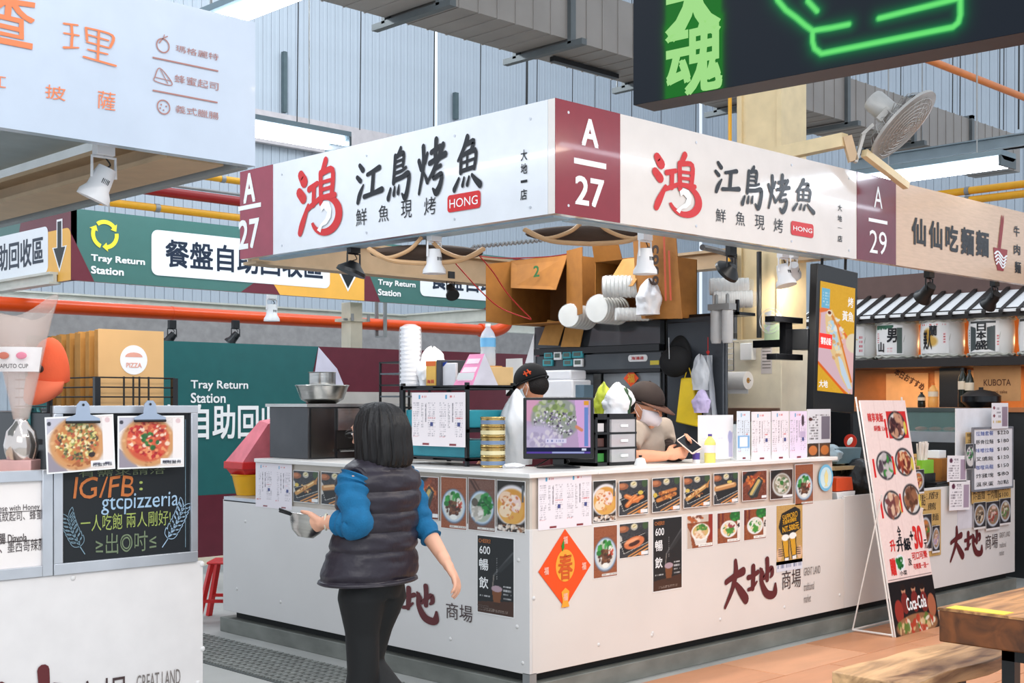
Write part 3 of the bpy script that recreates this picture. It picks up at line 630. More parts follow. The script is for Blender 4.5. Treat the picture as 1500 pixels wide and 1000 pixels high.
MB().box(.0,2.6,.05,.6,.83,.85).build('inner_shelf', M('inner_shelf_wood', (190,160,120), .5), c29)
F3 = Face('Y', 0, (3.0,0,0)); biglogo(facegrp(c29,'Y'), F3, (1391,773,1412,819), (1413,774.7,1438.7,812), (1443,783.5,1461,802), (1463.5,780,1479,785))
# ------------------------------------------------------------------ pizza stall on the left
ps = thing('shop_sign', 'white pizza stall sign with orange handwritten characters at upper left', 'sign', (-4.62,.015,0))
FP = Face('Y', .015, (-4.62,.015,0))
MB().box(0,3.009,0,.05,Z0,Z1).build('board', M('cool_white_board', (190,201,216), .25, var=.02, coat=.2), ps)
om = M('orange_marker', (232,130,84), .5, var=0); bmk = M('brown_marker', (170,120,112), .5, var=0)
LI = [[(.02,.94,.06),(.26,.98,.05)],[(.15,.96,.05),(.17,.60,.05)],[(.02,.66,.05),(.28,.68,.05)],[(.02,.24,.07),(.28,.32,.04)],[(.16,.60,.05),(.15,.28,.05)],[(.42,.96,.05),(.44,.60,.05)],[(.42,.96,.05),(.92,.90,.06),(.88,.52,.05)],[(.46,.76,.05),(.84,.72,.05)],[(.44,.54,.05),(.86,.50,.05)],[(.66,.90,.05),(.64,.06,.05)],[(.46,.32,.05),(.82,.30,.05)],[(.38,.08,.06),(.98,.0,.06)]]
brush(LI, om, ps, FP.box(92,31.5,169.6,97))
letter('查', om, ps, FP.box(-30,-22,51,74), -.004, .012, .015, .04)
for s_, *b in (('紅',-24,106,8,130),('披',65.4,122.8,95.6,149),('薩',142.9,132,168.8,163)): letter(s_, om, ps, FP.box(*b), -.004, 0, .012, .03)
for s_, *b in (('瑪格麗特',256.4,65.5,319.6,89.5),('蜂蜜起司',255,108.5,319.6,133.5),('義式臘腸',256.4,153.5,319.6,176)): letter(s_, bmk, ps, FP.box(*b), -.004, 0, .012, .03)
for *b, in ((223,85,319,103.6),(223,132.7,318,150)): q = FP.box(*b); zc = (q[1]+q[3])/2; flat(ps, [(q[0],zc+.003),(q[2],zc+.003),(q[2],zc-.003),(q[0],zc-.003)], bmk, -.004, 'rule')
def ring(t, F, px, py, r, m, y=-.004, w=.0025, n=20):
    c = F.uz(px, py); mb = MB(); V = []
    for i in range(n):
        a = 2*PI*i/n
        for q in (r-w, r+w): V.append((c[0]+q*math.cos(a), y, c[1]+q*math.sin(a)))
    mb.add(V, [(2*i,2*i+1,(2*i+3)%(2*n),(2*i+2)%(2*n)) for i in range(n)]); return mb.build('icon', m, t, smooth=False)
ring(ps, FP, 238, 67, .027, bmk); ring(ps, FP, 239, 157, .027, bmk)
c_ = FP.uz(238,62); brush([[(0,0,.15),(.5,.6,.1),(1,.9,.12)],[(.5,.6,.1),(.6,1,.1)]], bmk, ps, (c_[0]-.015,c_[1]+.03,c_[0]+.02,c_[1]-.005), -.004, 'icon')
for dx, dz in ((-.01,.008),(.012,.005),(0,-.012),(-.014,-.006)): c_ = FP.uz(239,157); flat(ps, rrect(c_[0]+dx-.003, c_[1]+dz+.003, c_[0]+dx+.003, c_[1]+dz-.003, .002), bmk, -.004, 'icon')
c_ = FP.uz(238,112); brush([[(0,.35,.06),(.3,1,.06),(1,.3,.06),(.95,.0,.06),(.0,.1,.06),(0,.35,.06)],[(0,.35,.05),(1,.3,.05)],[(.35,.9,.05),(.8,.1,.05)]], bmk, ps, (c_[0]-.035,c_[1]+.03,c_[0]+.035,c_[1]-.03), -.004, 'icon')
beam('tan_beam', (-1.84,.1,2.505), (-1.84,3.1,2.505), .26, .12, tan_b, 'tan steel beam running back under the pizza stall sign')
tag(MB().box(-1.66,-1.612,.07,3.1,2.50,3.1).build('side_board', M('grey_board_back', (150,156,158), .45)), 'grey side board of the pizza stall facing the aisle', 'board')
tag(MB().box(-5,-1.98,.1,3.1,2.66,2.69).build('stall_ceiling', M('slate_blue_ceiling', (150,166,172), .5)), 'grey blue ceiling sheet over the pizza stall', 'ceiling sheet')
pcn = thing('stall_counter', 'white front counter of the pizza stall at lower left', 'counter', (-5.0,.015,0))
MB().box(0,3.143,0,.02,.145,.884).build('front_panel', M('pizza_counter_white', (226,221,219), .3, var=.03), pcn, bev=.002)
MB().box(0,3.12,.02,.7,.15,.86).build('carcass', MATS['carcass_grey'], pcn); MB().box(0,3.12,.02,.72,.86,.884).build('worktop', M('warm_top', (226,200,176), .4), pcn); MB().box(0,3.1,.03,.6,0,.15).build('plinth', pl_m, pcn)
FPC = Face('Y', .015, (-5.0,.015,0)); gp = facegrp(pcn,'Y')
letter('GREAT LAND', M('grey_ink', (120,112,108)), gp, FPC.box(199.5,989,263.5,1001), -.004)
b = FPC.box(40,983,72,1065); brush(DI, logo_m, gp, (b[0]-.16, b[1], b[0]+.17, b[1]-.30))
letter('商場', M('dark_red_thin', (70,52,52)), gp, FPC.box(110,999,185,1052), -.004)
for px, py in ((107,846),(296,826),(297,950),(290,1000)):
    q = onY(px, py, .015); inst(o, (q.x+5, 0, q.z), PI/2, pcn)
# ------------------------------------------------------------------ printed picture painters
WOOD = (150,84,52); SLATE = (52,54,58)
def pic_fish(kind):
    c = Cv(46, 58, SLATE); c.noise(7, 2)
    c.ell(.12,.16,.20,.10,(150,90,60)); c.ell(.10,.14,.12,.06,(190,120,80)); c.ell(.50,.12,.12,.10,(190,184,170)); c.ell(.50,.10,.09,.06,(226,214,170)); c.line(.46,.12,.54,.08,.012,(160,140,80))
    c.ell(.88,.10,.10,.12,(60,84,50)); c.ell(.0,.52,.10,.2,(200,196,190))
    c.poly([(.02,.52),(.86,.30),(1.0,.60),(.14,.90)], (28,28,30)); c.line(.04,.56,.86,.34,.007,(190,190,185)); c.line(.15,.88,1.0,.60,.007,(200,200,195)); c.line(.04,.56,.15,.88,.006,(190,190,185))
    if kind == 'salmon':
        for (a,b,d,e) in ((.25,.45,.62,.60),(.28,.72,.55,.48),(.50,.60,.78,.50)): c.line(a,b,d,e,.065,(214,118,58)); c.line(a,b-.02,d,e-.02,.02,(240,160,96))
        c.ell(.74,.37,.09,.06,(214,186,80))
    elif kind == 'steak':
        c.ell(.5,.58,.36,.17,(212,118,72),-.35); c.ell(.5,.60,.20,.07,(70,34,26),-.35); c.ell(.42,.52,.26,.05,(238,164,120),-.35,soft=.5)
    elif kind == 'grill':
        c.line(.28,.46,.82,.36,.05,(196,120,60)); c.line(.2,.66,.8,.50,.06,(206,130,64)); c.blobs(.5,.52,.3,.12,26,[(150,80,36),(232,166,92),(120,60,30)],.03)
        c.ell(.10,.50,.07,.07,(210,180,70))
    elif kind == 'mackerel':
        c.line(.1,.5,.82,.40,.085,(198,140,86)); c.line(.12,.46,.8,.36,.03,(232,190,140)); c.ell(.64,.30,.10,.05,(214,190,96))
    elif kind == 'tray':
        c = Cv(46, 58, (120,60,40)); c.noise(9,2); c.line(-.1,.35,.6,-.1,.10,(34,30,30)); c.line(.0,.5,.7,.1,.05,(150,70,40)); c.blobs(.5,.35,.4,.2,30,[(210,110,50),(160,60,36),(230,150,80)],.05)
        c.poly([(.2,.75),(.65,.2),(.85,.35),(.6,.9),(.35,.95)], (50,54,52)); c.line(.35,.78,.66,.34,.05,(206,180,110)); c.line(.42,.82,.74,.36,.02,(120,130,120)); c.rect(.78,.86,.98,.95,(240,240,240)); return c
    else:
        c.line(.14,.72,.84,.34,.065,(204,150,84)); c.line(.18,.66,.80,.34,.022,(240,206,150)); c.poly([(.80,.36),(.98,.14),(.92,.42)], (190,130,70)); c.blobs(.45,.56,.26,.12,16,[(170,96,44),(236,190,130)],.03); c.ell(.14,.46,.08,.06,(220,190,90))
    c.line(.30,.97,.98,.68,.020,(206,140,80)); c.line(.42,1.0,1.0,.78,.020,(220,160,100)); c.ell(.78,.92,.16,.06,(214,130,60)); c.rect(.74,.86,.97,.96,(236,236,236)); return c
def pic_bowl(kind, w=40, h=72):
    bg = WOOD if kind != 'greens' else (116,82,70)
    c = Cv(w, h, bg); c.noise(5,1)
    for i in range(5): c.line(-.1,.2*i+.05,1.1,.2*i+.0,.006,(120,62,40),.6)
    if kind == 'greens': c.line(.1,.05,.5,.4,.02,(70,44,36)); c.line(.2,.02,.6,.36,.014,(80,50,40))
    c.ell(.5,.56,.47,.335,(96,116,140)); c.ell(.5,.555,.44,.31,(190,208,224)); c.ell(.5,.56,.38,.27,(214,214,208))
    if kind == 'beef':
        c.blobs(.5,.42,.26,.12,40,[(40,130,50),(60,160,70),(30,96,40),(190,200,180)],.05); c.blobs(.5,.60,.26,.15,60,[(92,56,38),(130,84,56),(70,40,30)],.035); c.ell(.5,.77,.14,.05,(238,238,232)); c.blobs(.7,.52,.1,.1,10,[(200,70,50),(240,240,230)],.03); c.ell(.22,.52,.10,.05,(36,120,52))
    elif kind == 'greens':
        c.ell(.5,.56,.38,.27,(170,180,164)); c.blobs(.62,.5,.24,.2,60,[(30,110,50),(46,140,62),(20,80,40)],.045); c.blobs(.34,.66,.2,.12,34,[(206,200,190),(176,170,160),(230,226,220)],.045); c.ell(.25,.46,.12,.08,(90,84,74))
    c.rect(.34,.925,.98,.975,(226,222,216)); c.greek(.38,.935,.94,.968,1,(90,80,80)); return c
def pic_small(kind):
    c = Cv(46, 58, (150,80,44)); c.noise(6,2)
    for i in range(6): c.line(-.1+.2*i,0,.1+.2*i,1,.012,(120,56,30),.6)
    if kind == 'cup':
        c.rect(0,0,1,.22,(206,190,176)); c.blobs(.3,.08,.3,.1,20,[(180,90,40),(236,226,214),(120,60,40)],.05); c.rect(.82,0,1,.8,(150,44,30)); c.poly([(0,.3),(.12,.5),(.2,1),(0,1)],(196,176,160))
        c.poly([(.18,.5),(.86,.48),(.72,.9),(.34,.92)], (226,222,216)); c.ell(.52,.52,.36,.26,(240,238,232)); c.ell(.52,.50,.30,.20,(210,180,110)); c.blobs(.56,.40,.2,.09,26,[(60,120,50),(90,150,60)],.04); c.blobs(.5,.60,.22,.10,26,[(240,220,196),(220,170,130)],.05)
    else:
        c.ell(.78,.14,.24,.18,(40,100,44)); c.blobs(.78,.14,.2,.14,30,[(30,110,46),(60,150,60)],.04); c.rect(.0,.0,.10,.5,(110,40,30)); c.rect(.2,.0,.28,.4,(110,40,30))
        c.rect(.88,.3,1,.9,(236,230,222)); c.ell(.5,.55,.36,.28,(236,238,238)); c.ell(.5,.54,.30,.23,(226,220,206))
        cols = [(240,200,130),(60,130,50),(150,50,60),(236,236,224)] if kind == 'mix' else [(236,238,226),(60,140,60),(226,214,180)]
        c.blobs(.5,.54,.24,.18,40,cols,.055); c.blobs(.5,.62,.1,.1,12,[(70,150,50)],.05); c.blobs(.93,.5,.04,.16,6,[(40,24,20)],.03)
    c.rect(.44,.88,.97,.96,(240,238,232)); c.greek(.5,.895,.94,.95,1,(100,80,80)); return c
def pic_soup():
    c = Cv(42, 74, (36,32,28)); c.ell(.55,.48,.62,.40,(226,222,226)); c.ell(.55,.50,.53,.345,(214,150,62)); c.ell(.5,.56,.44,.28,(222,166,80))
    c.ell(.34,.34,.24,.13,(240,206,176)); c.ell(.66,.44,.20,.17,(236,206,200)); c.ell(.30,.60,.22,.12,(240,214,180)); c.blobs(.48,.5,.34,.24,34,[(200,110,60),(246,226,206),(214,140,80)],.03)
    c.rect(0,.84,1,1,(60,44,36)); c.blobs(.5,.93,.5,.06,60,[(220,200,180),(150,100,70),(40,30,26),(240,230,220)],.035); c.rect(.88,.08,.96,.4,(90,94,96)); return c
def pic_chicken():
    c = Cv(46,58,(70,44,34)); c.noise(6,2); c.line(-.1,.3,.5,-.1,.10,(30,28,28)); c.ell(.5,.52,.42,.40,(206,208,206)); c.ell(.5,.50,.36,.34,(150,140,120)); c.blobs(.5,.5,.3,.28,44,[(226,226,216),(196,186,160),(90,120,80)],.05); c.ell(.5,.45,.08,.08,(60,120,50)); c.rect(.55,.88,.97,.97,(240,240,240)); return c
def pic_menu(w=84, h=72, tint=(240,232,238), half=2):
    c = Cv(w, h, tint)
    for k in range(half):
        o = k/half; W = 1/half
        c.rect(o+.28*W,.05,o+.34*W,.12,(70,160,200)); c.greek(o+.40*W,.055,o+.62*W,.115,1,(200,60,60),.8)
        for j, (a, b) in enumerate(((.06,.30),(.38,.44),(.52,.56),(.62,.92))):
            if b-a < .1: c.greek(o+a*W,.2,o+b*W,.75-.1*j,14,(60,50,60),.75,.3,dens=.95)
            else: c.greek(o+a*W,.18,o+b*W,.82,16,(120,110,120),.55,.55,dens=.6)
        c.greek(o+.06*W,.80,o+.3*W,.84,1,(200,70,70),.8); c.greek(o+.62*W,.46,o+.9*W,.49,1,(200,70,70),.8)
        c.rect(o+.42*W,.94,o+.66*W,.975,(130,30,40)); c.rect(o+.70*W,.55,o+.82*W,.62,(60,70,130))
    c.rect(.498,0,.502,1,(214,200,210)); return c
def pic_cheers():
    c = Cv(60,112,(22,24,26)); c.poly([(0,.86),(1,.80),(1,1),(0,1)],(66,38,24)); c.line(.98,.18,.45,.5,.012,(90,92,94),.8); c.line(.98,.24,.62,.42,.03,(44,46,48),.8); c.line(.46,.5,.42,.66,.008,(150,140,130),.8)
    c.poly([(.40,.66),(.68,.66),(.63,.84),(.45,.84)],(120,70,36)); c.ell(.54,.665,.15,.04,(176,150,160)); c.rect(.46,.84,.62,.88,(60,36,20))
    c.greek(.54,.26,.57,.55,10,(190,190,190),.8,.5,dens=.9); c.greek(.72,.60,.94,.80,4,(230,230,230),.9,.55,dens=.9); c.greek(.06,.76,.36,.79,1,(230,230,230),.9); c.greek(.18,.93,.85,.965,2,(200,190,180),.8,.5); return c
def pic_beer():
    c = Cv(56,112,(196,156,90)); c.noise(5,1)
    c.poly([(.2,.14),(.7,.04),(.9,.10),(.92,.42),(.6,.52),(.2,.50),(.08,.36)],(30,28,24))
    for a,b in ((.34,.72),(.62,.70)):
        c.poly([(a-.12,b-.12),(a+.10,b-.14),(a+.13,b+.20),(a-.02,b+.22)],(216,160,36)); c.ell(a,b-.17,.14,.055,(246,246,240)); c.line(a-.12,b-.12,a-.02,b+.22,.008,(30,26,22)); c.line(a+.11,b-.14,a+.14,b+.2,.008,(30,26,22)); c.rect(a-.02,b+.17,a+.13,b+.23,(240,240,236)); c.line(a-.02,b+.17,a+.13,b+.16,.006,(30,26,22))
    for u in (.12,.88):
        c.ell(u,.82,.10,.11,(226,186,150)); 
        for k in range(4): c.line(u-.04 if u<.5 else u-.14,.74+k*.035,u+.14 if u<.5 else u+.04,.745+k*.035,.006,(60,40,30))
    return c
def pic_pizza(kind):
    c = Cv(92,80,(226,214,208)); c.noise(4,2); c.poly([(0,0),(.3,0),(0,.3)],(190,186,196)); c.poly([(0,.6),(.0,1),(.3,1)],(150,140,150)); c.ell(.04,.1,.03,.04,(60,60,70))
    c.ell(.45,.5,.42,.50,(196,150,112)); c.ell(.45,.5,.40,.48,(206,148,96)); c.blobs(.45,.5,.38,.46,50,[(226,176,130),(170,110,70),(150,90,60)],.03,.6); c.ell(.45,.48,.33,.41,(196,126,70) if kind == 0 else (200,84,56))
    if kind == 0: c.blobs(.45,.46,.32,.38,260,[(90,96,60),(140,150,80),(226,206,130),(70,60,50),(180,90,60),(236,220,170)],.03); c.blobs(.47,.88,.2,.04,12,[(160,90,50)],.03); c.ell(.66,.72,.05,.05,(50,36,34))
    else: c.blobs(.45,.46,.32,.38,170,[(240,214,190),(190,40,40),(214,90,60),(230,150,100),(150,30,36)],.04); c.blobs(.47,.5,.14,.2,12,[(40,120,50),(30,90,44)],.045)
    c.rect(.84,.02,1,.98,(238,228,224)); c.rect(.64,.84,.98,.95,(240,236,236)); c.greek(.67,.86,.96,.94,1,(60,60,80)); c.ell(.92,.08,.04,.05,(220,190,190)); return c
def poster(F, box, cv, name, label, cat='photo print', border=.004, group=None, m=None, off=.0, tilt=0., th=.0015, dome=0.):
    x0, z1, x1, z0 = F.box(*box)
    if F.k == 'Y': o = Vector((F.o.x+x0, F.v-.0005-off, F.o.z+z0)); rz = 0
    else: o = Vector((F.v-.0005-off, F.o.y-x0, F.o.z+z0)); rz = -PI/2
    W, H = x1-x0, z1-z0; mb = MB(); mb.box(0, W, -th, 0, 0, H); p = mb.build(name, M('white_paper', (238,236,234), .45, var=.02), None, smooth=False)
    p.location = o; p.rotation_euler = (0, tilt, rz); tag(p, label, cat, group)
    if cv is not None: cv.mesh('printed_picture', m or PR, p, border, H-border, W-border, border, -th-.0006, dome)
    p['w'] = W; p['h'] = H; return p
# ---- left face of the counter
GP = 'food photos on the counter front'
poster(FCL, (375,677,428,747), pic_menu(), 'menu_sheet', 'pink printed menu sheet at the left end of the counter front', 'menu', .0)
for b, k, lb in (((430,688,467,738),'fish','grilled fish photo beside the leftmost menu sheet'), ((471,690,511,742),'mackerel','mackerel photo just left of the walking woman'), ((516,693,556,747),'salmon','salmon photo hidden behind the walking woman'), ((560,695,598,752),'grill','grilled fish photo mostly behind the walking woman'), ((603,696,643,762),'tray','dark fish tray photo just right of the walking woman')):
    poster(FCL, b, pic_fish(k), 'food_photo', lb, group=GP)
poster(FCL, (646,697,684,777), pic_bowl('beef'), 'food_photo', 'beef rice bowl photo on the left counter face', group=GP)
poster(FCL, (686,699,726,780), pic_bowl('greens'), 'food_photo', 'green vegetable bowl photo on the left counter face', group=GP)
poster(FCL, (728,702,770,782), pic_soup(), 'food_photo', 'yellow soup bowl photo left of the counter corner', group=GP)
def cheers(F, b, lb):
    p = poster(F, b, pic_cheers(), 'drinks_poster', lb, 'poster', .006); W, H = p['w'], p['h']; cop = M('copper_ink', (196,120,66), .4, var=0)
    letter('CHEERS!', cop, p, (W*.06,H*.95,W*.38,H*.90), -.004, .01); letter('600', whiteink, p, (W*.08,H*.86,W*.37,H*.76), -.004, .01); letter('暢', whiteink, p, (W*.07,H*.70,W*.32,H*.55), -.004, .014, .01); letter('飲', whiteink, p, (W*.07,H*.47,W*.32,H*.32), -.004, .014, .01)
cheers(FCL, (699,782,754,906), 'black drinks poster with 600 on the left counter face')
# ---- right face
poster(FCR, (788,696,866,769), pic_menu(96,80), 'menu_sheet', 'pink menu sheet on the counter just right of the corner', 'menu', .0)
poster(FCR, (868,704,902,762), pic_soup(), 'food_photo', 'yellow soup bowl photo right of the corner menu sheet', group=GP)
for b, k, lb in (((906,704,949,752),'salmon','salmon fillets photo in the top row under the drawers'), ((955,700,996,747),'grill','grilled fish pieces photo, third in the top row of the right counter face'), ((1001,697,1040,741),'fish','whole grilled fish photo, fourth in the top row of the right counter face'), ((1045,693,1081,736),'mackerel','mackerel fillet photo, fifth in the top row of the right counter face'), ((1087,690,1123,731),'tray','dark fish photo, sixth in the top row of the right counter face')):
    poster(FCR, b, pic_fish(k), 'food_photo', lb, group=GP)
poster(FCR, (1128,688,1161,729), pic_chicken(), 'food_photo', 'white bowl photo right of the dark fish photo', group=GP)
poster(FCR, (1164,680,1191,738), pic_bowl('beef'), 'food_photo', 'tall beef bowl photo at the right end of the top row', group=GP)
poster(FCR, (868.5,771,904,843), pic_bowl('beef'), 'food_photo', 'beef rice bowl photo in the lower row beside the orange diamond', group=GP)
poster(FCR, (906.6,767,950,813), pic_fish('steak'), 'food_photo', 'ring shaped salmon steak photo in the lower row', group=GP)
cheers(FCR, (955.5,759,999,861), 'black drinks poster with 600 on the right counter face')
poster(FCR, (1005.6,755,1044,800), pic_small('cup'), 'food_photo', 'paper bowl of rice photo right of the black drinks poster', group=GP)
poster(FCR, (1050,751,1084,793), pic_small('mix'), 'food_photo', 'mixed vegetable bowl photo, middle of the three in the lower row', group=GP)
poster(FCR, (1089,746,1122,788), pic_small('white'), 'food_photo', 'white and green bowl photo, rightmost in the lower row', group=GP)
p = poster(FCR, (1137,741,1175,822), pic_beer(), 'beer_poster', 'kraft coloured beer poster with two clinking mugs', 'poster', .0); W, H = p['w'], p['h']; gy = M('gold_ink', (226,170,40), .4, var=0)
letter('SAPPORO', gy, p, (W*.22,H*.86,W*.80,H*.76), -.003, .01, rot=.12); letter('大瓶啤酒暢飲', gy, p, (W*.22,H*.76,W*.76,H*.69), -.003, .02, rot=.12); letter('NT.500元', gy, p, (W*.22,H*.67,W*.86,H*.55), -.003, .03, rot=.1)
c = Cv(50,12,(220,222,232)); c.greek(.05,.25,.95,.75,1,(110,120,150)); poster(FCR, (1137,823,1175,832), c, 'caption_strip', 'narrow pale caption strip under the beer poster', 'paper strip', .0)
# round sticker
c_ = FCR.uz(1209.5,699.5); st = thing('round_sticker', 'round pale blue fish sticker near the right end of the counter band', 'sticker', (c_[0], -.002, c_[1]))
for r, m, y in ((.088, M('sky_blue_ink', (120,190,226), .4), 0), (.070, M('pale_blue_ink', (206,232,240), .4), -.001)): flat(st, [(r*math.cos(a*PI/14), r*math.sin(a*PI/14)) for a in range(28)], m, y, 'disc')
flat(st, [(0,.055),(.022,.02),(.02,-.02),(.008,-.04),(.02,-.055),(-.02,-.055),(-.008,-.04),(-.02,-.02),(-.022,.02)], M('cream_ink', (240,226,160), .4), -.003, 'fish_print')
# spring diamond
q = [FCR.uz(*p_) for p_ in ((826,775),(864.5,826),(828,890),(788,838))]; cx = sum(a for a,b in q)/4; cz = sum(b for a,b in q)/4
dm = thing('spring_diamond', 'bright orange diamond paper with the character for spring', 'paper decoration', (cx, -.002, cz)); R = (q[1][0]-q[3][0])/2; Rz = (q[0][1]-q[2][1])/2
flat(dm, [(0,Rz),(R,0),(0,-Rz),(-R,0)], M('vivid_orange_paper', (244,82,22), .4, var=.03), -.002, 'paper', .002)
om2 = M('tangerine_ink', (250,170,56), .4, var=0); flat(dm, [(R*.36*math.cos(a*PI/14), R*.42*math.sin(a*PI/14)+.015) for a in range(28)], om2, -.0035, 'fruit_print')
flat(dm, [(-.012,.15),(-.03,.12),(-.022,.09),(-.008,.11)], M('leaf_green_ink', (40,140,50), .4, var=0), -.005, 'leaf_print')
letter('春', M('spring_red_ink', (214,90,30), .4, var=0), dm, (-.055,.075,.055,-.06), -.0055, .02, .02)
for a, b in ((0,Rz*.72),(R*.72,0),(0,-Rz*.72),(-R*.72,0)): letter('福', M('pink_ink', (250,190,170), .4, var=0), dm, (a-.017,b+.02,a+.017,b-.02), -.0045, .03)
flat(dm, [(-.03,-.12),(0,-.10),(.03,-.12),(.02,-.17),(.03,-.20),(-.03,-.20),(-.02,-.17)], om2, -.0045, 'lantern_print')
# ------------------------------------------------------------------ poster standee in front of the counters
sd = thing('poster_standee', 'tall pale pink menu standee leaning back on a white wire frame', 'standee', (2.99,-.335,0))
W, H = .60, 1.56; lean = -math.atan2(.262, 1.54)
pn = bpy.data.objects.new('poster_panel', None); C.objects.link(pn); pn.parent = sd; pn.rotation_euler = (lean,0,0)
c = Cv(120,300,(238,214,208)); c.noise(1.5,3)
for u in (.28,.5,.72): c.line(u,0,u,.77,.004,(230,204,198),.7)
c.rect(0,.775,1,1,(26,20,22)); 
c.rect(.52,.05,.96,.17,(206,44,44)); 
for (u,v,ru,rv,cols) in ((.72,.115,.20,.065,[(96,52,50),(60,30,34),(200,150,120)]),(.34,.285,.20,.062,[(70,56,66),(60,140,60),(200,190,190)]),(.76,.275,.20,.062,[(150,60,40),(96,34,28),(226,180,130)]),(.36,.455,.20,.062,[(170,110,84),(110,60,60),(226,190,160)]),(.80,.44,.20,.068,[(120,76,56),(150,100,70),(90,56,40)])):
    c.ell(u,v,ru,rv,(44,44,48)); c.ell(u,v,ru*.86,rv*.86,(214,208,204)); c.blobs(u,v,ru*.66,rv*.66,46,cols,.018); c.rect(u-.27,v-.03,u-.23,v+.05,(214,40,40)); c.ell(u+.18,v+.01,.03,.03,(214,190,80))
c.ell(.33,.70,.10,.035,(230,236,240)); c.blobs(.33,.70,.07,.022,26,[(40,120,50),(30,90,40)],.012)
c.line(.02,.765,.98,.765,.0015,(120,100,100))
for (u, v, s) in ((.30,.84,.05),(.52,.84,.05),(.72,.85,.05)): c.ell(u,v-.025,.045,.02,(196,140,110)); c.ell(u,v-.036,.05,.014,(40,24,20)); c.ell(u,v+.03,.08,.045,(120,40,36))
c.ell(.15,.9,.09,.05,(150,50,40)); c.ell(.88,.9,.09,.05,(170,100,70)); c.ell(.5,.97,.46,.05,(150,104,70)); c.blobs(.5,.965,.42,.035,50,[(214,180,130),(180,60,40),(90,120,50),(230,220,200)],.014)
W_ = M('white_paper', (238,236,234), .45, var=.02)
MB().box(0,W,0,.012,0,H).build('board', W_, pn, bev=.002); c.mesh('printed_picture', PRG, pn, 0, H, W, 0, -.001)
rdk = M('bright_red_ink', (214,44,40), .35, var=0)
def lt(s, u0, v0, u1, v1, m, b=.02, p=pn): letter(s, m, p, (u0*W, H*(1-v0), u1*W, H*(1-v1)), -.003, b)
lt('韓享美飯', .10,.055,.44,.095, rdk); lt('銅盤 Line', .20,.11,.50,.135, rdk,.01)
lt('全', .36,.545,.44,.60, ink); lt('升級', .30,.60,.62,.655, ink,.03); lt('+', .62,.575,.70,.615, ink,.02); lt('30', .70,.555,.90,.655, rdk,.04); lt('元', .92,.62,.99,.66, ink); lt('升', .16,.60,.28,.65, rdk,.03)
lt('贈', .10,.675,.22,.75, rdk,.04); lt('及', .50,.69,.58,.72, ink,.02); lt('可口可樂', .60,.665,.95,.70, rdk); lt('可樂買一送一', .60,.715,.95,.74, rdk); lt('小菜', .28,.735,.44,.755, ink,.01)
lt('Coca-Cola', .32,.85,.76,.905, whiteink,.02)
fr = MB(); wr = M('white_wire_frame', (226,224,220), .35)
fr.tube([(-.01,.5,0.012),(-.01,.155,.92)], .007, 8).tube([(.61,.5,.012),(.54,.155,.80)], .007, 8).tube([(-.01,.5,.012),(-.01,.02,.012)], .007, 8).tube([(.61,.5,.012),(.61,.02,.012)], .007, 8).tube([(-.01,.5,.012),(.61,.5,.012)], .007, 8)
fr.tube([(-.005,.02,.0),(-.005,.29,1.56)], .006, 8).tube([(.605,.02,.0),(.605,.29,1.56)], .006, 8); fr.T = None
sd.location.y -= .05; fr.v = [(x, y*.62 if z < .93 and y > .1 else y, z) for x, y, z in fr.v]; fr.build('wire_frame', wr, sd)
# ------------------------------------------------------------------ papers on the A29 counter
FB = Face('Y', -.03, (0,0,0)); FC = Face('Y', .0, (0,0,0))
yn = M('kraft_note', (196,160,98), .6, var=.06)
def note(F, b, rows, name, lb, m=yn, tilt=0., col=(40,36,34), off=0.):
    x0, z1, x1, z0 = F.box(*b); p = MB().box(0,x1-x0,-.002,0,0,z1-z0).build(name, m, None, smooth=False); p.location = (x0, F.v-.001-off, z0); p.rotation_euler = (0,tilt,0)
    tag(p, lb, 'paper note'); W, H = x1-x0, z1-z0; im = M('pen_ink_%d_%d_%d' % col, col, .5, var=0)
    for i, s in enumerate(rows):
        if s: letter(s, im, p, (W*.08, H*(1-(i+.15)/len(rows)), W*(.9-.1*(i%2)), H*(1-(i+.8)/len(rows))), -.003, .0)
    return p
wb = MB().box(0,.62,0,.01,0,.62).build('white_board_sheet', M('white_sheet', (234,232,236), .35), None); q = onY(1409,717,-.01); wb.location = (q.x, .035, q.z); wb['label'] = 'plain white board standing behind the handwritten board on the A29 counter'; wb['category'] = 'board'
x0, z1, x1, z0 = FB.box(1424,628,1481,712); hb = thing('handwritten_board', 'grey framed white board with blue and black handwriting on the A29 counter', 'board', (x0, -.04, z0)); W, H = x1-x0, z1-z0
MB().box(0,W,0,.01,0,H).build('sheet', M('white_sheet', (234,232,236)), hb)
MB().box(-.01,.004,-.006,.012,-.01,H+.01).box(W-.004,W+.01,-.006,.012,-.01,H+.01).box(0,W,-.006,.012,-.012,.004).box(0,W,-.006,.012,H-.004,H+.012).build('frame', M('grey_frame', (140,142,150), .4, .3), hb)
for i, (a, b_, bl) in enumerate((('拉麵套餐','$220',1),('豚骨拉麵','$180',0),('味噌拉麵','$180',1),('叉燒飯','$120',0),('咖哩烏龍','$150',1),('炸雞塊','$80',0),('溫泉蛋','加點',0))):
    zz = H*(1-(i+.3)/7.2); im = M('pen_blue', (60,90,170), .5, var=0) if bl else ink
    letter(a, im, hb, (W*.06, zz, W*.5, zz-H*.075), -.002, 0, .02); letter(b_, ink, hb, (W*.6, zz, W*.9, zz-H*.07), -.002, 0, .02)
c = Cv(36,44,(236,232,236)); c.rect(.62,.15,.95,.9,(150,130,146)); c.ell(.15,.2,.06,.06,(120,30,50)); c.ell(.15,.5,.06,.06,(120,30,50)); c.greek(.08,.65,.55,.8,1,(200,160,60)); c.greek(.3,.15,.55,.6,3,(60,50,60))
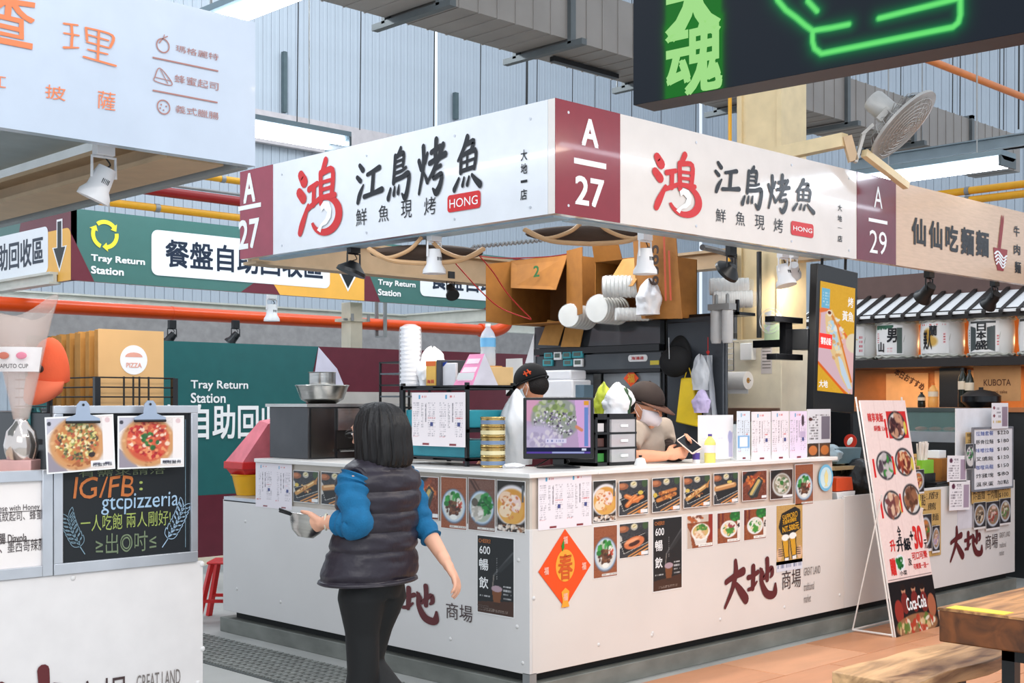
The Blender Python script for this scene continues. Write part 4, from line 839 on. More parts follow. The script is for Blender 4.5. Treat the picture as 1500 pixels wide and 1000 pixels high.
poster(FB, (1447,590,1471,627), c, 'small_sign', 'small white card clipped on top of the handwritten board', 'card', .0, off=.03)
def smenu(): 
    c = Cv(34,46,(240,236,240)); c.rect(.68,.15,.95,.92,(170,150,170)); c.ell(.2,.2,.08,.09,(90,30,60)); c.greek(.08,.35,.6,.9,6,(90,80,90)); c.greek(.35,.12,.6,.3,3,(60,50,60)); return c
poster(FB, (1387,667,1415,703), smenu(), 'small_menu', 'upper of two small white menus taped beside the handwritten board', 'menu', .0, tilt=.03)
poster(FB, (1390,704,1420,744), smenu(), 'small_menu', 'lower of two small white menus taped beside the handwritten board', 'menu', .0, tilt=.03)
c = Cv(30,50,(60,60,64)); c.ell(.5,.5,.44,.4,(210,206,204)); c.blobs(.5,.4,.3,.28,30,[(40,130,60),(60,50,60),(90,80,90)],.05); poster(FB, (1412,650,1427,686), c, 'food_photo', 'narrow dish photo left of the handwritten board', off=.01, border=.002)
note(FC, (1402,743,1426,772), [], 'blank_paper', 'blank pale paper under the small menus on the A29 counter', M('pale_paper', (214,212,220), .5), off=.0)
for b, rows, lb in (((1412,633,1429,650),['新品','上市'],'kraft note above the narrow dish photo'), ((1421,713,1442,735),['炸醬麵'],'left of three kraft price notes in a row'), ((1442,711,1460,734),['牛肉麵'],'middle of three kraft price notes in a row'), ((1459,709,1478,729),['雞排','$100'],'right of three kraft price notes in a row'), ((1326,665,1340,683),['收'],'kraft note by the chopstick holder'), ((1328,683,1345,692),['外帶'],'small kraft note under the chopstick holder'), ((1340,721,1354,745),['單點'],'kraft note overlapping the big kraft sheet')):
    note(FC, b, rows, 'kraft_note', lb, off=.012)
note(FC, (1340,720,1377,812), ['主廚','推薦','牛腩麵','超值套餐','',''], 'kraft_sheet', 'big kraft paper sheet with handwriting and photos beside the standee', off=.004)
def dish(cols, bg=(50,46,50)):
    c = Cv(34,56,bg); c.ell(.5,.48,.46,.40,(190,196,206)); c.ell(.5,.47,.38,.33,(150,120,90)); c.blobs(.5,.47,.3,.28,40,cols,.05); c.rect(0,.93,1,1,(230,226,226)); return c
for b, cols, lb in (((1423,736,1440,773),[(120,100,80),(60,50,46),(210,200,180)],'left of three dish photos hanging under the kraft notes'), ((1441,735,1461,774),[(220,190,180),(150,60,50),(120,110,100)],'middle of three dish photos hanging under the kraft notes'), ((1461,730,1477,767),[(206,200,180),(90,130,70),(110,90,80)],'right of three dish photos hanging under the kraft notes'), ((1332,688,1350,722),[(196,110,60),(150,50,36),(230,180,120)],'red dish photo beside the standee'), ((1342,754,1361,806),[(200,120,60),(60,130,50),(120,60,36)],'round dish photo on the kraft sheet'), ((1362,770,1373,808),[(190,150,120),(160,140,190),(220,200,190)],'narrow dish photo on the kraft sheet')):
    poster(FC, b, dish(cols), 'food_photo', lb, border=.002, off=.018)
# standing prints on the A27 countertop
FS = Face('Y', .12, (0,0,0)); FS2 = Face('Y', .06, (0,0,0))
c = Cv(80,90,(242,240,244)); c.rect(.86,.4,.97,.95,(200,196,226)); c.rect(.26,.86,.46,.95,(90,70,170)); c.ell(.9,.5,.06,.14,(180,180,220)); c.greek(.1,.5,.7,.56,1,(220,220,232)); 
poster(FS, (1022,608,1073,671), c, 'standing_card', 'large mostly blank white card standing on the countertop', 'card', .0, th=.004)
for i, (b, lb, tint) in enumerate((((1079,602,1098,673),'narrow blue and white notice at the left of the standing menus',(226,236,246)), ((1100,603,1128,673),'pink standing menu, left one on the countertop',(246,236,240)), ((1129,602,1154,672),'pink standing menu, middle one on the countertop',(246,234,240)), ((1155,602,1180,671),'pink standing menu with a fish picture, right one on the countertop',(240,222,244)))):
    c = pic_menu(34,80,tint,1)
    if i == 0: c.rect(.05,.5,.95,.75,(130,180,226)); c.rect(.2,.53,.8,.72,(240,244,250))
    if i == 3: c.ell(.75,.2,.08,.12,(70,50,60)); c.rect(.6,.42,.9,.55,(200,180,210))
    poster(FS2, b, c, 'standing_menu', lb, 'menu', .0, th=.003, off=i*.002)
c = Cv(44,60,(224,222,226)); c.greek(.08,.2,.45,.9,9,(70,66,70),.9,.4); c.rect(.6,.22,.95,.88,(120,112,126)); c.ell(.14,.3,.08,.05,(80,30,30)); c.greek(.3,.16,.9,.22,1,(60,50,50))
F8 = Face('Y', .10, (0,0,0)); poster(F8, (1182,599,1216,648), c, 'notice_card', 'grey printed notice card hanging right of the pink menus', 'card', .0, th=.003)
c = Cv(40,24,(90,60,40)); c.rect(.0,.0,.48,1,(60,40,26)); c.ell(.25,.5,.18,.35,(196,110,50)); c.rect(.5,0,.53,1,(220,214,210)); c.ell(.76,.5,.18,.35,(206,120,56)); poster(F8, (1182,650,1215,668), c, 'food_photo', 'pair of small orange dish photos under the notice card', border=.0, th=.003)
# ------------------------------------------------------------------ things on the countertop
def monitor():
    q = onD(818, 677, 6.93); t = thing('monitor', 'black desktop monitor with a cooking video on the counter corner', 'monitor', (q.x, q.y, CT), RC)
    s = FPX/6.93; w = 103/s; z1 = CAMZ+(590-582)/s-CT; z0 = CAMZ+(590-672)/s-CT
    MB().box(-w/2,w/2,-.015,.025,z0,z1).build('casing', blackp, t, bev=.006)
    c = Cv(130,100,(150,120,170)); c.noise(6,3)
    c.rect(0,0,1,.88,(186,160,196)); c.ell(.1,.2,.25,.2,(214,160,190)); c.ell(.45,.35,.38,.4,(150,156,150)); c.blobs(.42,.2,.3,.2,40,[(150,170,110),(120,140,90),(190,196,170)],.05); c.blobs(.45,.45,.35,.25,160,[(90,80,110),(214,206,226),(130,120,150),(240,236,246),(70,60,70)],.02); c.ell(.2,.7,.3,.25,(190,180,210),soft=.5); c.blobs(.3,.75,.3,.15,40,[(170,160,190),(214,206,220)],.04)
    c.poly([(.75,0),(.95,0),(1,.9),(.82,.9)],(214,170,220)); c.line(.78,.5,.86,.56,.03,(214,140,110)); c.rect(.90,.14,.96,.86,(110,140,206)); c.rect(.895,.02,.97,.1,(226,160,60)); c.rect(.3,.72,.62,.80,(220,214,240)); c.greek(.32,.73,.6,.79,1,(90,100,160))
    c.rect(0,.88,1,1,(30,34,70)); c.rect(0,.96,1,1,(90,70,160)); c.rect(.4,.965,.9,.985,(160,170,220)); c.rect(.86,.9,.93,.94,(220,226,250))
    c.mesh('lit_screen', Mprint('lit_screen_print', .3, .66), t, -w/2+.018, z1-.014, w/2-.018, z0+.03, -.017)
    MB().box(-.03,.03,0,.03,.015,z0+.08).build('neck', blackp, t); MB().lathe([(.0,0),(.12,0),(.12,.008),(.05,.018),(0,.018)], n=24, sx=1.0, sy=.7).build('base', blackp, t)
    MB().tube(smooth_path([(-.05,.03,z0),(-.1,.05,.02),(-.13,.04,.006)]), .004, 6).build('cable', wire_m, t); MB().tube(smooth_path([(.05,.03,z0),(.06,.06,.03),(.02,.08,.006)]), .004, 6).build('cable', wire_m, t)
monitor()
def rack():
    # black shelf rack facing the left aisle
    x = .22; Y0, Y1 = 1.284, .708; t = thing('shelf_rack', 'black metal two tier shelf rack on the left counter holding teal trays', 'rack', (x, Y0, CT), -PI/2); W = Y0-Y1; D = .38; H = .47
    for u in (0, W-.02):
        for v in (0, D-.02): MB().box(u,u+.02,v,v+.02,0,H).build('upright', darkp, t)
    for z in (.03,.19,H-.04): MB().box(0,W,0,.015,z,z+.018).box(0,W,D-.015,D,z,z+.018).box(0,.015,0,D,z,z+.018).box(W-.015,W,0,D,z,z+.018).build('rail', darkp, t)
    MB().box(.0,W,0,D,H-.03,H-.015).build('top_shelf', darkp, t); MB().box(.0,W,0,D,.03,.04).build('shelf', darkp, t)
    ms = poster(Face('X', x-.02, (0,0,0)), (604,575,682,655), pic_menu(96,80,(248,238,240)), 'menu_sheet', 'pink menu sheet hung on the front of the black rack', 'menu', .0, th=.002)
    tl = M('teal_plastic', (46,150,166), .35)
    for i, z in enumerate((.215,.045)):
        if i == 0: pass
        mb = MB(); mb.prism([(.03,z),(W-.03,z),(W-.02,z+.10),(.02,z+.10)], .02, D-.03); b = mb.build('teal_tray', tl, None, bev=.006); b.location = (x,Y0,CT); b.rotation_euler = (0,0,-PI/2)
        tag(b, ['teal plastic tray on the upper tier of the black rack','teal plastic tray on the lower tier of the black rack'][i], 'tray')
rack()
RX = .37; RT_ = CT+.47-.015
def at(px, X=RX): return onX(px, 590, X)
def cupstack(q, h, r0, r1, n, lb, group=None, tiltx=0, m=None):
    t = thing('cup_stack', lb, 'cups', q, group=group)
    mb0 = MB(); st = h/n; mb0.lathe([(r0,0),(r0*1.03,st*.5),(r1,st*.55),(r1,st*.95),(r0*.9,st)], n=20); m = m or M('white_foam', (240,240,244), .5, var=.02); o = mb0.build('cup', m, t)
    for i in range(1,n): inst(o, (0,0,i*st), parent=t)
    return t
q = at(601, .40); cupstack((q.x, q.y, RT_-.0), .44*.82, .055, .062, 14, 'tall stack of white foam cups in a plastic sleeve on the black rack', group=None)
mb = MB().lathe([(.066,0),(.068,.1),(.070,.3),(.066,.355),(.03,.375),(0,.372)], n=20, sx=1, sy=1); pb = mb.build('plastic_sleeve', M('clear_film', (244,246,250), .3, var=.02, alpha=.22), None); pb.location = (q.x, q.y, RT_+.002); tag(pb, 'clear plastic sleeve over the tall white cup stack', 'plastic sleeve')
def bag(name, c, r, m, lb, cat, seed=0, knot=True, squash=.12, freq=5, rz=0):
    from mathutils import noise as N_
    off = Vector((seed*3.7, seed*1.3, 0))
    def fn(p):
        z = p.z/r[2]; a = math.atan2(p.y, p.x); q = Vector((p.x/r[0], p.y/r[1], z)); f = 1+squash*2.2*N_.noise(q*1.6+off)+squash*N_.noise(q*4+off)
        if z > .3 and knot: k = (z-.3)/.7; f *= 1+.18*math.sin(a*5+seed)*k; zz = p.z*(1+.10*N_.noise(Vector((math.cos(a)*2,math.sin(a)*2,seed)))); return Vector((p.x*f*(1.12-.25*k), p.y*f*(1.12-.25*k), zz+.12*r[2]*math.sin(a*2+seed)*k))
        if z < -.6: return Vector((p.x*1.2*f, p.y*1.2*f, -r[2]*.72))
        return Vector((p.x*f*(1.12 if z < .3 else 1), p.y*f*(1.12 if z < .3 else 1), p.z))
    o = MB().ell((0,0,0), r, 48, 28, fn=fn).build(name, m); o.location = c; o.rotation_euler = (0,0,rz); return tag(o, lb, cat)
wbag = M('white_plastic_bag', (240,241,244), .3, var=.03, scale=6, bump=.35, bscale=22)
q = at(634, .48); bag('plastic_bag', (q.x, q.y, RT_+.095), (.09,.07,.13), wbag, 'bulging white plastic bag right of the tall cup stack', 'bag', 3)
def rbx(px0, py0, px1, py1, X, D, name, m, lb, cat, z0=None, bev=.003, rz=0):
    a = onX(px0, py0, X); b = onX(px1, py1, X); zb = b.z if z0 is None else z0
    o = MB().box(0, a.y-b.y, 0, D, 0, a.z-zb).build(name, m, None, bev=bev); o.location = (X, a.y, zb); o.rotation_euler = (0,0,-PI/2+rz); tag(o, lb, cat); o['w'] = a.y-b.y; o['h'] = a.z-zb; return o
o = rbx(624,529,638,574,.30,.10,'tall_carton', M('orange_carton', (240,190,90), .4), 'narrow orange and yellow carton standing on the rack', 'carton', RT_); letter('海苔', redink, o, (.01,o['h']*.25,o['w']-.01,o['h']*.1), -.002, .02); flat(o, [(0,o['h']),(o['w'],o['h']),(o['w'],o['h']*.8),(0,o['h']*.8)], M('red_orange_ink', (232,110,40), .4), -.001, 'top_stripe')
o = rbx(639,527,645,574,.30,.22,'binder', M('dark_grey_binder', (66,68,74), .4), 'dark grey binder standing beside the orange carton', 'binder', RT_)
o = rbx(646,532,667,574,.32,.02,'white_folder', M('white_sheet', (234,232,236), .35), 'white paper folder leaning behind the pink desk calendar', 'folder', RT_); flat(o, [(0,.13),(.06,.14),(.02,.11)], M('blue_ink', (40,70,160), .4), -.001, 'blue_mark')
t = thing('desk_calendar', 'pink and white tent desk calendar on the black rack', 'calendar', onX(664,574,.26), -PI/2); t.location.z = RT_; t.scale = (.78,.75,.64); pk = M('pink_card', (240,150,190), .4)
MB().add([(0,0,0),(.21,0,0),(.24,.09,.275),(.08,.09,.275)],[(0,1,2,3)]).add([(0,.004,0),(.21,.004,0),(.24,.094,.275),(.08,.094,.275)],[(3,2,1,0)]).build('front_leaf', pk, t, fix=False)
MB().add([(.21,0,0),(.29,.18,0),(.24,.09,.275)],[(0,1,2)]).build('side_gap', M('grey_card', (200,196,206), .5), t); MB().prism([(.02,.05),(.20,.05),(.215,.11),(.045,.11)], 0,.001).build('white_print', whiteink, t).location = (0,.012,0)
for k in range(3):
    z = .04+k*.075; MB().add([(.03+k*.02,z*.327-.002,z),(.19+k*.008,z*.327-.002,z),(.2+k*.008,(z+.045)*.327-.002,z+.045),(.045+k*.02,(z+.045)*.327-.002,z+.045)],[(0,1,2,3)]).build('print_block', M('pale_pink_ink', (250,222,234), .4), t, fix=False)
def bottle(loc, h, r, lb, name='water_bottle', body=None, label=None, cap=None, cat='bottle', lz=(.45,.66)):
    t = thing(name, lb, cat, loc)
    MB().lathe([(0,0),(r*.9,0),(r,h*.04),(r,h*.30),(r*.94,h*.36),(r,h*.42),(r,h*.68),(r*.8,h*.78),(r*.34,h*.90),(r*.30,h*.94),(0,h*.94)], n=24).build('bottle_body', body, t)
    MB().lathe([(r*1.012,h*lz[0]),(r*1.012,h*lz[1])], n=24).build('label', label, t) if label else None
    MB().lathe([(0,h*.93),(r*.36,h*.93),(r*.36,h),(0,h)], n=20).build('cap', cap, t); return t
clear = M('clear_plastic', (226,236,244), .08, var=0, alpha=.5)
q = at(702,.45); zb = onX(702,535,.45).z; zt = onX(702,473,.45).z
o = rbx(688,536,714,575,.42,.12,'carton_box', card, 'open kraft box under the water bottle on the rack', 'box', RT_)
bottle((o.location.x+.1, q.y, RT_+o['h']), zt-RT_-o['h']+.0, .045, 'big clear water bottle with a blue label on top of the rack boxes', body=clear, label=M('water_label', (110,180,226), .4), cap=whiteink)
a = onY(716,537,.73); b_ = onY(752,572,.73); tag(MB().box(0,b_.x-a.x,0,.20,0,a.z-RT_).build('carton_box', M('pale_kraft', (222,184,128), .6), None, bev=.003, loc=(a.x,.73,RT_+.001)), 'flat pale kraft box at the right end of the rack', 'box')
# gold cans
t0 = onD(722,688,7.0); gold = M('gold_can', (196,166,104), .25, .8); 
for k in range(5):
    z = CT+k*.056; t = thing('gold_can', ['lowest','second','middle','fourth','topmost'][k]+' gold tin of the stack left of the monitor', 'tin', (t0.x, t0.y, z), group='gold tins beside the monitor')
    MB().lathe([(0,0),(.068,0),(.071,.003),(.071,.007),(.068,.010),(.068,.045),(.071,.048),(.071,.052),(.066,.055),(0,.052)], n=24).build('tin', gold, t); MB().lathe([(.0685,.015),(.0685,.036)], n=24).build('label', M('tin_label', (226,214,170), .4) if k%2 else M('tin_label_blue', (120,140,170), .4), t)
q = onD(757,640,7.25); bag('plastic_bag', (q.x,q.y,CT+.175), (.085,.09,.235), wbag, 'tall white plastic bag slumped behind the monitor', 'bag', 8)
q = onD(752,680,6.95); bag('paper_receipt_pile', (q.x,q.y,CT+.012), (.06,.05,.016), wbag, 'crumpled white paper lying at the monitor foot', 'paper', 4, False)
# ------------------------------------------------------------------ steel oven with bowls, left end
ox = .12; a = onX(395,590,ox); b_ = onX(451,690,ox)
t = thing('steel_oven', 'long stainless steel oven cabinet at the left end of the counter', 'oven', (ox, b_.y, CT)); L = .95; Wd = a.y-b_.y; Hh = 1.515-CT
MB().box(0,L,0,Wd,0,Hh-.02).build('body', M('dark_steel', (84,84,86), .28, .9, var=.12, scale=3), t, bev=.004)
MB().box(-.02,L+.02,-.02,Wd+.02,Hh-.02,Hh).build('top_plate', steel, t)
MB().box(.02,.20,-.006,0,.01,Hh-.03).build('side_panel', M('smoky_steel', (90,88,86), .2, .9, var=.2, scale=5), t); MB().box(.22,.92,-.02,-.004,.18,Hh-.03).build('hood', steel, t); MB().box(.22,.92,-.004,.0,.06,.18).build('opening', M('oven_dark', (30,24,22), .5), t)
MB().tube([(.22,-.04,.05),(.92,-.04,.05)], .008, 8).build('handle_bar', steel, t); MB().box(.22,.92,-.012,0,-.0,.045).build('drawer_front', M('dark_steel', (84,84,86)), t)
q = onX(472,590,.38); zt = CT+Hh
t = thing('steel_bowl', 'wide shiny steel mixing bowl on top of the oven', 'bowl', (q.x,q.y,zt)); MB().lathe([(0,0),(.09,0),(.14,.03),(.165,.10),(.172,.115),(.178,.118),(.174,.122),(.160,.10),(.135,.034),(.088,.006),(0,.006)], n=40).build('bowl', steel, t)
t = thing('steel_pot', 'straight sided steel pot standing in the mixing bowl', 'pot', (q.x,q.y,zt+.01)); MB().lathe([(0,0),(.085,0),(.088,.01),(.088,.19),(.093,.195),(.086,.197),(.084,.012),(0,.012)], n=32).build('pot', steel, t)
# red basket and yellow tub
q = onX(360,716,.16); ty = q.y; tz = .90; t = thing('yellow_tub', 'yellow plastic tub at the far left end of the counter', 'tub', (.20,ty+.02,tz)); MB().lathe([(0,0),(.085,0),(.115,.13),(.125,.135),(.12,.14),(.108,.13),(.08,.01),(0,.01)], n=28).build('tub', M('yellow_plastic', (240,176,24), .35), t)
tag(MB().box(.0,.42,2.47,2.86,.87,.899).build('side_ledge', alu), 'aluminium ledge at the left end carrying the yellow tub', 'ledge')
t = thing('red_basket', 'red and pink plastic basket resting on the yellow tub', 'basket', (.20,ty+.02,tz+.141)); rp = M('red_plastic', (214,44,44), .35)
MB().prism([(-.13,-.12),(.13,-.13),(.14,.12),(-.12,.13)], .035, .085, 'z').build('rim', rp, t, bev=.006); MB().add([(-.09,-.09,.0),(.1,-.09,.0),(.1,.09,.0),(-.09,.09,.0),(-.125,-.115,.05),(.125,-.125,.05),(.135,.115,.05),(-.115,.125,.05)],[(0,1,5,4),(1,2,6,5),(2,3,7,6),(3,0,4,7),(0,3,2,1),(4,5,6,7)]).build('lower_body', rp, t)
MB().add([(-.12,-.11,.085),(.12,-.12,.085),(.13,.11,.085),(-.11,.12,.085),(.02,-.20,.34),(.16,-.22,.36),(.16,-.1,.38),(.03,-.08,.36)],[(0,1,5,4),(1,2,6,5),(2,3,7,6),(3,0,4,7),(4,5,6,7)]).build('pink_film', M('pink_film', (246,130,142), .25, var=.1, alpha=.9, bump=.3, bscale=12), t)
q = onZ(309,912,0); t = thing('red_stool', 'low red plastic stool standing in the aisle behind the left end of the counter', 'stool', (q.x+.18,q.y+.02,0), RC)
for sx in (-1,1):
    for sy in (-1,1): MB().bar((sx*.20,sy*.16,0),(sx*.12,sy*.10,.40),.035,.03).build('leg', rp, t)
MB().box(-.15,.15,-.13,.13,.40,.42).build('seat', rp, t, bev=.01); MB().bar((-.17,-.14,.15),(.17,-.14,.15),.03,.02).bar((-.17,.14,.15),(.17,.14,.15),.03,.02).build('crossbars', rp, t)
# ------------------------------------------------------------------ drawer organiser
a = onY(872,606,.22); b_ = onY(932,685,.22); t = thing('drawer_organizer', 'black framed organizer with clear drawers right of the monitor', 'organizer', (a.x,.22,CT)); W = b_.x-a.x; H = a.z-CT
MB().box(0,W,0,.24,H-.02,H).box(0,W,0,.24,0,.02).box(0,.02,0,.24,0,H).box(W-.02,W,0,.24,0,H).box(.0,W,.22,.24,0,H).box(.10,.12,0,.24,0,H).build('frame', blackp, t)
for k in range(3):
    z = .02+k*(H-.04)/3; h = (H-.04)/3-.012
    MB().box(0,W,-.004,.24,z+h,z+h+.012).build('divider', blackp, t)
    d = MB().box(.125,W-.025,-.012,.0,z,z+h).box(.125,W-.025,.0,.22,z,z+.004).box(.125,.13,0,.22,z,z+h).box(W-.03,W-.025,0,.22,z,z+h).build('drawer', M('clear_drawer', (230,226,228), .15, var=0, alpha=.45), t)
    MB().box(.15+.02*k,W-.05,.03,.18,z+.006,z+h*.65).build('contents', [M('green_scrub', (60,140,60), .6), M('red_packets', (206,70,60), .5), M('white_packets', (236,232,232), .5)][k], t); MB().box(.20,.26,-.02,-.012,z+h*.4,z+h*.6).build('drawer_pull', whiteink, d)
    MB().box(.025,.095,.02,.2,z+.004,z+h*.7).build('contents', [M('green_scrub',()), M('dark_packets', (90,60,56), .5), M('white_packets',())][k], t)
zt = CT+H
def lying_bag(lb, m, px, py, r, seed, **k):
    q = onD(px, py, 7.35); bag('snack_bag', (q.x,q.y,zt+r[2]*.72), r, m, lb, 'bag', seed, **k)
lying_bag('white and green food bag on top of the drawer organizer', wbag, 905, 590, (.10,.06,.10), 5)
lying_bag('yellow green bag at the left on the drawer organizer', M('lime_bag', (196,206,60), .35, bump=.3, bscale=20), 884, 590, (.05,.05,.10), 6)
lying_bag('dark green jar behind the bags on the organizer', M('dark_green_bag', (46,76,44), .35), 915, 590, (.035,.035,.09), 7, knot=False)
# small things near the man
q = onY(938,683,.1); t = thing('tape_dispenser', 'small white gadget on the countertop left of the man forearm', 'gadget', (q.x,.10,CT)); MB().lathe([(0,0),(.035,0),(.035,.01),(.025,.04),(.0,.05)], n=20).build('body', whiteink, t); MB().lathe([(.0,.05),(.01,.05),(.01,.06),(0,.06)], n=12).build('knob', blackp, t)
q = onY(1038,680,.06); bottle((q.x,.05,CT), .17, .034, 'squat bottle with a purple cap and yellow contents on the countertop', 'sauce_bottle', M('yellow_sauce', (236,226,120), .2), M('white_lab', (240,236,240), .4), M('purple_cap', (90,70,160), .35), lz=(.35,.62))
q = onY(1020,672,.10); t = thing('pill_bottle', 'small white bottle beside the phone hand', 'bottle', (q.x,.1,CT)); MB().lathe([(0,0),(.022,0),(.022,.08),(.012,.09),(.012,.1),(0,.1)], n=16).build('body', whiteink, t); MB().lathe([(.0225,.02),(.0225,.06)], n=16).build('label', M('purple_cap',()), t)
q = onY(1092,676,.10); bottle((q.x,.18,CT), .24, .03, 'clear pump bottle behind the standing notices', 'pump_bottle', clear, None, blackp)

# black wire shelf unit behind the woman, in front of the maroon wall
a = onX(556,530,.55); t = thing('wire_shelf_unit', 'black wire shelf unit standing behind the oven and the tall cup stack', 'shelf', (.55,a.y,CT), -PI/2); w = a.y-onX(586,530,.55).y; hz = a.z-CT
for u in (0,w): MB().box(u-.006,u+.006,0,.012,0,hz).build('post', blackp, t); MB().box(u-.006,u+.006,.24,.252,0,hz).build('post', blackp, t)
for k in range(9):
    z_ = .03+k*(hz-.04)/8; MB().box(0,w,0,.25,z_,z_+.010).build('shelf', M('shelf_grey', (96,104,110), .35, .3) if k%2 else blackp, t)
# ------------------------------------------------------------------ black hood and oven unit at the back of the fish stall
HX = 2.3; FH = Face('X', HX, (HX, 2.2, 0)); gloss = M('dark_glass', (70,74,78), .12, .2, var=.1, scale=2); blk = M('black_enamel', (20,21,24), .25, var=.04)
t = thing('oven_hood_unit', 'tall dark glossy oven and hood unit at the back of the fish stall', 'oven', (HX,2.2,0), -PI/2)
def hb(x0, y0, x1, y1, y, d, name, m, p=t):
    b = FH.box(x0,y0,x1,y1); return MB().box(b[0],b[2],y,y+d,b[3],b[1]).build(name, m, p, bev=.002)
W = 2.2-.995
MB().box(0,W,.03,.60,0,2.09).build('cabinet_body', blk, t)
MB().box(0,W,-.02,.04,1.93,2.09).build('upper_panel', gloss, t); MB().box(0,W,-.03,.04,1.88,1.925).build('black_band', blk, t)
MB().box(0,W,-.01,.04,1.76,1.87).build('control_panel', gloss, t); MB().box(0,W,-.02,.04,1.735,1.758).build('black_band', blk, t)
for u0, u1 in ((.04,.56),(.66,W-.03)): MB().box(u0,u1,.015,.03,1.30,1.73).build('glass_door', M('grey_glass', (130,134,138), .15, .1, var=.06), t)
MB().box(.575,.645,-.0,.03,1.0,1.73).build('steel_post', steel, t)
b = FH.box(922,520,950,529); MB().prism(rrect(b[0],b[1],b[2],b[3],.02), -.014, -.01).build('badge', whiteink, t); letter('海鴻達', redink, t, (b[0]+.03,b[1]-.012,b[2]-.03,b[3]+.012), -.016, .02)
b = FH.box(954,528,967,534); MB().box(b[0],b[2],-.013,-.01,b[3],b[1]).build('yellow_label', M('yellow_label', (226,206,70), .4), t)
tealp = M('teal_timer', (60,160,170), .35)
for i, (x0,y0,x1,y1,k,lb) in enumerate(((801,516,814,525,0,'teal timer at the upper left of the timer group'),(815,515,827,527,1,'white timer in the upper row of the timer group'),(828,515,841,525,0,'teal timer right of the upper white timer'),(842,514,858,524,0,'teal timer at the upper right of the timer group'),(799,526,814,536,0,'teal timer at the lower left of the timer group'),(829,526,843,536,0,'teal timer left of the lower white timer'),(844,525,858,537,1,'white timer at the lower right of the timer group'))):
    b = FH.box(x0,y0,x1,y1); tt = thing('kitchen_timer', lb, 'timer', (HX-.012, 2.2-b[0], b[3]), -PI/2, 'kitchen timers on the oven unit'); w, h = b[2]-b[0]-.005, b[1]-b[3]-.004
    MB().box(0,w,-.02,0,0,h).build('casing', whiteink if k else tealp, tt, bev=.004); MB().box(w*.18,w*.82,-.023,-.02,h*.3,h*.82).build('display', M('lcd_grey', (90,104,96) if not k else (40,44,46), .3), tt)
# red diamond charm
b = FH.box(914,541,936,567); t2 = thing('door_charm', 'small orange red diamond charm on the dark oven glass', 'paper decoration', (HX-.004, 2.2-(b[0]+b[2])/2, (b[1]+b[3])/2), -PI/2); w = (b[2]-b[0])/2; h = (b[1]-b[3])/2
flat(t2, [(0,h),(w,0),(0,-h),(-w,0)], M('vivid_orange_paper',()), 0, 'paper', .003); letter('福', M('gold_ink',()), t2, (-w*.5,h*.5,w*.5,-h*.5), -.002, .02)
# dark tall fridge with hanging things
t = thing('dark_fridge', 'tall dark slate fridge beside the cream column', 'fridge', (HX+.02,.985,0), -PI/2)
MB().box(0,.50,.02,.045,0,2.10).build('body', M('slate_door', (62,66,72), .35, .2, var=.05, scale=2), t, bev=.008); MB().box(.02,.49,0,.02,.1,2.07).build('door', M('slate_door',()), t, bev=.006); MB().box(.04,.06,-.03,0,.9,1.3).build('handle', darkp, t)
def capshape(t, r, m, brim_m, droop=.25, n=24, bw=.95, bl=.75):
    def dome(p): return Vector((p.x, p.y, p.z if p.z > 0 else p.z*.12))
    MB().ell((0,0,0), (r*.92,r,r*.82), 28, 16, fn=dome).build('crown', m, t)
    V = []; k = 16
    for i in range(k+1):
        a = -PI*.42+PI*.84*i/k
        for e, dz in ((.93,0),(1.0+bl*math.cos(a)**1.0*.55, -droop*r*.5),(1.0+bl*math.cos(a), -droop*r)):
            V.append((r*bw*math.cos(a)*e, r*bw*math.sin(a)*(1 if e < 1 else 1.0), dz*(1 if abs(a) < 9 else 0)-.02*r*abs(math.sin(a))))
    fs = [(3*i+j, 3*i+j+1, 3*i+j+4, 3*i+j+3) for i in range(k) for j in range(2)]
    o = MB().add(V, fs).build('brim', brim_m, t, fix=False); so = o.modifiers.new('thick','SOLIDIFY'); so.thickness = .004
    MB().ell((0,0,r*.82),(.008,.008,.006),8,5).build('button', m, t)
q = onX(990,530,HX-.05); t = thing('baseball_cap', 'black cap hanging on the dark fridge door', 'cap', (q.x,q.y,q.z)); blkcap = M('black_fabric', (22,22,24), .85, var=.1)
capshape(t, .115, blkcap, blkcap); t.rotation_euler = (0, math.radians(-80), 0.2)
MB().tube([(.0,0,.1),(.14,0,.13)], .003, 6).build('hook', steel, t)
q = onX(1010,588,HX-.04); t = thing('yellow_bag', 'yellow shopping bag hanging on the dark fridge', 'bag', (q.x,q.y,q.z-.17), -PI/2)
MB().add([(-.06,-.02,.33),(.04,-.02,.33),(.10,-.04,-.0),(-.09,-.04,.03),(-.06,.03,.33),(.04,.03,.33),(.10,.03,.0),(-.09,.03,.03)],[(0,1,2,3),(4,7,6,5),(0,3,7,4),(1,5,6,2),(3,2,6,7),(0,4,5,1)]).build('bag_body', M('bright_yellow_bag', (236,200,30), .4, bump=.2, bscale=14), t, bev=.01); MB().tube(smooth_path([(-.04,0,.33),(-.01,0,.40),(.02,0,.33)]), .004, 6).build('handle', M('bright_yellow_bag',()), t)
q = onX(1026,555,HX-.06); bag('hanging_bag', (q.x,q.y,q.z+.02), (.05,.06,.13), M('cloudy_film', (214,218,224), .25, alpha=.7, bump=.3, bscale=25), 'cloudy clear plastic bag hanging between the yellow bag and the apron', 'bag', 11)
q = onX(1028,590,HX-.09); bag('sauce_pouch_bag', (q.x,q.y,q.z), (.05,.05,.09), M('lilac_packets', (190,176,214), .3, bump=.3), 'lilac printed packet in the bottom of the clear bag', 'bag', 12, knot=False)
q = onX(1037,560,HX-.03); t = thing('grey_cloth', 'grey translucent cloth hanging right of the yellow bag', 'cloth', (q.x,q.y,q.z-.22), -PI/2)
V = []; 
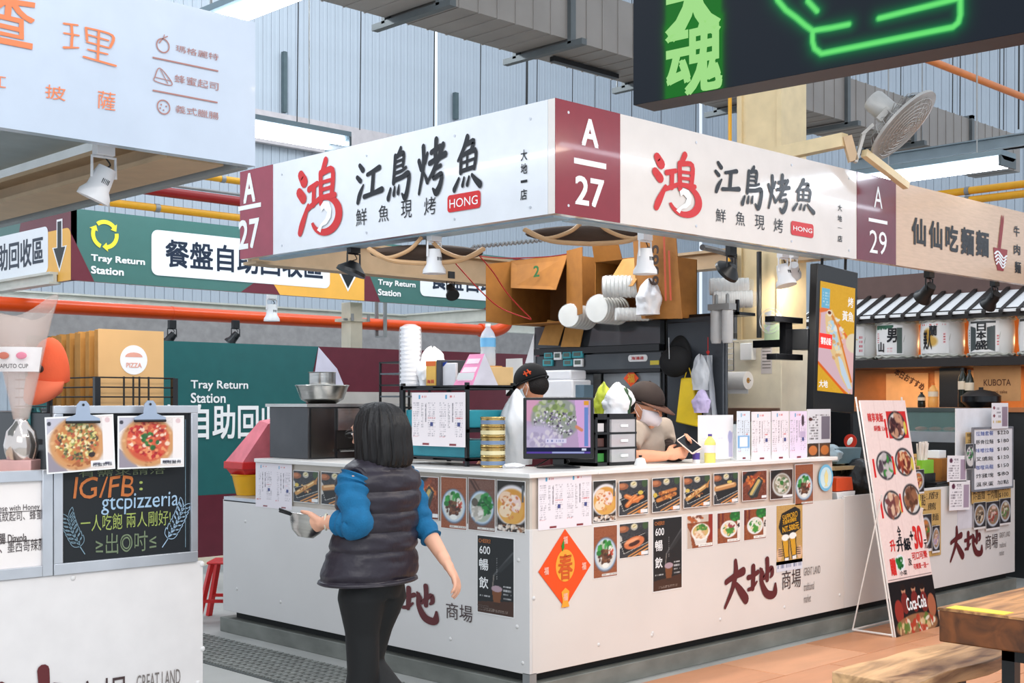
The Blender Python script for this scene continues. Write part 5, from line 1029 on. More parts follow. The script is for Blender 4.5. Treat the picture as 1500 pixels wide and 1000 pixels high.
for i in range(9):
    for j in range(12): V.append((-.04+.08*i/8*(1+.4*(1-j/11)), .014*math.sin(i*1.9+j*.3), .40*j/11-(.06 if j == 0 and i%3 == 0 else 0)))
MB().add(V, [(i*12+j,(i+1)*12+j,(i+1)*12+j+1,i*12+j+1) for i in range(8) for j in range(11)]).build('cloth_sheet', M('grey_film', (176,180,186), .3, alpha=.85), t, fix=False)
MB().tube([(0,0,.40),(0,0,.52)], .003, 6).ell((0,0,.42),(.012,.012,.012),8,6).build('red_hook', redwire, t)
# purple gloves on a wire rack, towel roll, dispenser, notices on the cream column
X3 = 3.1; F9 = Face('X', X3, (X3, 1.12, 0))
b = F9.box(1050,503,1083,543); t = thing('wire_rack', 'chrome wire rack mounted on the cream column', 'rack', (X3-.01, 1.12-b[0], b[3]), -PI/2); w, h = b[2]-b[0], b[1]-b[3]
mb = MB(); [mb.tube([(0,-.06,h*k/5),(w,-.06,h*k/5)], .003, 6) for k in range(6)]; mb.build('wires', steel, t); MB().tube([(0,-.06,0),(0,-.06,h),(0,0,h)], .004, 6).tube([(w,-.06,0),(w,-.06,h),(w,0,h)], .004, 6).build('side_wires', steel, t)
q = onX(1057,523,X3-.12); t = thing('purple_gloves', 'purple rubber gloves hanging over the wire rack', 'gloves', (q.x,q.y,q.z), -PI/2); pm = M('purple_rubber', (110,74,196), .45)
MB().ell((0,0,.03),(.045,.015,.04),16,10).build('palm', pm, t)
for k in range(5): MB().tube([(-.035+.018*k,0,.01),(-.042+.02*k,0,-.05+.01*abs(k-2))], [.011,.008], 8).build('finger', pm, t)
a = onX(1037,559,X3-.14); b_ = onX(1096,557,X3-.14); t = thing('paper_towel_roll', 'thick white paper towel roll mounted on the cream column', 'paper towel', (a.x, b_.y, b_.z), PI/2); L = a.y-b_.y; r = 13*9.1/1860
MB().lathe([(.016,0),(r,0),(r,L),(.016,L)], n=32, axis='X').build('roll', M('soft_white_paper', (244,242,240), .8, var=.01), t); MB().lathe([(.016,-.001),(.02,-.001),(.02,L),(.016,L)], n=20, axis='X').build('core', card, t); MB().box(0,L,-.002,.002,-r-.03,-r+.01).build('loose_sheet', M('soft_white_paper',()), t); MB().tube([(-.02,0,0),(L+.02,0,0)], .006, 8).build('rod', steel, t)
o = None
def colbox(b4, d, name, m, lb, cat, rows=0):
    b = F9.box(*b4); o = MB().box(0,b[2]-b[0],-d,-.001,0,b[1]-b[3]).build(name, m, None, bev=.004 if d > .01 else 0); o.location = (X3, 1.12-b[0], b[3]); o.rotation_euler = (0,0,-PI/2); tag(o, lb, cat); W, H = b[2]-b[0], b[1]-b[3]
    for i in range(rows): flat(o, [(W*.12,H*(.9-.8*i/rows)),(W*.88,H*(.9-.8*i/rows)),(W*.88,H*(.87-.8*i/rows)),(W*.12,H*(.87-.8*i/rows))], M('grey_ink',()), -d-.001, 'text_line')
    return o
colbox((1091,503,1108,527), .06, 'soap_dispenser', whiteink, 'white box dispenser on the cream column', 'dispenser')
colbox((1115,505,1131,547), .002, 'notice_sheet', M('pale_notice', (224,216,214), .4), 'pale notice sheet taped on the cream column', 'notice', 7)
colbox((1055,597,1143,618), .03, 'ledge_board', M('brown_ledge', (130,100,84), .5, var=.1), 'brown ledge board along the foot of the cream column', 'board')
colbox((1120,475,1142,501), .004, 'green_sheet', M('pale_green_sheet', (190,214,180), .5), 'pale green sheet above the cream boxing', 'sheet')
q = onX(1131,470,X3-.05); t = thing('wall_fan', 'small grey round wall fan above the pale green sheet', 'fan', (q.x,q.y,q.z), -PI/2)
mb = MB(); [mb.tube([(.09*k/4*math.cos(a*PI/12),-.02,.09*k/4*math.sin(a*PI/12)) for a in range(25)], .002, 4, cap=False) for k in range(1,5)]; mb.build('guard_rings', alu, t); MB().lathe([(0,-.0),(.03,0),(.03,.05),(0,.05)], n=16, axis='Y').build('motor', alu, t)
for k in range(3):
    a = k*2.09; MB().add([(.02*math.cos(a),0,.02*math.sin(a)),(.08*math.cos(a-.4),.01,.08*math.sin(a-.4)),(.085*math.cos(a+.3),-.01,.085*math.sin(a+.3))],[(0,1,2)]).build('blade', alu, t)
# ------------------------------------------------------------------ cartons full of wrapped cups on top of the hood unit
def carton(Ya, Yb, z0, h, X0, D, lb, flaps, text=None):
    t = thing('open_carton', lb, 'carton', (X0, Ya, z0), -PI/2); W = Ya-Yb; k = .006
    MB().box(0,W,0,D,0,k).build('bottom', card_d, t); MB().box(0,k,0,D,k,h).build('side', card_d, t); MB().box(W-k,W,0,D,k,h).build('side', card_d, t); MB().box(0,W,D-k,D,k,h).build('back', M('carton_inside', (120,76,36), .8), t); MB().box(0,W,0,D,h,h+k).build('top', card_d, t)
    for pts, m in flaps:
        mb = MB(); V = [Vector(p) for p in pts]; n = (V[1]-V[0]).cross(V[2]-V[0]).normalized()*.005; m_ = len(V)
        mb.add([*V, *[p+n for p in V]], [tuple(range(m_)), tuple(range(2*m_-1,m_-1,-1))]+[(i,(i+1)%m_,(i+1)%m_+m_,i+m_) for i in range(m_)]); f = mb.build('flap', m, t)
    return t
z0 = 2.095
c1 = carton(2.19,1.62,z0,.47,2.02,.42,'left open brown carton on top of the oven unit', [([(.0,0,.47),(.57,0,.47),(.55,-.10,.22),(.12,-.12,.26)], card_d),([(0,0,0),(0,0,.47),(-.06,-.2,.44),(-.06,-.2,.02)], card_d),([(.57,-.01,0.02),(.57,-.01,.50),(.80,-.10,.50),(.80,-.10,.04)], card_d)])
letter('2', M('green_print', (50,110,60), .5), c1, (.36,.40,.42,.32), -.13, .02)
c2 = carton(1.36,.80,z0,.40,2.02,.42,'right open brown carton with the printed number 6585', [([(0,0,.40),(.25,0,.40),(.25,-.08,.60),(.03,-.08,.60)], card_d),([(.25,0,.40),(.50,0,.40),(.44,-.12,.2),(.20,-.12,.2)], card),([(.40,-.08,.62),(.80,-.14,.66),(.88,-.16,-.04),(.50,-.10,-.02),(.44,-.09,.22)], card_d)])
letter('6585', M('carton_print', (60,40,30), .6), c2, (.52,.36,.78,.27), -.162, .02, rot=PI/2); 
for k in range(2): 
    pt = flat(c2, [(.73+.04*k,.5-.1*k),(.745+.04*k,.5-.1*k),(.76+.04*k,.08),(.745+.04*k,.08)], M('red_carton_print', (196,80,50), .6), -.163, 'red_print')
for (x0,y0,x1,y1,x2,y2,x3,y3,lb) in ((803,468,828,474,818,506,789,505,'left pale cardboard flap hanging under the cartons'),(830,474,858,467,850,508,822,508,'right pale cardboard flap hanging under the cartons')):
    P = [onX(a,b,HX-.06) for a,b in ((x0,y0),(x1,y1),(x2,y2),(x3,y3))]; V = [(p.x,p.y,p.z) for p in P]+[(p.x-.006,p.y,p.z) for p in P]
    tag(MB().add(V,[(0,1,2,3),(7,6,5,4),(0,4,5,1),(1,5,6,2),(2,6,7,3),(3,7,4,0)]).build('cardboard_flap', card), lb, 'cardboard')
film = M('cloudy_film',()); foam = M('white_foam',())
def lying(px, py, r, L, lb, ang, n=8, X=2.0, el=0.):
    q = onX(px, py, X); t = cupstack(q, L, r*.93, r, n, lb, m=M('cup_grey_white', (232,232,228), .5)); t.rotation_euler = (0, PI/2+el, ang)
    MB().lathe([(r*.2,-.012),(r*.95,-.006),(r*1.05,.02),(r*1.06,L*.95),(r*.8,L+.03)], n=18).build('plastic_wrap', M('thin_film', (244,246,248), .2, var=0, alpha=.16, bump=.3), t); return t
lying(833,462,.085,.30,'round wrapped bowl stack poking out under the left carton',.3,6,1.93)
lying(874,452,.098,.26,'wide wrapped bowl stack between the two cartons',.1,7,1.90)
lying(884,420,.075,.32,'ribbed wrapped lid stack lying on the wide bowl stack',-.95,12,1.86)
lying(902,460,.045,.22,'small wrapped cup stack below the ribbed stack',-.7,8,1.88)
q = onX(952,440,1.88); bag('plastic_bag', (q.x,q.y,q.z), (.08,.08,.13), wbag, 'white plastic bag hanging out of the right carton', 'bag', 21)
lying(1040,420,.06,.26,'wrapped cup stack lying right of the cartons',-.85,8,2.45); lying(1045,438,.06,.26,'lower wrapped cup stack right of the cartons',-.85,8,2.45)
sh = thing('high_shelf', 'black shelf high at the back carrying wrapped cups', 'shelf', (2.35,.98,2.10), -PI/2); MB().box(0,.58,0,.2,0,.02).build('board', blk, sh); MB().box(.02,.04,0,.02,0,.4).box(.56,.58,0,.02,0,.1).build('bracket', blk, sh)
t0 = onX(1060,470,2.25); t = thing('water_filter', 'twin clear water filter housings hanging below the wrapped cups', 'water filter', (t0.x,t0.y,t0.z-.15), -PI/2)
MB().box(-.085,.085,-.06,.02,.22,.26).build('bracket', galv, t)
for s in (-.045,.045): MB().lathe([(0,0),(.03,.004),(.038,.03),(.038,.21),(.03,.23),(0,.23)], c=(s,-.02,0), n=20).build('housing', M('grey_clear_plastic', (196,196,196), .15, alpha=.8), t); MB().lathe([(.012,.23),(.012,.32),(.0,.33)], c=(s,-.02,0), n=12).build('valve', galv, t)
# white boxes behind the second cook
q = onX(830,583,2.12); 
for k, (a, b_, c_, y) in enumerate(((.30,.20,.13,0),(.26,.18,.07,.02))):
    o = MB().box(-a/2,a/2,-b_/2,b_/2,0,c_).build('foam_box', foam, None, bev=.012, loc=(q.x, q.y+y, q.z+(.0 if k == 0 else .13)), rz=-PI/2+.05*k); tag(o, ['big white foam box behind the black cap of the second cook','smaller white box on top of the big foam box'][k], 'box')
tag(MB().box(2.0,2.28,1.3,2.2,q.z-.02,q.z).build('side_shelf', steel), 'steel side shelf carrying the white foam boxes', 'shelf')
q = onX(856,576,2.1); tag(MB().box(-.05,.05,-.04,.04,0,.09).build('blue_box', M('slate_blue_box', (96,120,136), .5), None, bev=.003, loc=(q.x,q.y,q.z-.03)), 'small slate blue box right of the white foam boxes', 'box')
# white hanging paper sheets and small black switch by the dark unit
q = onX(757,540,2.32); tag(MB().box(2.32,2.325,q.y-.06,q.y+.12,q.z-.2,q.z+.08).build('paper_sheet', M('white_paper',())), 'white paper sheets hanging left of the oven unit', 'paper')
q = onX(778,520,2.3); tag(MB().add([(2.30,q.y+.06,q.z-.12),(2.30,q.y-.05,q.z-.14),(2.30,q.y-.06,q.z+.16),(2.27,q.y+.06,q.z-.12),(2.27,q.y-.05,q.z-.14),(2.27,q.y-.06,q.z+.16)],[(0,1,2),(5,4,3),(0,3,4,1),(1,4,5,2),(2,5,3,0)]).build('leaning_foam_sheet', foam), 'white foam sheet leaning left of the timers', 'sheet')
# ------------------------------------------------------------------ vertical display
a = onY(1187,600,.13)+Vector((.04,0,0)); t = thing('menu_display', 'tall black framed screen showing a grilled fish, hanging under the sign', 'display', (a.x,.13,0)); FD = Face('Y', .13, (a.x,.13,0))
pn = bpy.data.objects.new('display_panel', None); C.objects.link(pn); pn.parent = t; W, H = .52, .985; pn.location = (.0,0,1.475); pn.rotation_euler = (0, math.radians(3.0), 0)
MB().box(0,W,0,.06,0,H).build('frame', blackp, pn, bev=.005)
c = Cv(90,200,(232,176,50)); c.noise(2,3)
c.poly([(0,.36),(.2,.25),(1,.6),(1,1),(.95,1)],(236,190,190)); c.poly([(0,.25),(.3,.28),(1,.9),(.9,1),(.7,.95),(0,.74)],(226,190,200)); c.line(.0,.74,.8,1.0,.012,(236,110,40)); c.line(.02,.27,.25,.24,.02,(240,120,60)); c.line(.25,.25,1.,.56,.012,(240,120,60)); c.line(.02,.3,.0,.6,.012,(240,150,110))
c.poly([(.16,.30),(.34,.24),(.5,.34),(.72,.62),(.98,.92),(.9,.98),(.66,.86),(.34,.62),(.2,.45)],(240,206,150)); c.poly([(.24,.36),(.38,.33),(.5,.45),(.62,.62),(.5,.62),(.34,.52)],(190,220,236)); c.poly([(.52,.62),(.68,.70),(.98,.95),(.86,.95),(.66,.82)],(206,224,240)); c.blobs(.45,.5,.24,.2,40,[(250,226,180),(226,170,110),(240,240,236)],.02); c.line(.3,.27,.5,.38,.012,(226,140,60)); c.line(.5,.38,.95,.88,.010,(230,130,50)); c.ell(.28,.28,.07,.03,(250,236,210)); c.ell(.28,.275,.05,.015,(120,50,40)); c.ell(.98,.52,.22,.09,(236,220,190)); c.rect(.06,.06,.28,.24,(120,190,220)); c.greek(.09,.09,.25,.22,5,(226,244,250))
c.mesh('lit_screen', Mprint('lit_screen_print2', .3, .62), pn, .035, H-.115, W-.035, .13, -.002)
we = M('lit_white', (255,255,255), .4, var=0, emit=.66)
letter('烤', we, pn, (.39,.80,.46,.73), -.004, .012); letter('黃魚', we, pn, (.32,.70,.47,.63), -.004, .012); letter('大地', we, pn, (.05,.205,.16,.155), -.004, .02)
MB().box(.04,.20,-.004,-.003,.42,.52).build('red_tab', M('lit_red', (190,40,36), .4, emit=.7), pn); letter('饕客必點', we, pn, (.055,.495,.185,.445), -.006, .03)
MB().tube([(.1,.03,H),(.1,.03,H+.12)], .01, 8).tube([(.4,.03,H),(.4,.03,H+.12)], .01, 8).build('hanger', wire_m, pn)
q = onY(1165,500,.3); t = thing('screen_bracket', 'black metal bracket arms beside the hanging screen', 'bracket', (2.72,.30,1.9)); MB().box(-.10,.22,-.02,.06,-.09,-.05).build('lower_arm', blk, t, bev=.003); MB().box(-.12,.22,-.02,.06,.16,.20).build('upper_arm', blk, t, bev=.003); MB().box(.04,.12,.0,.05,-.05,.16).build('upright', blk, t); MB().box(.12,.28,-.12,.02,-.02,.12).build('joint_box', darkp, t, bev=.004); MB().box(.06,.1,.05,.28,0,.05).build('wall_arm', blk, t)
# ------------------------------------------------------------------ neon light box sign
class FaceG(Face):
    def __init__(s, P, d): s.P = Vector((P.x,P.y,0)); s.d = Vector((d[0],d[1],0)).normalized()
    def uz(s, x, y):
        r = ray(x); dx, dy = s.d.x, s.d.y; a, b = s.P.x-CX, s.P.y-CY; det = -r[0]*dy+r[1]*dx; t = (-a*dy+b*dx)/det; u = (r[0]*b-r[1]*a)/det; return (-u if False else (r[0]*t+CX-s.P.x)*dx+(r[1]*t+CY-s.P.y)*dy, CAMZ-(y-HZ)/FPX*t)
P0 = onD(928,154,4.18); g = math.atan(2154/1860); dv = (-math.cos(g)*FW[0]+math.sin(g)*RT[0], -math.cos(g)*FW[1]+math.sin(g)*RT[1]); FN = FaceG(P0, dv)
t = thing('neon_sign', 'black light box sign with glowing green characters and a green neon bowl at upper right', 'sign', (P0.x,P0.y,0), math.atan2(dv[1],dv[0])); ZB = P0.z; L = 2.3; HH = .8
MB().box(0,L,0.002,.12,ZB,ZB+HH).build('light_box', M('night_board', (26,32,42), .4, var=.03), t)
c = Cv(460,160,(30,37,47)); 
def UV(x, y): u, z = FN.uz(x, y); return (u/L, 1-(z-ZB)/HH)
paths = [[(1132,-22),(1140,0),(1152,14),(1167,25),(1180,36),(1191,44),(1217.5,40),(1244,34.7)],[(1191,44),(1191,60),(1194,70),(1204,77.5),(1396,38.7),(1404,32),(1407,21),(1407,-4)],[(1288,26),(1407,-4),(1425,-30)],[(1184,1),(1197.5,15.5)]]
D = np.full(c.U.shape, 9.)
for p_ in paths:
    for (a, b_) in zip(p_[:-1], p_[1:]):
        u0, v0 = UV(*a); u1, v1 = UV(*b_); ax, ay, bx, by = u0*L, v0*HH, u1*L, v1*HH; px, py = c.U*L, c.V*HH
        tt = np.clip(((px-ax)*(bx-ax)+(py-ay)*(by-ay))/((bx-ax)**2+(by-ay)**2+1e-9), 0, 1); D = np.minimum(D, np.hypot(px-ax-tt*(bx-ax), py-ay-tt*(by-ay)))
c.put(np.exp(-(D/.020)**1.3), (10,150,70), .95); c.put(np.exp(-(D/.009)**4), (110,236,120))  # green glow halos painted into the lit print around the neon lines
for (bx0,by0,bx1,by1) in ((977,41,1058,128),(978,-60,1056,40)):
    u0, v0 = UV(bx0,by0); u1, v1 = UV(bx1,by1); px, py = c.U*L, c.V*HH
    dd = np.hypot(np.maximum(np.maximum(u0*L-px, px-u1*L), 0), np.maximum(np.maximum(v0*HH-py, py-v1*HH), 0)); c.put(np.exp(-(dd/.012)**1.2), (20,120,30), .9)  # painted glow around the two characters as well
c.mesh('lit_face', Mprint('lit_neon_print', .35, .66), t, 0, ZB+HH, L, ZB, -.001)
ne = M('lit_green', (160,226,130), .4, var=0, emit=.62); letter('魂', ne, t, FN.box(976.4,40,1059,131), -.003, .026); letter('大', ne, t, FN.box(975,-40,1057,47), -.003, .06)
for u in (.15,1.2,2.1): MB().tube([(u,.06,ZB+HH),(u,.06,8)], .01, 6).build('hanger_rod', galv, t)
# ------------------------------------------------------------------ spot lamps clipped under the signs
lw = M('white_lamp_enamel', (236,236,238), .3, var=.02); glow = M('lit_lamp_face', (255,246,232), .3, var=0, emit=4.)
def spot(p, lb, m=lw, s=1., tilt=(0,0), lamp=True, power=6, col=(1,.9,.78), wide=False):
    t = thing('spot_lamp', lb, 'lamp', p)
    MB().box(-.035*s,.035*s,-.02*s,.02*s,-.03*s,.045).build('clamp', m, t, bev=.002)
    MB().tube([(-.045*s,0,-.11*s),(-.045*s,0,-.035*s),(.045*s,0,-.035*s),(.045*s,0,-.11*s)], .006*s, 6).build('yoke', m, t)
    h = bpy.data.objects.new('lamp_head', None); C.objects.link(h); h.parent = t; h.location = (0,0,-.10*s); h.rotation_euler = (tilt[0],tilt[1],0)
    pr = [(0,.03),(.032,.03),(.038,0),(.042,-.05),(.058,-.075),(.060,-.095),(.054,-.095)] if not wide else [(0,.02),(.03,.02),(.05,0),(.085,-.03),(.088,-.05),(.08,-.05)]
    MB().lathe([(a*s,b*s) for a,b in pr], n=24).build('shade', m, h)
    z = pr[-1][1]*s+.012*s; MB().lathe([(0,z),(pr[-1][0]*s*.95,z)], n=20).build('lit_face', glow if lamp else blk, h)
    for k in range(5): MB().box((-.012+.006*k)*s,(-.010+.006*k)*s,-.0405*s,-.036*s,-.03*s,-.012*s).build('vent_slot', blk, h)
    MB().tube(smooth_path([(0,0,-.03*s),(.03*s,.01,-.06*s),(.0,.02,-.075*s),(.01*s,0,-.09*s)]), .003*s, 6).build('cord', wire_m if m is lw else m, t)
    if lamp:
        l = bpy.data.lights.new('lamp_light', 'SPOT'); l.energy = power; l.color = col; l.spot_size = 1.9; l.spot_blend = .7; l.shadow_soft_size = .05
        lo = bpy.data.objects.new('lamp_light', l); C.objects.link(lo); lo.parent = h; lo.location = (0,0,z-.03)
    return t
spot(onD(152,216,5.12), 'white spot lamp under the pizza stall sign', s=1.12, tilt=(.25,.35), power=10)
spot(onX(518,363,.36), 'black spot lamp under the left A27 sign', blackp, s=1.1, lamp=False, wide=True, tilt=(.2,.3))
spot(onX(636,345,.36), 'white spot lamp under the left A27 sign', s=1.15, power=16)
spot(onY(660,406,2.98), 'small black spot lamp on the tan back beam', blackp, s=.9, tilt=(-.7,.4), power=8)
spot(onY(945,343,.25), 'white spot lamp in front of the cardboard cartons', s=1.2, power=22)
spot(onY(1071,368,.25), 'black spot lamp right of the cartons under the sign', blackp, s=1.0, lamp=False, wide=True, tilt=(.9,0))
spot(onY(1147,370,.25), 'white spot lamp left of the hanging screen', s=1.15, power=34, tilt=(-.25,0))
spot(onY(1163,372,.30), 'second white spot lamp beside the hanging screen, turned to the side', s=.9, tilt=(.5,-.9), power=16)
spot(onY(1361,400,.22), 'left black spot lamp under the tan A29 sign', blackp, s=1.2, tilt=(.8,-.5), lamp=False)
spot(onY(1457,413,.22), 'right black spot lamp under the tan A29 sign', blackp, s=1.2, tilt=(.8,-.5), lamp=False)
spot(onY(398,432,5.9), 'white spot lamp under the green tray return sign', s=1.3, power=10)
for x, lb in ((252,'left of two small silver and black lamps under the orange pipe'),(345,'right of two small silver and black lamps under the orange pipe')): spot(onY(x,476,5.95), lb, darkp, s=1.0, lamp=False, tilt=(.3,.6))
# ------------------------------------------------------------------ woven ceiling pendants, cables
for (px, py, w, lb) in ((862,350,.38,'tan ribbed hanging ornament under the sign corner'),(625,378,.34,'tan ribbed hanging ornament under the left sign')):
    q = onD(px, py, 7.6); t = thing('ribbed_ornament', lb, 'ornament', q, RC); tb = M('tan_rattan', (206,164,120), .5); db = M('dark_brown_cloth', (74,58,48), .8)
    MB().ell((0,0,.03),(w,.10,.05),28,12).build('cloth_body', db, t)
    for s in (-1,1):
        MB().tube(smooth_path([(s*w*1.02,-.05,.05),(s*w*.7,-.10,-.01),(s*w*.3,-.12,.03),(s*.02,-.12,.11)]), .012, 8).build('rib', tb, t)
        MB().tube(smooth_path([(s*w*1.0,-.05,.05),(s*w*.6,-.11,-.025),(0,-.125,-.045)]), .014, 8).build('rib', tb, t)
    MB().tube([(0,0,.08),(0,0,.5)], .006, 6).build('hanger', wire_m, t)
pts = [onD(690+k*1.3, 362-k*.13+1.8*math.sin(k*1.3), 7.9) for k in range(90)]; tag(MB().tube(pts, .010, 6).build('coiled_hose', galv), 'grey coiled hose strung under the left A27 sign', 'hose')
for n_, (pp, lb) in enumerate((([(652,368),(680,400),(706,428),(735,452),(778,468)],'red wire drooping from under the sign towards the cartons'),([(700,372),(722,398),(745,432),(778,467)],'second red wire drooping to the right of the first'),([(690,372),(712,376),(745,378),(800,376),(830,372)],'red wire strung straight under the sign'))):
    P = smooth_path([onD(x, y, 7.7+.12*i) for i, (x, y) in enumerate(pp)]); tag(MB().tube(P, .004, 6).build('red_wire', redwire), lb, 'wire')
# ------------------------------------------------------------------ ceiling fan on cream arms
q = onD(1318,180,8.55); R_, Z_, D_ = Vector((RT[0],RT[1],0)), Vector((0,0,1)), Vector((FW[0],FW[1],0))
Lx = (R_*.75+Z_*.66).normalized(); N = ((R_*.66-Z_*.75)*.93-D_*.36).normalized(); By = N.cross(Lx).normalized(); Mx = Matrix((Lx, By, N)).transposed().to_4x4()
t = thing('industrial_fan', 'grey industrial fan tilted on a bracket above the A29 sign', 'fan', q); fm = M('fan_grey', (170,168,164), .4, .3, var=.1)
h = bpy.data.objects.new('fan_head', None); C.objects.link(h); h.parent = t; h.rotation_euler = Mx.to_euler()
mb = MB()
for k in range(1,9): rr = .27*k/8; zz = .04*math.sqrt(max(0,1-(k/8)**2)); mb.tube([(rr*math.cos(a*PI/20),rr*math.sin(a*PI/20),zz+.03) for a in range(41)], .003, 4, cap=False)
for a in range(20): mb.tube([(0,0,.07),(.15*math.cos(a*PI/10),.15*math.sin(a*PI/10),.062),(.27*math.cos(a*PI/10),.27*math.sin(a*PI/10),.03)], .0022, 4); mb.tube([(.27*math.cos(a*PI/10),.27*math.sin(a*PI/10),.03),(.2*math.cos(a*PI/10),.2*math.sin(a*PI/10),-.06),(.05*math.cos(a*PI/10),.05*math.sin(a*PI/10),-.08)], .0022, 4)
mb.build('wire_guard', fm, h); MB().lathe([(.268,.02),(.285,.022),(.285,.04),(.268,.04)], n=40).build('rim', fm, h)
for k in range(4):
    a = k*PI/2; V = [(.03*math.cos(a+.5),.03*math.sin(a+.5),.01),(.25*math.cos(a+.35),.25*math.sin(a+.35),.02),(.25*math.cos(a-.35),.25*math.sin(a-.35),-.03),(.03*math.cos(a-.5),.03*math.sin(a-.5),-.02)]
    o = MB().add(V,[(0,1,2,3)]).build('blade', M('fan_blade', (150,140,136), .35, .3), h, fix=False)
MB().lathe([(0,-.26),(.07,-.26),(.08,-.24),(.08,-.10),(.06,-.07),(0,-.07)], n=24).build('motor', fm, h)
a = onD(1245,200,8.5); b_ = onD(1262,236,8.5)
MB().bar(onD(1278,183,8.5)-q, onD(1262,198,8.5)-q, .05, .02).bar(onD(1265,196,8.5)-q, onD(1253,238,8.5)-q, .05, .02).build('bracket', fm, t); MB().bar(onD(1286,176,8.5)-q, onD(1300,160,8.5)-q, .04, .04).build('pivot', fm, t)
t = thing('steel_brace', 'cream steel arms bracing the fan to the column', 'beam', onD(1240,205,8.5)); o0 = t.location.copy()
MB().bar(onD(1135,227,8.9)-o0, onD(1238,205,8.5)-o0, .08, .09).build('left_arm', colm, t); MB().bar(onD(1266,224,8.5)-o0, onD(1328,272,8.8)-o0, .045, .05).build('right_arm', colm, t); MB().bar(onD(1240,200,8.5)-o0, onD(1250,236,8.5)-o0, .05, .06).build('gusset', M('tan_beam',()), t)
# ------------------------------------------------------------------ sake bar at the far right
BX = 6.9; dw = M('dark_bar_wood', (34,28,26), .45, var=.1); ow = M('warm_wood_wall', (196,120,62), .5, var=.1)
t = thing('sake_bar_shelf', 'dark wooden bar shelf with a small tiled eave holding sake barrels', 'shelf', (6.6,2.6,0), -PI/2)
MB().box(0,3.4,0,.7,1.86,1.94).build('barrel_shelf', dw, t); MB().box(0,3.4,.72,.75,1.1,2.7).build('back_wall', ow, t); MB().box(-.1,3.5,.02,.10,2.30,2.38).build('eave_beam', dw, t); MB().box(0,3.4,.05,.75,0,1.22).build('bar_base', M('bar_base_black', (40,42,44), .4, var=.08), t)
for u in (.02,.68,1.16,1.60,2.10,2.6,3.1): MB().box(u,u+.035,.60,.64,1.94,2.32).build('divider_post', ow, t)
MB().prism([(0,2.36),(.55,2.60),(.55,2.58),(0,2.34)], -.1, 3.5, 'x').build('eave_board', whiteink, t)
for k in range(22):
    u = -.05+k*.16; MB().prism([(-.02,2.36),(.55,2.635),(.55,2.60),(-.02,2.325)], u, u+.035, 'x').build('eave_batten', dw, t)
MB().box(-.1,3.5,.5,.56,2.56,2.80).build('ridge_board', M('ridge_brown', (96,72,66), .5), t)
for k, (u0, u1, z0_, z1_) in enumerate(((.52,.98,1.28,1.82),(1.05,1.10,1.45,1.84),(1.42,1.72,1.24,1.84))): MB().box(u0,u1,.70,.715,z0_,z1_).build('paper_banner', M('warm_paper', (232,180,130), .6), t)
MB().box(1.12,1.38,.66,.71,1.2,1.86).build('dark_gap', blk, t)  # black box filling the gap between the paper banners
for k, (u, s_) in enumerate(((.60,'本日おすすめ'),(1.48,'日本酒各種'))): letter(s_, M('brown_brush_ink', (90,50,30), .5), t, (u,1.80,u+.36,1.72), .695, .03, rot=-.5)
def barrel(Yc, lb, fn_):
    t = thing('sake_barrel', lb, 'barrel', (BX-.06,Yc,1.941), -PI/2, 'sake barrels on the bar shelf'); r = .205; rb = M('barrel_white', (234,232,229), .4, var=.01)
    MB().lathe([(0,0),(r*.88,0),(r*.93,.02),(r*.99,.12),(r*1.0,.25),(r*.95,.36),(r*.90,.38),(0,.385)], n=32).build('body', rb, t)
    for z in (.025,.355): MB().tube([(r*1.0*math.cos(a*PI/24),r*1.0*math.sin(a*PI/24),z+.008*math.sin(a*1.7)) for a in range(49)], .011, 6, cap=False).build('rope', M('pale_rope', (190,190,180), .8, bump=.4), t)

    for s in (-.06,.06): MB().tube(smooth_path([(s*2.6,-.1,.36),(s*2.4,-.14,.20),(s*1.9,-.145,.03)]), .005, 5).build('cord', M('pale_rope',()), t)
    c = Cv(70,60,(232,230,228)); fn_(c); o = c.mesh('printed_label', PR, t, -.155, .33, .155, .045, 0)
    me = o.data; n = len(me.vertices); a = np.zeros(n*3); me.vertices.foreach_get('co', a); a = a.reshape(-1,3); th = a[:,0]/r; a[:,1] = -np.cos(th)*(r*1.012); a[:,0] = np.sin(th)*(r*1.012); me.vertices.foreach_set('co', a.ravel()); return t
def wrapt(t, s, box, m, bold=.03, r=.212, y=0):
    o = letter(s, m, t, box, 0, bold, .015); me = o.data; n = len(me.vertices); a = np.zeros(n*3); me.vertices.foreach_get('co', a); a = a.reshape(-1,3); th = a[:,0]/r; a[:,1] = -np.cos(th)*r+a[:,1]; a[:,0] = np.sin(th)*r; me.vertices.foreach_set('co', a.ravel())
def f1(c): c.rect(0,0,.3,.08,(60,60,60)); c.greek(.84,.3,.94,.9,4,(200,60,80),.9,dens=1); c.line(.6,.4,.78,.45,.02,(220,190,100))
def f2(c): c.rect(.05,0,.7,.09,(30,80,60)); c.blobs(.35,.1,.3,.03,20,[(30,90,64)],.05); c.poly([(.8,.1),(.96,.1),(.96,.95),(.8,.95)],(70,86,80)); c.greek(.08,.25,.18,.6,5,(200,80,90),.9,dens=1); c.greek(.5,.76,.68,.92,3,(200,90,100),.8,dens=1)
def f3(c): c.ell(.36,.38,.16,.2,(196,150,60),soft=.6); c.ell(.5,.6,.16,.16,(206,160,70),soft=.6); c.greek(.1,.02,.9,.1,1,(200,60,60),.9,dens=.5); c.rect(.80,.3,.92,.7,(236,226,226)); c.greek(.83,.33,.9,.67,4,(190,60,60),.9,dens=1)
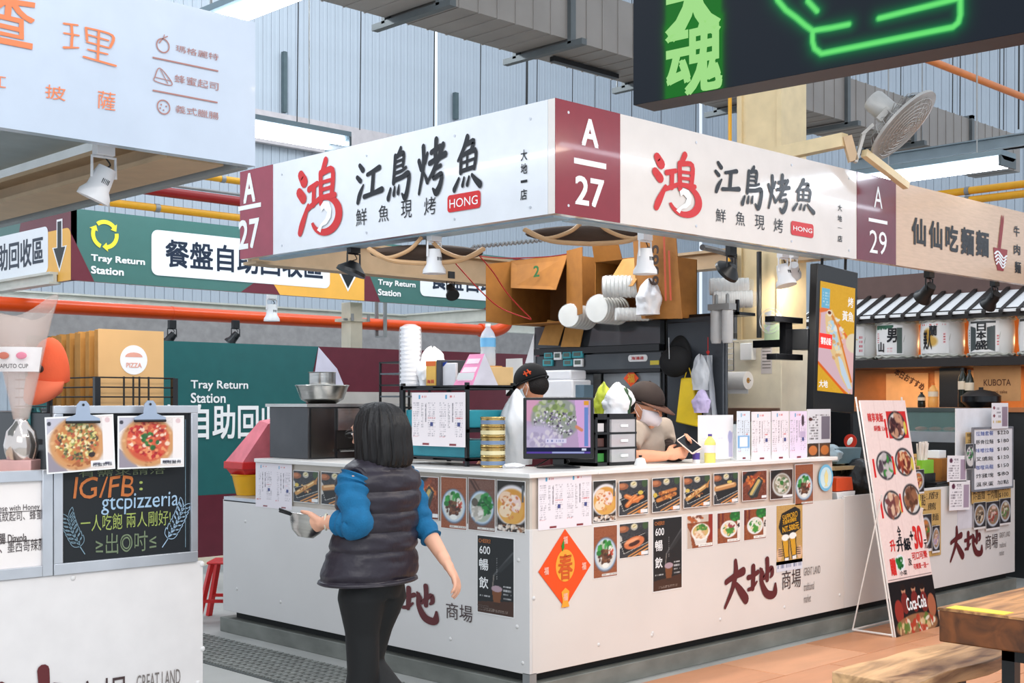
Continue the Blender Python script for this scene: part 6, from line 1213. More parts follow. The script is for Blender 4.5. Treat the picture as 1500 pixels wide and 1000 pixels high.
def f4(c): c.poly([(.1,.16),(.32,.22),(.34,.9),(.1,.98)],(60,70,72)); c.poly([(.66,.22),(.88,.16),(.88,.98),(.66,.9)],(60,70,72)); c.greek(.0,.25,.06,.9,8,(60,60,70),.9,dens=1); c.greek(.93,.45,1,.8,4,(200,60,60),.9,dens=1); c.rect(.1,.02,.9,.08,(50,54,56))
b1 = barrel(2.12,'leftmost white sake barrel, partly hidden by the hanging screen',f1); b2 = barrel(1.70,'white sake barrel with a green top band and the characters for otokoyama',f2); b3 = barrel(1.235,'white sake barrel with black brush writing over a gold crest',f3); b4 = barrel(.755,'white sake barrel with three bold characters between dark pine shapes',f4); b5 = barrel(.28,'sake barrel cut off by the right edge of the picture',f1)
wrapt(b1,'大谷',(-.10,.28,.02,.10),ink); wrapt(b2,'男',(.0,.30,.10,.16),ink); wrapt(b2,'山',(-.11,.17,-.03,.07),ink); wrapt(b3,'美人',(-.10,.27,.0,.08),ink); wrapt(b3,'蘭',(-.03,.31,.05,.21),ink); wrapt(b4,'日',(-.045,.31,.045,.235),ink); wrapt(b4,'本',(-.05,.235,.05,.16),ink); wrapt(b4,'盛',(-.06,.155,.06,.065),ink)
for Yc in (1.93,1.47,1.0,.52):
    l = bpy.data.lights.new('barrel_light', 'POINT'); l.energy = 1.6; l.color = (1,.6,.28); l.shadow_soft_size = .04; lo = bpy.data.objects.new('barrel_light', l); C.objects.link(lo); lo.location = (7.2,Yc,2.1)
l = bpy.data.lights.new('bar_light', 'AREA'); l.energy = 8; l.size = .2; l.size_y = 2.0; l.shape = 'RECTANGLE'; l.color = (1,.66,.36); lo = bpy.data.objects.new('bar_light', l); C.objects.link(lo); lo.location = (7.0,1.2,1.84); 
# tote bag print, bottles, pot, bar top
q = onX(1460,560,6.75); t = thing('tote_banner', 'tan cloth banner reading KUBOTA hanging under the barrel shelf', 'banner', (6.75,q.y,q.z), -PI/2); a = onX(1426,543,6.75); b_ = onX(1495,577,6.75); w = (a.y-b_.y)/2; MB().box(-w,w,0,.01,-.17,.17).build('cloth', M('tan_cloth', (200,150,100), .8), t); letter('KUBOTA', M('brown_brush_ink',()), t, (-w*.55,.03,w*.6,-.03), -.003, .01); letter('Nigori sake', M('brown_brush_ink',()), t, (-w*.4,-.07,w*.45,-.11), -.003)
for k, (px, r, h, m, lb) in enumerate(((1367,.045,.22,M('orange_juice', (236,170,90), .2),'small orange topped bottle on the glass case'),(1410,.04,.36,M('dark_glass_bottle', (30,34,26), .15),'dark sake bottle right of the glass case'),(1420,.04,.34,M('dark_glass_bottle',()),'second dark sake bottle beside the pot'),(1350,.035,.14,M('dark_glass_bottle',()),'small dark jar left of the orange topped bottle'))):
    q = onX(px,595,6.45); bottle((6.45,q.y,1.48), h, r, lb, 'sake_bottle', m, M('bottle_paper', (226,206,180), .5), M('orange_cap', (230,120,40), .4) if k == 0 else blk)
q = onX(1437,583,6.4); t = thing('lidded_pot', 'dark lidded pot on the bar beside the sake bottles', 'pot', (6.4,q.y,1.48)); MB().lathe([(0,0),(.12,0),(.17,.05),(.17,.10),(0,.10)], n=28).build('pot', blk, t); MB().lathe([(.175,.10),(.12,.14),(.02,.16),(.02,.18),(0,.18)], n=28).build('lid', dw, t)
tag(MB().box(6.3,6.62,-.8,2.2,1.44,1.48).build('wooden_counter', M('bar_top_wood', (170,110,70), .4)), 'wooden bar top carrying bottles and the dark pot', 'bar top')
tag(MB().box(6.32,6.6,-.8,2.2,0,1.44).build('bar_cabinet', M('bar_base_black',())), 'black front of the sake bar', 'bar front')
# glass display case
a = onX(1317,597,5.75); b_ = onX(1407,648,5.75); t = thing('glass_display_case', 'long chilled glass display case with fish in front of the sake bar', 'display case', (5.75,a.y,b_.z), -PI/2); W = a.y-b_.y+.1; H = a.z-b_.z
MB().box(0,W,0,.4,H-.035,H).build('top', M('case_top', (70,80,80), .3), t); MB().box(0,W,0,.4,0,.09).build('base', alu, t); MB().box(0,W,.005,.01,.09,H-.035).build('glass_front', M('teal_glass', (130,160,156), .05, alpha=.35), t); MB().box(.01,W-.01,.36,.38,.09,H-.035).build('back_panel', M('case_back', (50,76,74), .3), t)
for k in range(4): MB().ell((.12+.13*k,.18,.11),(.06,.05,.02),12,8).build('fish_fillet', M('salmon_pink', (216,120,100), .4, var=.1), t)
tag(MB().box(5.7,6.2,a.y-W-.05,a.y+.1,0,b_.z).build('case_stand', M('bar_base_black',())), 'black stand under the glass display case', 'stand')
# dark back screen of the noodle stall, plant and red crab picture
t = thing('dark_screen', 'dark partition behind the noodle stall counter with green leaves', 'partition', (4.35,1.9,0), -PI/2); MB().box(-.0,1.15,0,.04,0,1.62).build('panel', blk, t)
lf = M('dark_leaf', (24,92,56), .45, var=.2); base = MB().add([(0,0,0),(.03,-.02,.03),(0,-.03,.09),(-.03,-.02,.03)],[(0,1,2,3)]).build('leaf', lf, t, fix=False); rr = random.Random(5)
for k in range(110):
    i_ = inst(base, (.35+rr.random()*.5, -.02-.04*rr.random(), 1.05+rr.random()*.38)); i_.parent = t; i_.rotation_euler = (rr.random()*6,rr.random()*6,rr.random()*6)
base.location = (.5,-.03,1.2)
q = onX(1246,646,4.2); t = thing('crab_picture', 'small red and white round crab picture in the dark behind the standee', 'picture', (4.2,q.y,q.z), -PI/2); MB().lathe([(0,0),(.055,0),(.055,.006),(0,.006)], n=24, axis='Y').build('disc', M('crab_red', (190,50,36), .4), t); MB().ell((0,-.01,.0),(.02,.005,.035),12,8,rot=Matrix.Rotation(.6,3,'Y')).build('white_mark', whiteink, t)
# things lying on the A29 inner shelf
SH = .851
def on29(px, Y): return onY(px, 700, Y).x
tb = M('slate_tray', (110,136,144), .4); x = on29(1243,.25); t = thing('slate_tray', 'slate blue plastic tray with a white bag at the A29 counter', 'tray', (x,.25,1.09)); MB().prism([(-.15,0),(.15,0),(.18,.11),(-.18,.11)], 0, .24).build('tray', tb, t, bev=.004)
t = thing('wooden_board_shelf', 'pale wooden shelf board holding the slate tray', 'shelf', (x-.02,.2,SH)); MB().box(-.24,.22,0,.34,.20,.225).build('board', M('pale_wood_shelf', (206,176,130), .5), t); MB().box(-.2,-.17,.04,.3,0,.2).box(.17,.2,.04,.3,0,.2).build('side', blk, t)
bag('plastic_bag', (x-.14,.30,1.16), (.07,.06,.07), M('pale_blue_bag', (190,214,226), .3, bump=.3), 'pale blue plastic bag in front of the slate tray', 'bag', 33, knot=False)
x = on29(1232,.07); t = thing('white_tray', 'white ribbed plastic tray with an orange box at the counter end', 'tray', (x,.03,SH+.0)); MB().prism([(-.10,0),(.10,0),(.12,.07),(-.12,.07)], 0, .14).build('tray', whiteink, t, bev=.004); tag(MB().prism([(-.11,0),(.11,0),(.09,.09),(-.10,.09)], 0, .12).build('orange_box', M('orange_box', (232,84,36), .4), None, bev=.003, loc=(x,.04,SH+.075)), 'orange box sitting on the white ribbed tray', 'box')
for k, (px, w, h, lb) in enumerate(((1262,.14,.16,'big black bag shape behind the orange box'),(1275,.12,.13,'black bag nearest the standee on the A29 shelf'))): bag('black_bag', (on29(px,.2),.22,SH+h*.72), (w,.12,h), M('black_film', (30,30,32), .3, bump=.3), lb, 'bag', 40+k, knot=False)
x = on29(1352,.15); t = thing('chopstick_holder', 'box full of paper wrapped chopsticks on the A29 counter', 'chopsticks', (x,.15,SH)); MB().box(-.09,.09,-.04,.04,.14,.24).build('green_cup', M('lime_plastic', (130,190,50), .4), t); MB().box(-.1,.1,-.05,.05,0,.14).build('dark_box', blk, t); cs = MB().box(-.006,.006,-.004,.004,0,.2).build('chopstick_sleeve', M('chopstick_paper', (236,224,214), .6), t)
for k in range(26): c_ = inst(cs, (-.075+.15*rr.random(),-.03+.06*rr.random(),.16+.02*rr.random())); c_.parent = t; c_.rotation_euler = (.15*(rr.random()-.5),.4*(rr.random()-.5),0)
cs.location = (0,0,.17)
for k in range(4): tag(MB().box(-.13,.13,-.09,.09,0,.018).build('menu_folder', blk, None, bev=.002, loc=(on29(1362,.12)+.005*k,.12,SH+.02*k), rz=.05*k), ['lowest','second','third','topmost'][k]+' black menu folder in the stack by the chopsticks', 'folder', 'black menu folders')
x = on29(1378,.2); o = tag(MB().box(-.10,.10,-.08,.08,0,.24).build('kraft_box', M('brown_cardboard',()), None, bev=.003, loc=(x,.22,SH)), 'brown kraft box right of the chopstick holder', 'box')
tag(MB().box(-.09,.03,-.05,.05,0,.06).build('white_box', whiteink, None, bev=.003, loc=(x,.22,SH+.241)), 'small white box on top of the brown kraft box', 'box')
# dark grey wall far right behind the sake bar
tag(MB().box(6.2,6.28,-3.2,-.9,0,2.3).build('partition_wall', M('dark_grey_partition', (66,68,72), .5, var=.1)), 'dark grey partition at the right edge of the picture', 'partition')
# ------------------------------------------------------------------ wooden table and bench
wd_t = Mwood('table_wood', (96,56,26), (206,150,96), .35, 2.2); wd_e = Mwood('table_edge_wood', (74,40,16), (128,72,32), .4, 1.6)
P = onZ(1373,890,.73); t = thing('wooden_table', 'thick dark edged wooden table at the lower right corner', 'table', (P.x,P.y,0))
MB().box(.004,1.0,-1.9,-.004,.60,.73).build('tabletop_slab', wd_e, t, bev=.006); MB().box(0,1.004,-1.904,0,.722,.7315).build('top_face', wd_t, t)
for (x_, y_) in ((.12,-.25),(.82,-.25),(.12,-1.7),(.82,-1.7)): MB().box(x_,x_+.05,y_,y_+.05,0,.6).build('leg', blackp, t)
MB().box(.12,.17,-1.7,-.2,.54,.60).box(.82,.87,-1.7,-.2,.54,.60).build('apron_rail', blackp, t)
MB().box(.01,.09,-.26,-.03,.7316,.7335).build('yellow_sticker', M('yellow_label',()), t)
P = onZ(1218,983,.45); P2 = onZ(1337,1001,.45); wdt = P.y-P2.y; t = thing('wooden_bench', 'pale grained wooden bench running under the table at the lower right', 'bench', (P.x,P.y,0))
wb_ = Mwood('bench_wood', (88,50,24), (226,180,130), .35, 1.6); mb = MB(); n = 16; L = 1.7
top = [(L*i/n, .012*math.sin(i*1.3)+.01*math.sin(i*.6), ) for i in range(n+1)]; bot = [(L*(n-i)/n, -wdt+.014*math.sin(i*1.1)) for i in range(n+1)]
mb.prism([(a[0],a[1]) for a in top]+bot, .39, .45, 'z'); mb.build('seat_plank', wb_, t, bev=.006)
for x_ in (.5,1.45): MB().box(x_,x_+.05,-wdt+.04,-.04,.33,.39).box(x_,x_+.05,-wdt+.04,-wdt+.09,0,.34).box(x_,x_+.05,-.09,-.04,0,.34).box(x_,x_+.05,-wdt+.04,-.04,0,.04).build('leg_frame', blackp, t)
# ------------------------------------------------------------------ pizza stall counter things
TOPZ = 1.235; F0 = Face('Y', .0, (0,0,0))
sv = thing('raised_shelf', 'dark raised shelf behind the pizza stall boards', 'shelf', (-4.9,.12,.884)); MB().box(0,2.45,0,.5,.33,.35).build('top_board', M('warm_top',()), sv); MB().box(0,.03,0,.5,0,.33).box(2.42,2.45,0,.5,0,.33).box(0,2.45,.47,.5,0,.33).build('support', dw, sv)
tall = thing('black_cabinet', 'black cabinet behind the chalkboard carrying the pizza box rack', 'cabinet', (-2.42,.14,.884)); MB().box(0,.56,0,1.3,0,.60).build('body', blk, tall, bev=.004); MB().box(.02,.54,-.01,0,.03,.57).build('door', blk, tall)
a = F0.box(80,604,291,838); t = thing('chalkboard', 'black chalkboard in an aluminium frame on the pizza counter', 'chalkboard', (a[0],.018,.885)); X0 = a[0]; W = a[2]-a[0]; H = .625; FC_ = Face('Y', .0, (X0,0,.885))
MB().box(.0,W,0,.02,0,H).build('slate', M('chalk_black', (24,28,32), .45, var=.1, scale=3), t)
MB().box(-.0,W,-.014,.0,0,.042).build('frame_rail', alu, t, bev=.002); MB().box(-.0,W,-.014,0,H-.03,H).build('frame_rail', alu, t, bev=.002); MB().box(0,.035,-.014,0,.042,H-.03).build('frame_rail', alu, t, bev=.002); MB().box(W-.03,W,-.014,0,.042,H-.03).build('frame_rail', alu, t, bev=.002)
def chk(col): return M('chalk_%d_%d_%d' % col, col, .7, var=.12, scale=40)
co, cb, cg, cw = chk((196,112,58)), chk((160,188,212)), chk((158,172,92)), chk((170,176,176))
letter('IG/FB', co, t, FC_.box(110,699,199,727), -.002, .0, .02, .12); letter(':', cg, t, FC_.box(207,705,212,718), -.002, .01); letter('gtcpizzeria', cb, t, FC_.box(151,725,264,748), -.002, 0, .012, .05)
letter('一人吃飽', cg, t, FC_.box(121,755,182,775), -.002, 0, .012); letter('兩人剛好!', cg, t, FC_.box(188,751,253,769), -.002, 0, .012); letter('≥出◎吋≤', chk((112,126,98)), t, FC_.box(143,783,232,806), -.002, 0, .012)
letter('有需求請洽', chk((110,120,90)), t, FC_.box(118,688,245,694), -.002, 0, .01)
for (xa,ya,xb,yb,s) in ((103,754,128,812,-1),(272,738,240,802,1)):
    p0 = FC_.uz(xa,ya); p1 = FC_.uz(xb,yb); mb = MB(); n = 7; y = -.002
    def seg(a, b, w=.0018):
        d = Vector((b[0]-a[0],b[1]-a[1])).normalized(); nx, nz = -d.y*w, d.x*w; mb.add([(a[0]+nx,y,a[1]+nz),(a[0]-nx,y,a[1]-nz),(b[0]-nx,y,b[1]-nz),(b[0]+nx,y,b[1]+nz)],[(0,1,2,3)])
    pts = [(p0[0]+(p1[0]-p0[0])*k/10+.012*math.sin(k*.3*s), p0[1]+(p1[1]-p0[1])*k/10) for k in range(11)]
    for k in range(10): seg(pts[k], pts[k+1])
    for k in range(1,9):
        for sd in (-1,1):
            an = math.atan2(p0[1]-p1[1], p0[0]-p1[0])+sd*.7; c0 = pts[k]; ln = .045
            lo_ = [(c0[0]+ln*(q/8)*math.cos(an)-sd*.010*math.sin(q/8*PI)*math.sin(an), c0[1]+ln*(q/8)*math.sin(an)+sd*.010*math.sin(q/8*PI)*math.cos(an)) for q in range(9)]; l2 = [(c0[0]+ln*(q/8)*math.cos(an)+sd*.007*math.sin(q/8*PI)*math.sin(an), c0[1]+ln*(q/8)*math.sin(an)-sd*.007*math.sin(q/8*PI)*math.cos(an)) for q in range(9)]
            for L_ in (lo_, l2):
                for q in range(8): seg(L_[q], L_[q+1], .0013)
    mb.build('chalk_sprig', cb if s > 0 else chk((120,146,160)), t, smooth=False, fix=False)
flat(t, [(W-.05,.57),(W-.048,.57),(W-.048,.06),(W-.05,.06)], chk((120,146,160)), -.001, 'chalk_line')
for i, (b, k, lb) in enumerate((((64,611,164,690),0,'pizza photo with mushrooms clipped at the left on the chalkboard'),((167,609,264,683),1,'pizza photo with basil clipped at the right on the chalkboard'))):
    p = poster(F0, b, pic_pizza(k), 'pizza_photo', lb, 'photo print', .006, 'clipped pizza photos', off=.025+.002*i, tilt=(-.04,0)[i]); W_2, H_2 = p['w'], p['h']
    letter(('松露野菇','瑪格麗特')[i], ink, p, (W_2*.66,H_2*.13,W_2*.95,H_2*.07), -.004)
    q = F0.uz((114.5,212.5)[i], (595,594)[i]); ck = thing('bulldog_clip', ('left','right')[i]+' silver bulldog clip on top of the chalkboard', 'clip', (q[0], -.035, q[1]-.06), group='silver clips'); sm = M('clip_silver', (176,188,206), .3, .6)
    MB().prism([(-.066,0),(.066,0),(.066,.015),(.028,.03),(.024,.066),(.012,.080),(-.012,.080),(-.024,.066),(-.028,.03),(-.066,.015)], -.006, -.002).build('clip_plate', sm, ck); MB().tube([(-.066,-.006,.002),(.066,-.006,.002)], .005, 8).build('jaw', darkp, ck); MB().ell((0,-.008,.066),(.005,.002,.005),8,6).build('hole', darkp, ck)
# left menu frame
t = thing('framed_menu', 'aluminium framed white menu board at the left edge of the pizza counter', 'menu board', (-3.5,.02,.885)); e = F0.uz(79,700)[0]+3.5; H = .39
MB().box(0,e,0,.015,0,H).build('sheet', M('cream_sheet', (238,230,226), .35, var=.02), t); MB().box(e-.04,e,-.014,0,0,H).build('frame_rail', alu, t, bev=.002); MB().box(0,e-.04,-.014,0,H-.04,H).build('frame_rail', alu, t, bev=.002); MB().box(0,e-.04,-.014,0,0,.04).build('frame_rail', alu, t, bev=.002)
F1 = Face('Y', .02, (-3.5,.02,.885)); gi = M('dark_grey_ink', (70,60,60), .5, var=0)
letter('四種起司 Cheese with Honey', gi, t, F1.box(-60,742,58,748), -.002, .0); letter('莫札瑞拉、藍紋起司、蜂蜜', gi, t, F1.box(-60,753,62,760), -.002); letter('墨西哥辣椒臘腸 Diavola', gi, t, F1.box(-60,785,39,794), -.002, .01); letter('番茄、起司、墨西哥辣腸', gi, t, F1.box(-60,797,66,805), -.002)
for y_, xe in ((748,60),(791,58)):
    q0 = F1.uz(-60,y_); q1 = F1.uz(xe,y_-1); zz = q1[1]; flat(t, [(q0[0],zz+.001),(q1[0],zz+.001),(q1[0],zz-.001),(q0[0],zz-.001)], gi, -.002, 'rule'); flat(t, [(q1[0],zz+.005),(q1[0]+.008,zz),(q1[0],zz-.005)], gi, -.002, 'arrow_tip')
# trophy
q = onD(31, 690, 4.72); t = thing('trophy_cup', 'tall clear cone trophy with the CAPUTO CUP label on a pink base', 'trophy', (q.x,q.y,TOPZ+.0), RC)
acr = M('clear_acrylic', (226,206,196), .06, var=0, alpha=.30); zr = 1.80-TOPZ
MB().box(-.09,.07,-.06,.06,.0,.012).build('book_base', M('red_book', (176,70,50), .5), t); MB().box(-.08,.055,-.05,.05,.012,.075).build('pink_base', M('pink_marble', (226,176,170), .3, var=.1), t, bev=.003)
MB().lathe([(0,.075),(.05,.076),(.058,.10),(.062,.13),(.052,.18),(.03,.205),(.022,.22),(.022,.23),(0,.23)], n=28).build('silver_foot', M('bright_silver', (226,214,206), .12, .9), t)
n = 40; V = []; prof = [(.025,.225),(.03,.25),(.05,.34),(.072,.44),(.10,.54),(.13,.60)]
for (r, z) in prof:
    for k in range(n):
        a = 2*PI*k/n; f = max(0,(z-.5)/.10); V.append((r*math.cos(a), r*.8*math.sin(a), z+f*.09*max(0,math.cos(a))**2+f*.03*max(0,-math.cos(a))))
mb = MB().add(V, [(i*n+k,i*n+(k+1)%n,(i+1)*n+(k+1)%n,(i+1)*n+k) for i in range(len(prof)-1) for k in range(n)]); o = mb.build('cone', acr, t); so = o.modifiers.new('t','SOLIDIFY'); so.thickness = .004
V = []
for i in range(15):
    a = math.radians(-162+9.6*i); 
    for (r, z) in ((.0885,.40),(.106,.49)): V.append((r*math.cos(a), r*.82*math.sin(a), z))
MB().add(V, [(2*i,2*i+2,2*i+3,2*i+1) for i in range(14)]).build('label_band', M('label_white', (240,232,230), .4), t, fix=False)
letter('CAPUTO CUP', M('dark_grey_ink',()), t, (-.056,.428,.060,.412), -.089, .01)
for dx, cc in ((-.03,(196,110,90)),(.035,(220,130,150))): MB().ell((dx,-.0885,.458),(.02,.002,.013),14,8).build('label_logo', M('logo_%d' % cc[1], cc, .5), t)
# orange cap on a stand
q = onD(70, 560, 4.95); t = thing('baseball_cap', 'bright orange baseball cap hung beside the trophy', 'cap', q, RC); oc = M('orange_fabric', (240,98,58), .8, var=.06, bump=.1, bscale=120)
h = bpy.data.objects.new('cap_shape', None); C.objects.link(h); h.parent = t; h.rotation_euler = (math.radians(-8),math.radians(10),math.radians(-100)); h.location = (.004,0,.012)
def dome(p): return Vector((p.x, p.y, p.z if p.z > 0 else p.z*.1))
MB().ell((0,0,0), (.085,.076,.165), 32, 18, fn=dome).build('crown', oc, h)
V = []; k = 16
for i in range(k+1):
    a = -PI*.46+PI*.92*i/k
    for e, dz in ((.95,.012),(1.2,-.03),(1.35,-.080)): V.append((.085*math.cos(a)*e+.01, .078*math.sin(a)*(1 if e < 1 else 1.0-.18*(e-1)), dz*(.35+.65*math.cos(a))))
o = MB().add(V, [(3*i+j,3*i+j+1,3*i+j+4,3*i+j+3) for i in range(k) for j in range(2)]).build('brim', M('orange_brim', (246,120,84), .8, var=.04), h, fix=False); so = o.modifiers.new('t','SOLIDIFY'); so.thickness = .005
MB().ell((.080,.0,.055),(.008,.022,.017),16,10).build('emblem', M('dark_thread', (70,44,40), .8, var=.3, scale=120), h)
MB().tube([(0,.02,-.22),(0,.02,.0)], .012, 8).lathe([(0,-.24),(.06,-.24),(.06,-.22),(0,-.22)], n=20).build('stand', darkp, t)
q = onD(45,625,5.0); t = thing('teal_can', 'teal metallic can standing between trophy and chalkboard', 'can', (q.x,q.y,TOPZ+.1)); MB().lathe([(0,0),(.04,0),(.042,.01),(.042,.15),(.036,.165),(0,.165)], n=24).build('can', M('teal_metal', (60,120,124), .25, .6), t); MB().lathe([(.043,.02),(.043,.04)], n=24).build('stripe', alu, t); MB().box(-.06,.06,-.05,.05,-.1,0).build('black_box', blk, t)
# pizza boxes in a wire rack
a = onY(145,482,.42); b_ = onY(239,482,.42); Wb = b_.x-a.x; zb = 1.50; Hb = a.z-zb; 
def pizzabox(k, y, dx, lb):
    t = thing('pizza_box', lb, 'pizza box', (a.x+dx, y, zb), 0, 'kraft pizza boxes standing in a row')
    km = M('kraft_face', (226,180,122), .65, var=.03) if k == 0 else card
    MB().box(0,Wb,.004,.042,0,Hb-.004*(k%3)).build('tray', card, t, bev=.002); MB().box(-.003,Wb+.003,0,.004,0,Hb+.002-.004*(k%3)).build('lid', km, t, bev=.001); return t
lbs = ['front kraft pizza box with a round white and pink logo','second kraft pizza box from the front','third kraft pizza box from the front','fourth kraft pizza box from the front','fifth kraft pizza box from the front','sixth kraft pizza box from the front','seventh kraft pizza box from the front','rearmost kraft pizza box of the row']
for k in range(8):
    p = pizzabox(k, .42+.085*k, -.01*(k%3)+.012*k, lbs[k])
    if k == 0:
        cx, cz = Wb*.53, Hb*.62; r = .062
        flat(p, [(cx+r*math.cos(a_*PI/16), cz+r*math.sin(a_*PI/16)) for a_ in range(32)], whiteink, -.002, 'round_logo'); pk2 = M('faded_pink_ink', (236,170,150), .5)
        letter('PIZZA', pk2, p, (cx-.035,cz-.012,cx+.035,cz-.032), -.004, .02); flat(p, [(cx+.04*math.cos(a_*PI/8), cz+.012+.02*abs(math.sin(a_*PI/8))) for a_ in range(9)], pk2, -.003, 'logo_shape')
t = thing('wire_basket', 'black wire basket rack around the pizza boxes', 'rack', (a.x-.03,.38,1.485)); W = Wb+.06; Dd = .78
mb = MB()
for z in (.02,.06,.10,.14): mb.tube([(0,0,z),(W,0,z),(W,Dd,z),(0,Dd,z),(0,0,z)], .0035, 6)
mb.build('rail_wires', wire_m, t)
for x_ in (.12,.19,W-.19,W-.12): MB().tube([(x_,0,0),(x_,0,.145)], .004, 6).build('upright', wire_m, t)
for x_ in (0,W): MB().box(x_-.012,x_+.012,-.01,.01,0,.14).build('corner_block', blk, t)
MB().box(-.01,W+.01,-.01,Dd,-.0,.012).build('base_plate', blk, t)
# ------------------------------------------------------------------ people
skin = M('skin', (222,166,138), .5, var=.05, scale=6); skin2 = M('skin_warm', (226,160,126), .5, var=.05, scale=6)
def LPf(t0, px0):
    l0 = (px0-750)/FPX*t0
    def f(px, py, dy=0.): t = t0+dy; return Vector(((px-750)/FPX*t-l0, dy, CAMZ-(py-HZ)/FPX*t))
    q = onD(px0, 590, t0); return f, Vector((q.x, q.y, 0))
def hand(mb, wrist, d, up, side, curl=.5, s=1., spread=.12, curls=None):
    # wrist point, finger direction d, back-of-hand normal up, side = where the thumb is
    d = Vector(d).normalized(); up = Vector(up); up = (up-d*up.dot(d)).normalized(); sd = d.cross(up)*side
    W = Vector(wrist); R = Matrix((d, sd, up)).transposed()
    mb.ell(W+d*.045*s, (.052*s,.038*s,.016*s), 16, 10, rot=R); mb.tube([W-d*.04*s, W, W+d*.03*s], [.026*s,.024*s,.026*s], 12, flat=.8)
    for i, (o, L) in enumerate(((.027,.068),(.009,.078),(-.009,.073),(-.026,.058))):
        c = curls[i] if curls else curl; b = W+d*.082*s+sd*o*s; dd = (d+sd*spread*(1.5-i)*.5).normalized(); pts = [b-dd*.03*s, b]; a = 0
        for q in (.42,.33,.25): a += c*(.75 if q > .4 else 1.); v = dd*math.cos(a)-up*math.sin(a); pts.append(pts[-1]+v*L*q*s)
        mb.tube(pts, [.0095*s,.0098*s,.0088*s,.008*s,.0068*s], 10); mb.ell(pts[-1], (.0068*s,)*3, 8, 6)
    b = W+d*.025*s+sd*.030*s; v = (d*.62+sd*.72-up*.3).normalized(); v2 = (d*.9+sd*.2-up*.45).normalized(); pts = [b-v*.015*s, b+v*.028*s, b+v*.028*s+v2*.028*s, b+v*.028*s+v2*.048*s]
    mb.tube(pts, [.014*s,.0115*s,.0105*s,.008*s], 10); mb.ell(pts[-1], (.008*s,)*3, 8, 6)
def headmb(mb, c, f, tilt=0., s=1., neck=None):
    # head centre c, facing f (horizontal), tilt = looking down
    f = Vector((f[0],f[1],0)).normalized(); l = Vector((-f.y,f.x,0)); u = Vector((0,0,1)); f2 = (f*math.cos(tilt)-u*math.sin(tilt)); u2 = (u*math.cos(tilt)+f*math.sin(tilt)); R = Matrix((f2,l,u2)).transposed(); c = Vector(c)
    def fn(p):
        z = p.z/(.115*s); k = 1-.22*max(0,-z)**1.5; return Vector((p.x*k+(.012*s*max(0,-z)), p.y*k, p.z))
    mb.ell(c, (.096*s,.076*s,.115*s), 28, 20, rot=R, fn=fn)
    P = lambda a, b, z: c+R@(Vector((a,b,z))*s)
    mb.tube([P(.088,0,.02),P(.106,0,-.012),P(.112,0,-.024),P(.094,0,-.034)], [.007*s,.010*s,.014*s,.008*s], 10)
    for q in (-1,1): mb.ell(P(-.004,q*.078,-.008), (.016*s,.007*s,.028*s), 12, 8, rot=R); mb.ell(P(.078,q*.03,.028), (.012*s,.022*s,.008*s), 10, 6, rot=R)
    mb.ell(P(.092,0,-.062), (.010*s,.024*s,.007*s), 12, 8, rot=R); mb.ell(P(.084,0,-.076), (.010*s,.02*s,.008*s), 12, 8, rot=R); mb.ell(P(.074,0,-.098), (.018*s,.024*s,.016*s), 12, 8, rot=R)
    if neck is not None: mb.tube([P(-.02,0,-.05), c+(Vector(neck)-c)*.6, Vector(neck)], [.052*s,.050*s,.062*s], 16)
    return P, R
def eyes(t, P, R, s=1.):
    for q in (-1,1):
        MB().ell(P(.081,q*.031,.004), (.012*s,.014*s,.007*s), 12, 8, rot=R).build('eye', M('eye_white', (236,232,228), .2), t); MB().ell(P(.091,q*.031,.004), (.004*s,.006*s,.006*s), 10, 6, rot=R).build('iris', M('iris_dark', (34,22,18), .2), t); MB().tube([P(.084,q*.016,.024),P(.087,q*.032,.029),P(.076,q*.048,.024)], .0035*s, 6).build('eyebrow', M('hair_black', (22,18,18), .55), t)
def loft(rings, n=40, bumps=None):
    # rings: (centre, half width vector A, half depth vector B)
    vs = []; 
    for i, (c, A, B) in enumerate(rings):
        for k in range(n):
            a = 2*PI*k/n; ca, sa = math.cos(a), math.sin(a); p = abs(ca)**.85*(1 if ca > 0 else -1), abs(sa)**.85*(1 if sa > 0 else -1)
            q = Vector(c)+Vector(A)*p[0]+Vector(B)*p[1]
            if bumps: q = bumps(i, k, q, Vector(c))
            vs.append(q)
    m = len(rings); fs = [(i*n+k, i*n+(k+1)%n, (i+1)*n+(k+1)%n, (i+1)*n+k) for i in range(m-1) for k in range(n)]
    mb = MB().add(vs, fs+[tuple(range(n-1,-1,-1)), tuple((m-1)*n+k for k in range(n))]); return mb
from mathutils import noise as NZ
# ---- the woman with the steel bowl
LP, o = LPf(4.9, 553)
wm = thing('person', 'woman in dark quilted vest and blue sweater walking left with a steel bowl', 'person', o, RC)
f = Vector((-.8,.6,0)); l = Vector((-.6,-.8,0)); U = Vector((0,0,1))
mb = MB(); hc = LP(549,634,.0)
P, R = headmb(mb, hc, f, .10, .98, LP(556,690,0))
mb.ell((0,0,1.12), (.11,.11,.13), 20, 12); mb.tube([LP(556,700,0), Vector((0,0,1.1)), Vector((-.01,0,.95)), Vector((-.02,0,.82))], [.05,.105,.10,.10], 20); mb.ell(Vector((0,0,1.215)), (.11,.12,.035), 20, 10)
shl, shr = LP(517,700,-.14), LP(596,700,.13)
ell_, wrl = LP(524,768,-.20), LP(476,764,-.085); elr, wrr = LP(617,764,.10), LP(653,822,.0)
mb.tube([Vector((0,0,1.19)), shl-U*.02, ell_], [.05,.045,.040], 14); mb.tube([shl, (shl+ell_)/2, ell_, (ell_+wrl)/2, wrl], [.048,.042,.040,.034,.025], 14)
mb.tube([Vector((0,0,1.19)), shr-U*.02], [.05,.045], 14); mb.tube([shr, (shr+elr)/2, elr, (elr+wrr)/2, wrr], [.048,.042,.038,.032,.024], 14)
hip = Vector((-.02,0,.80)); hl = hip+l*.062; hr = hip-l*.062
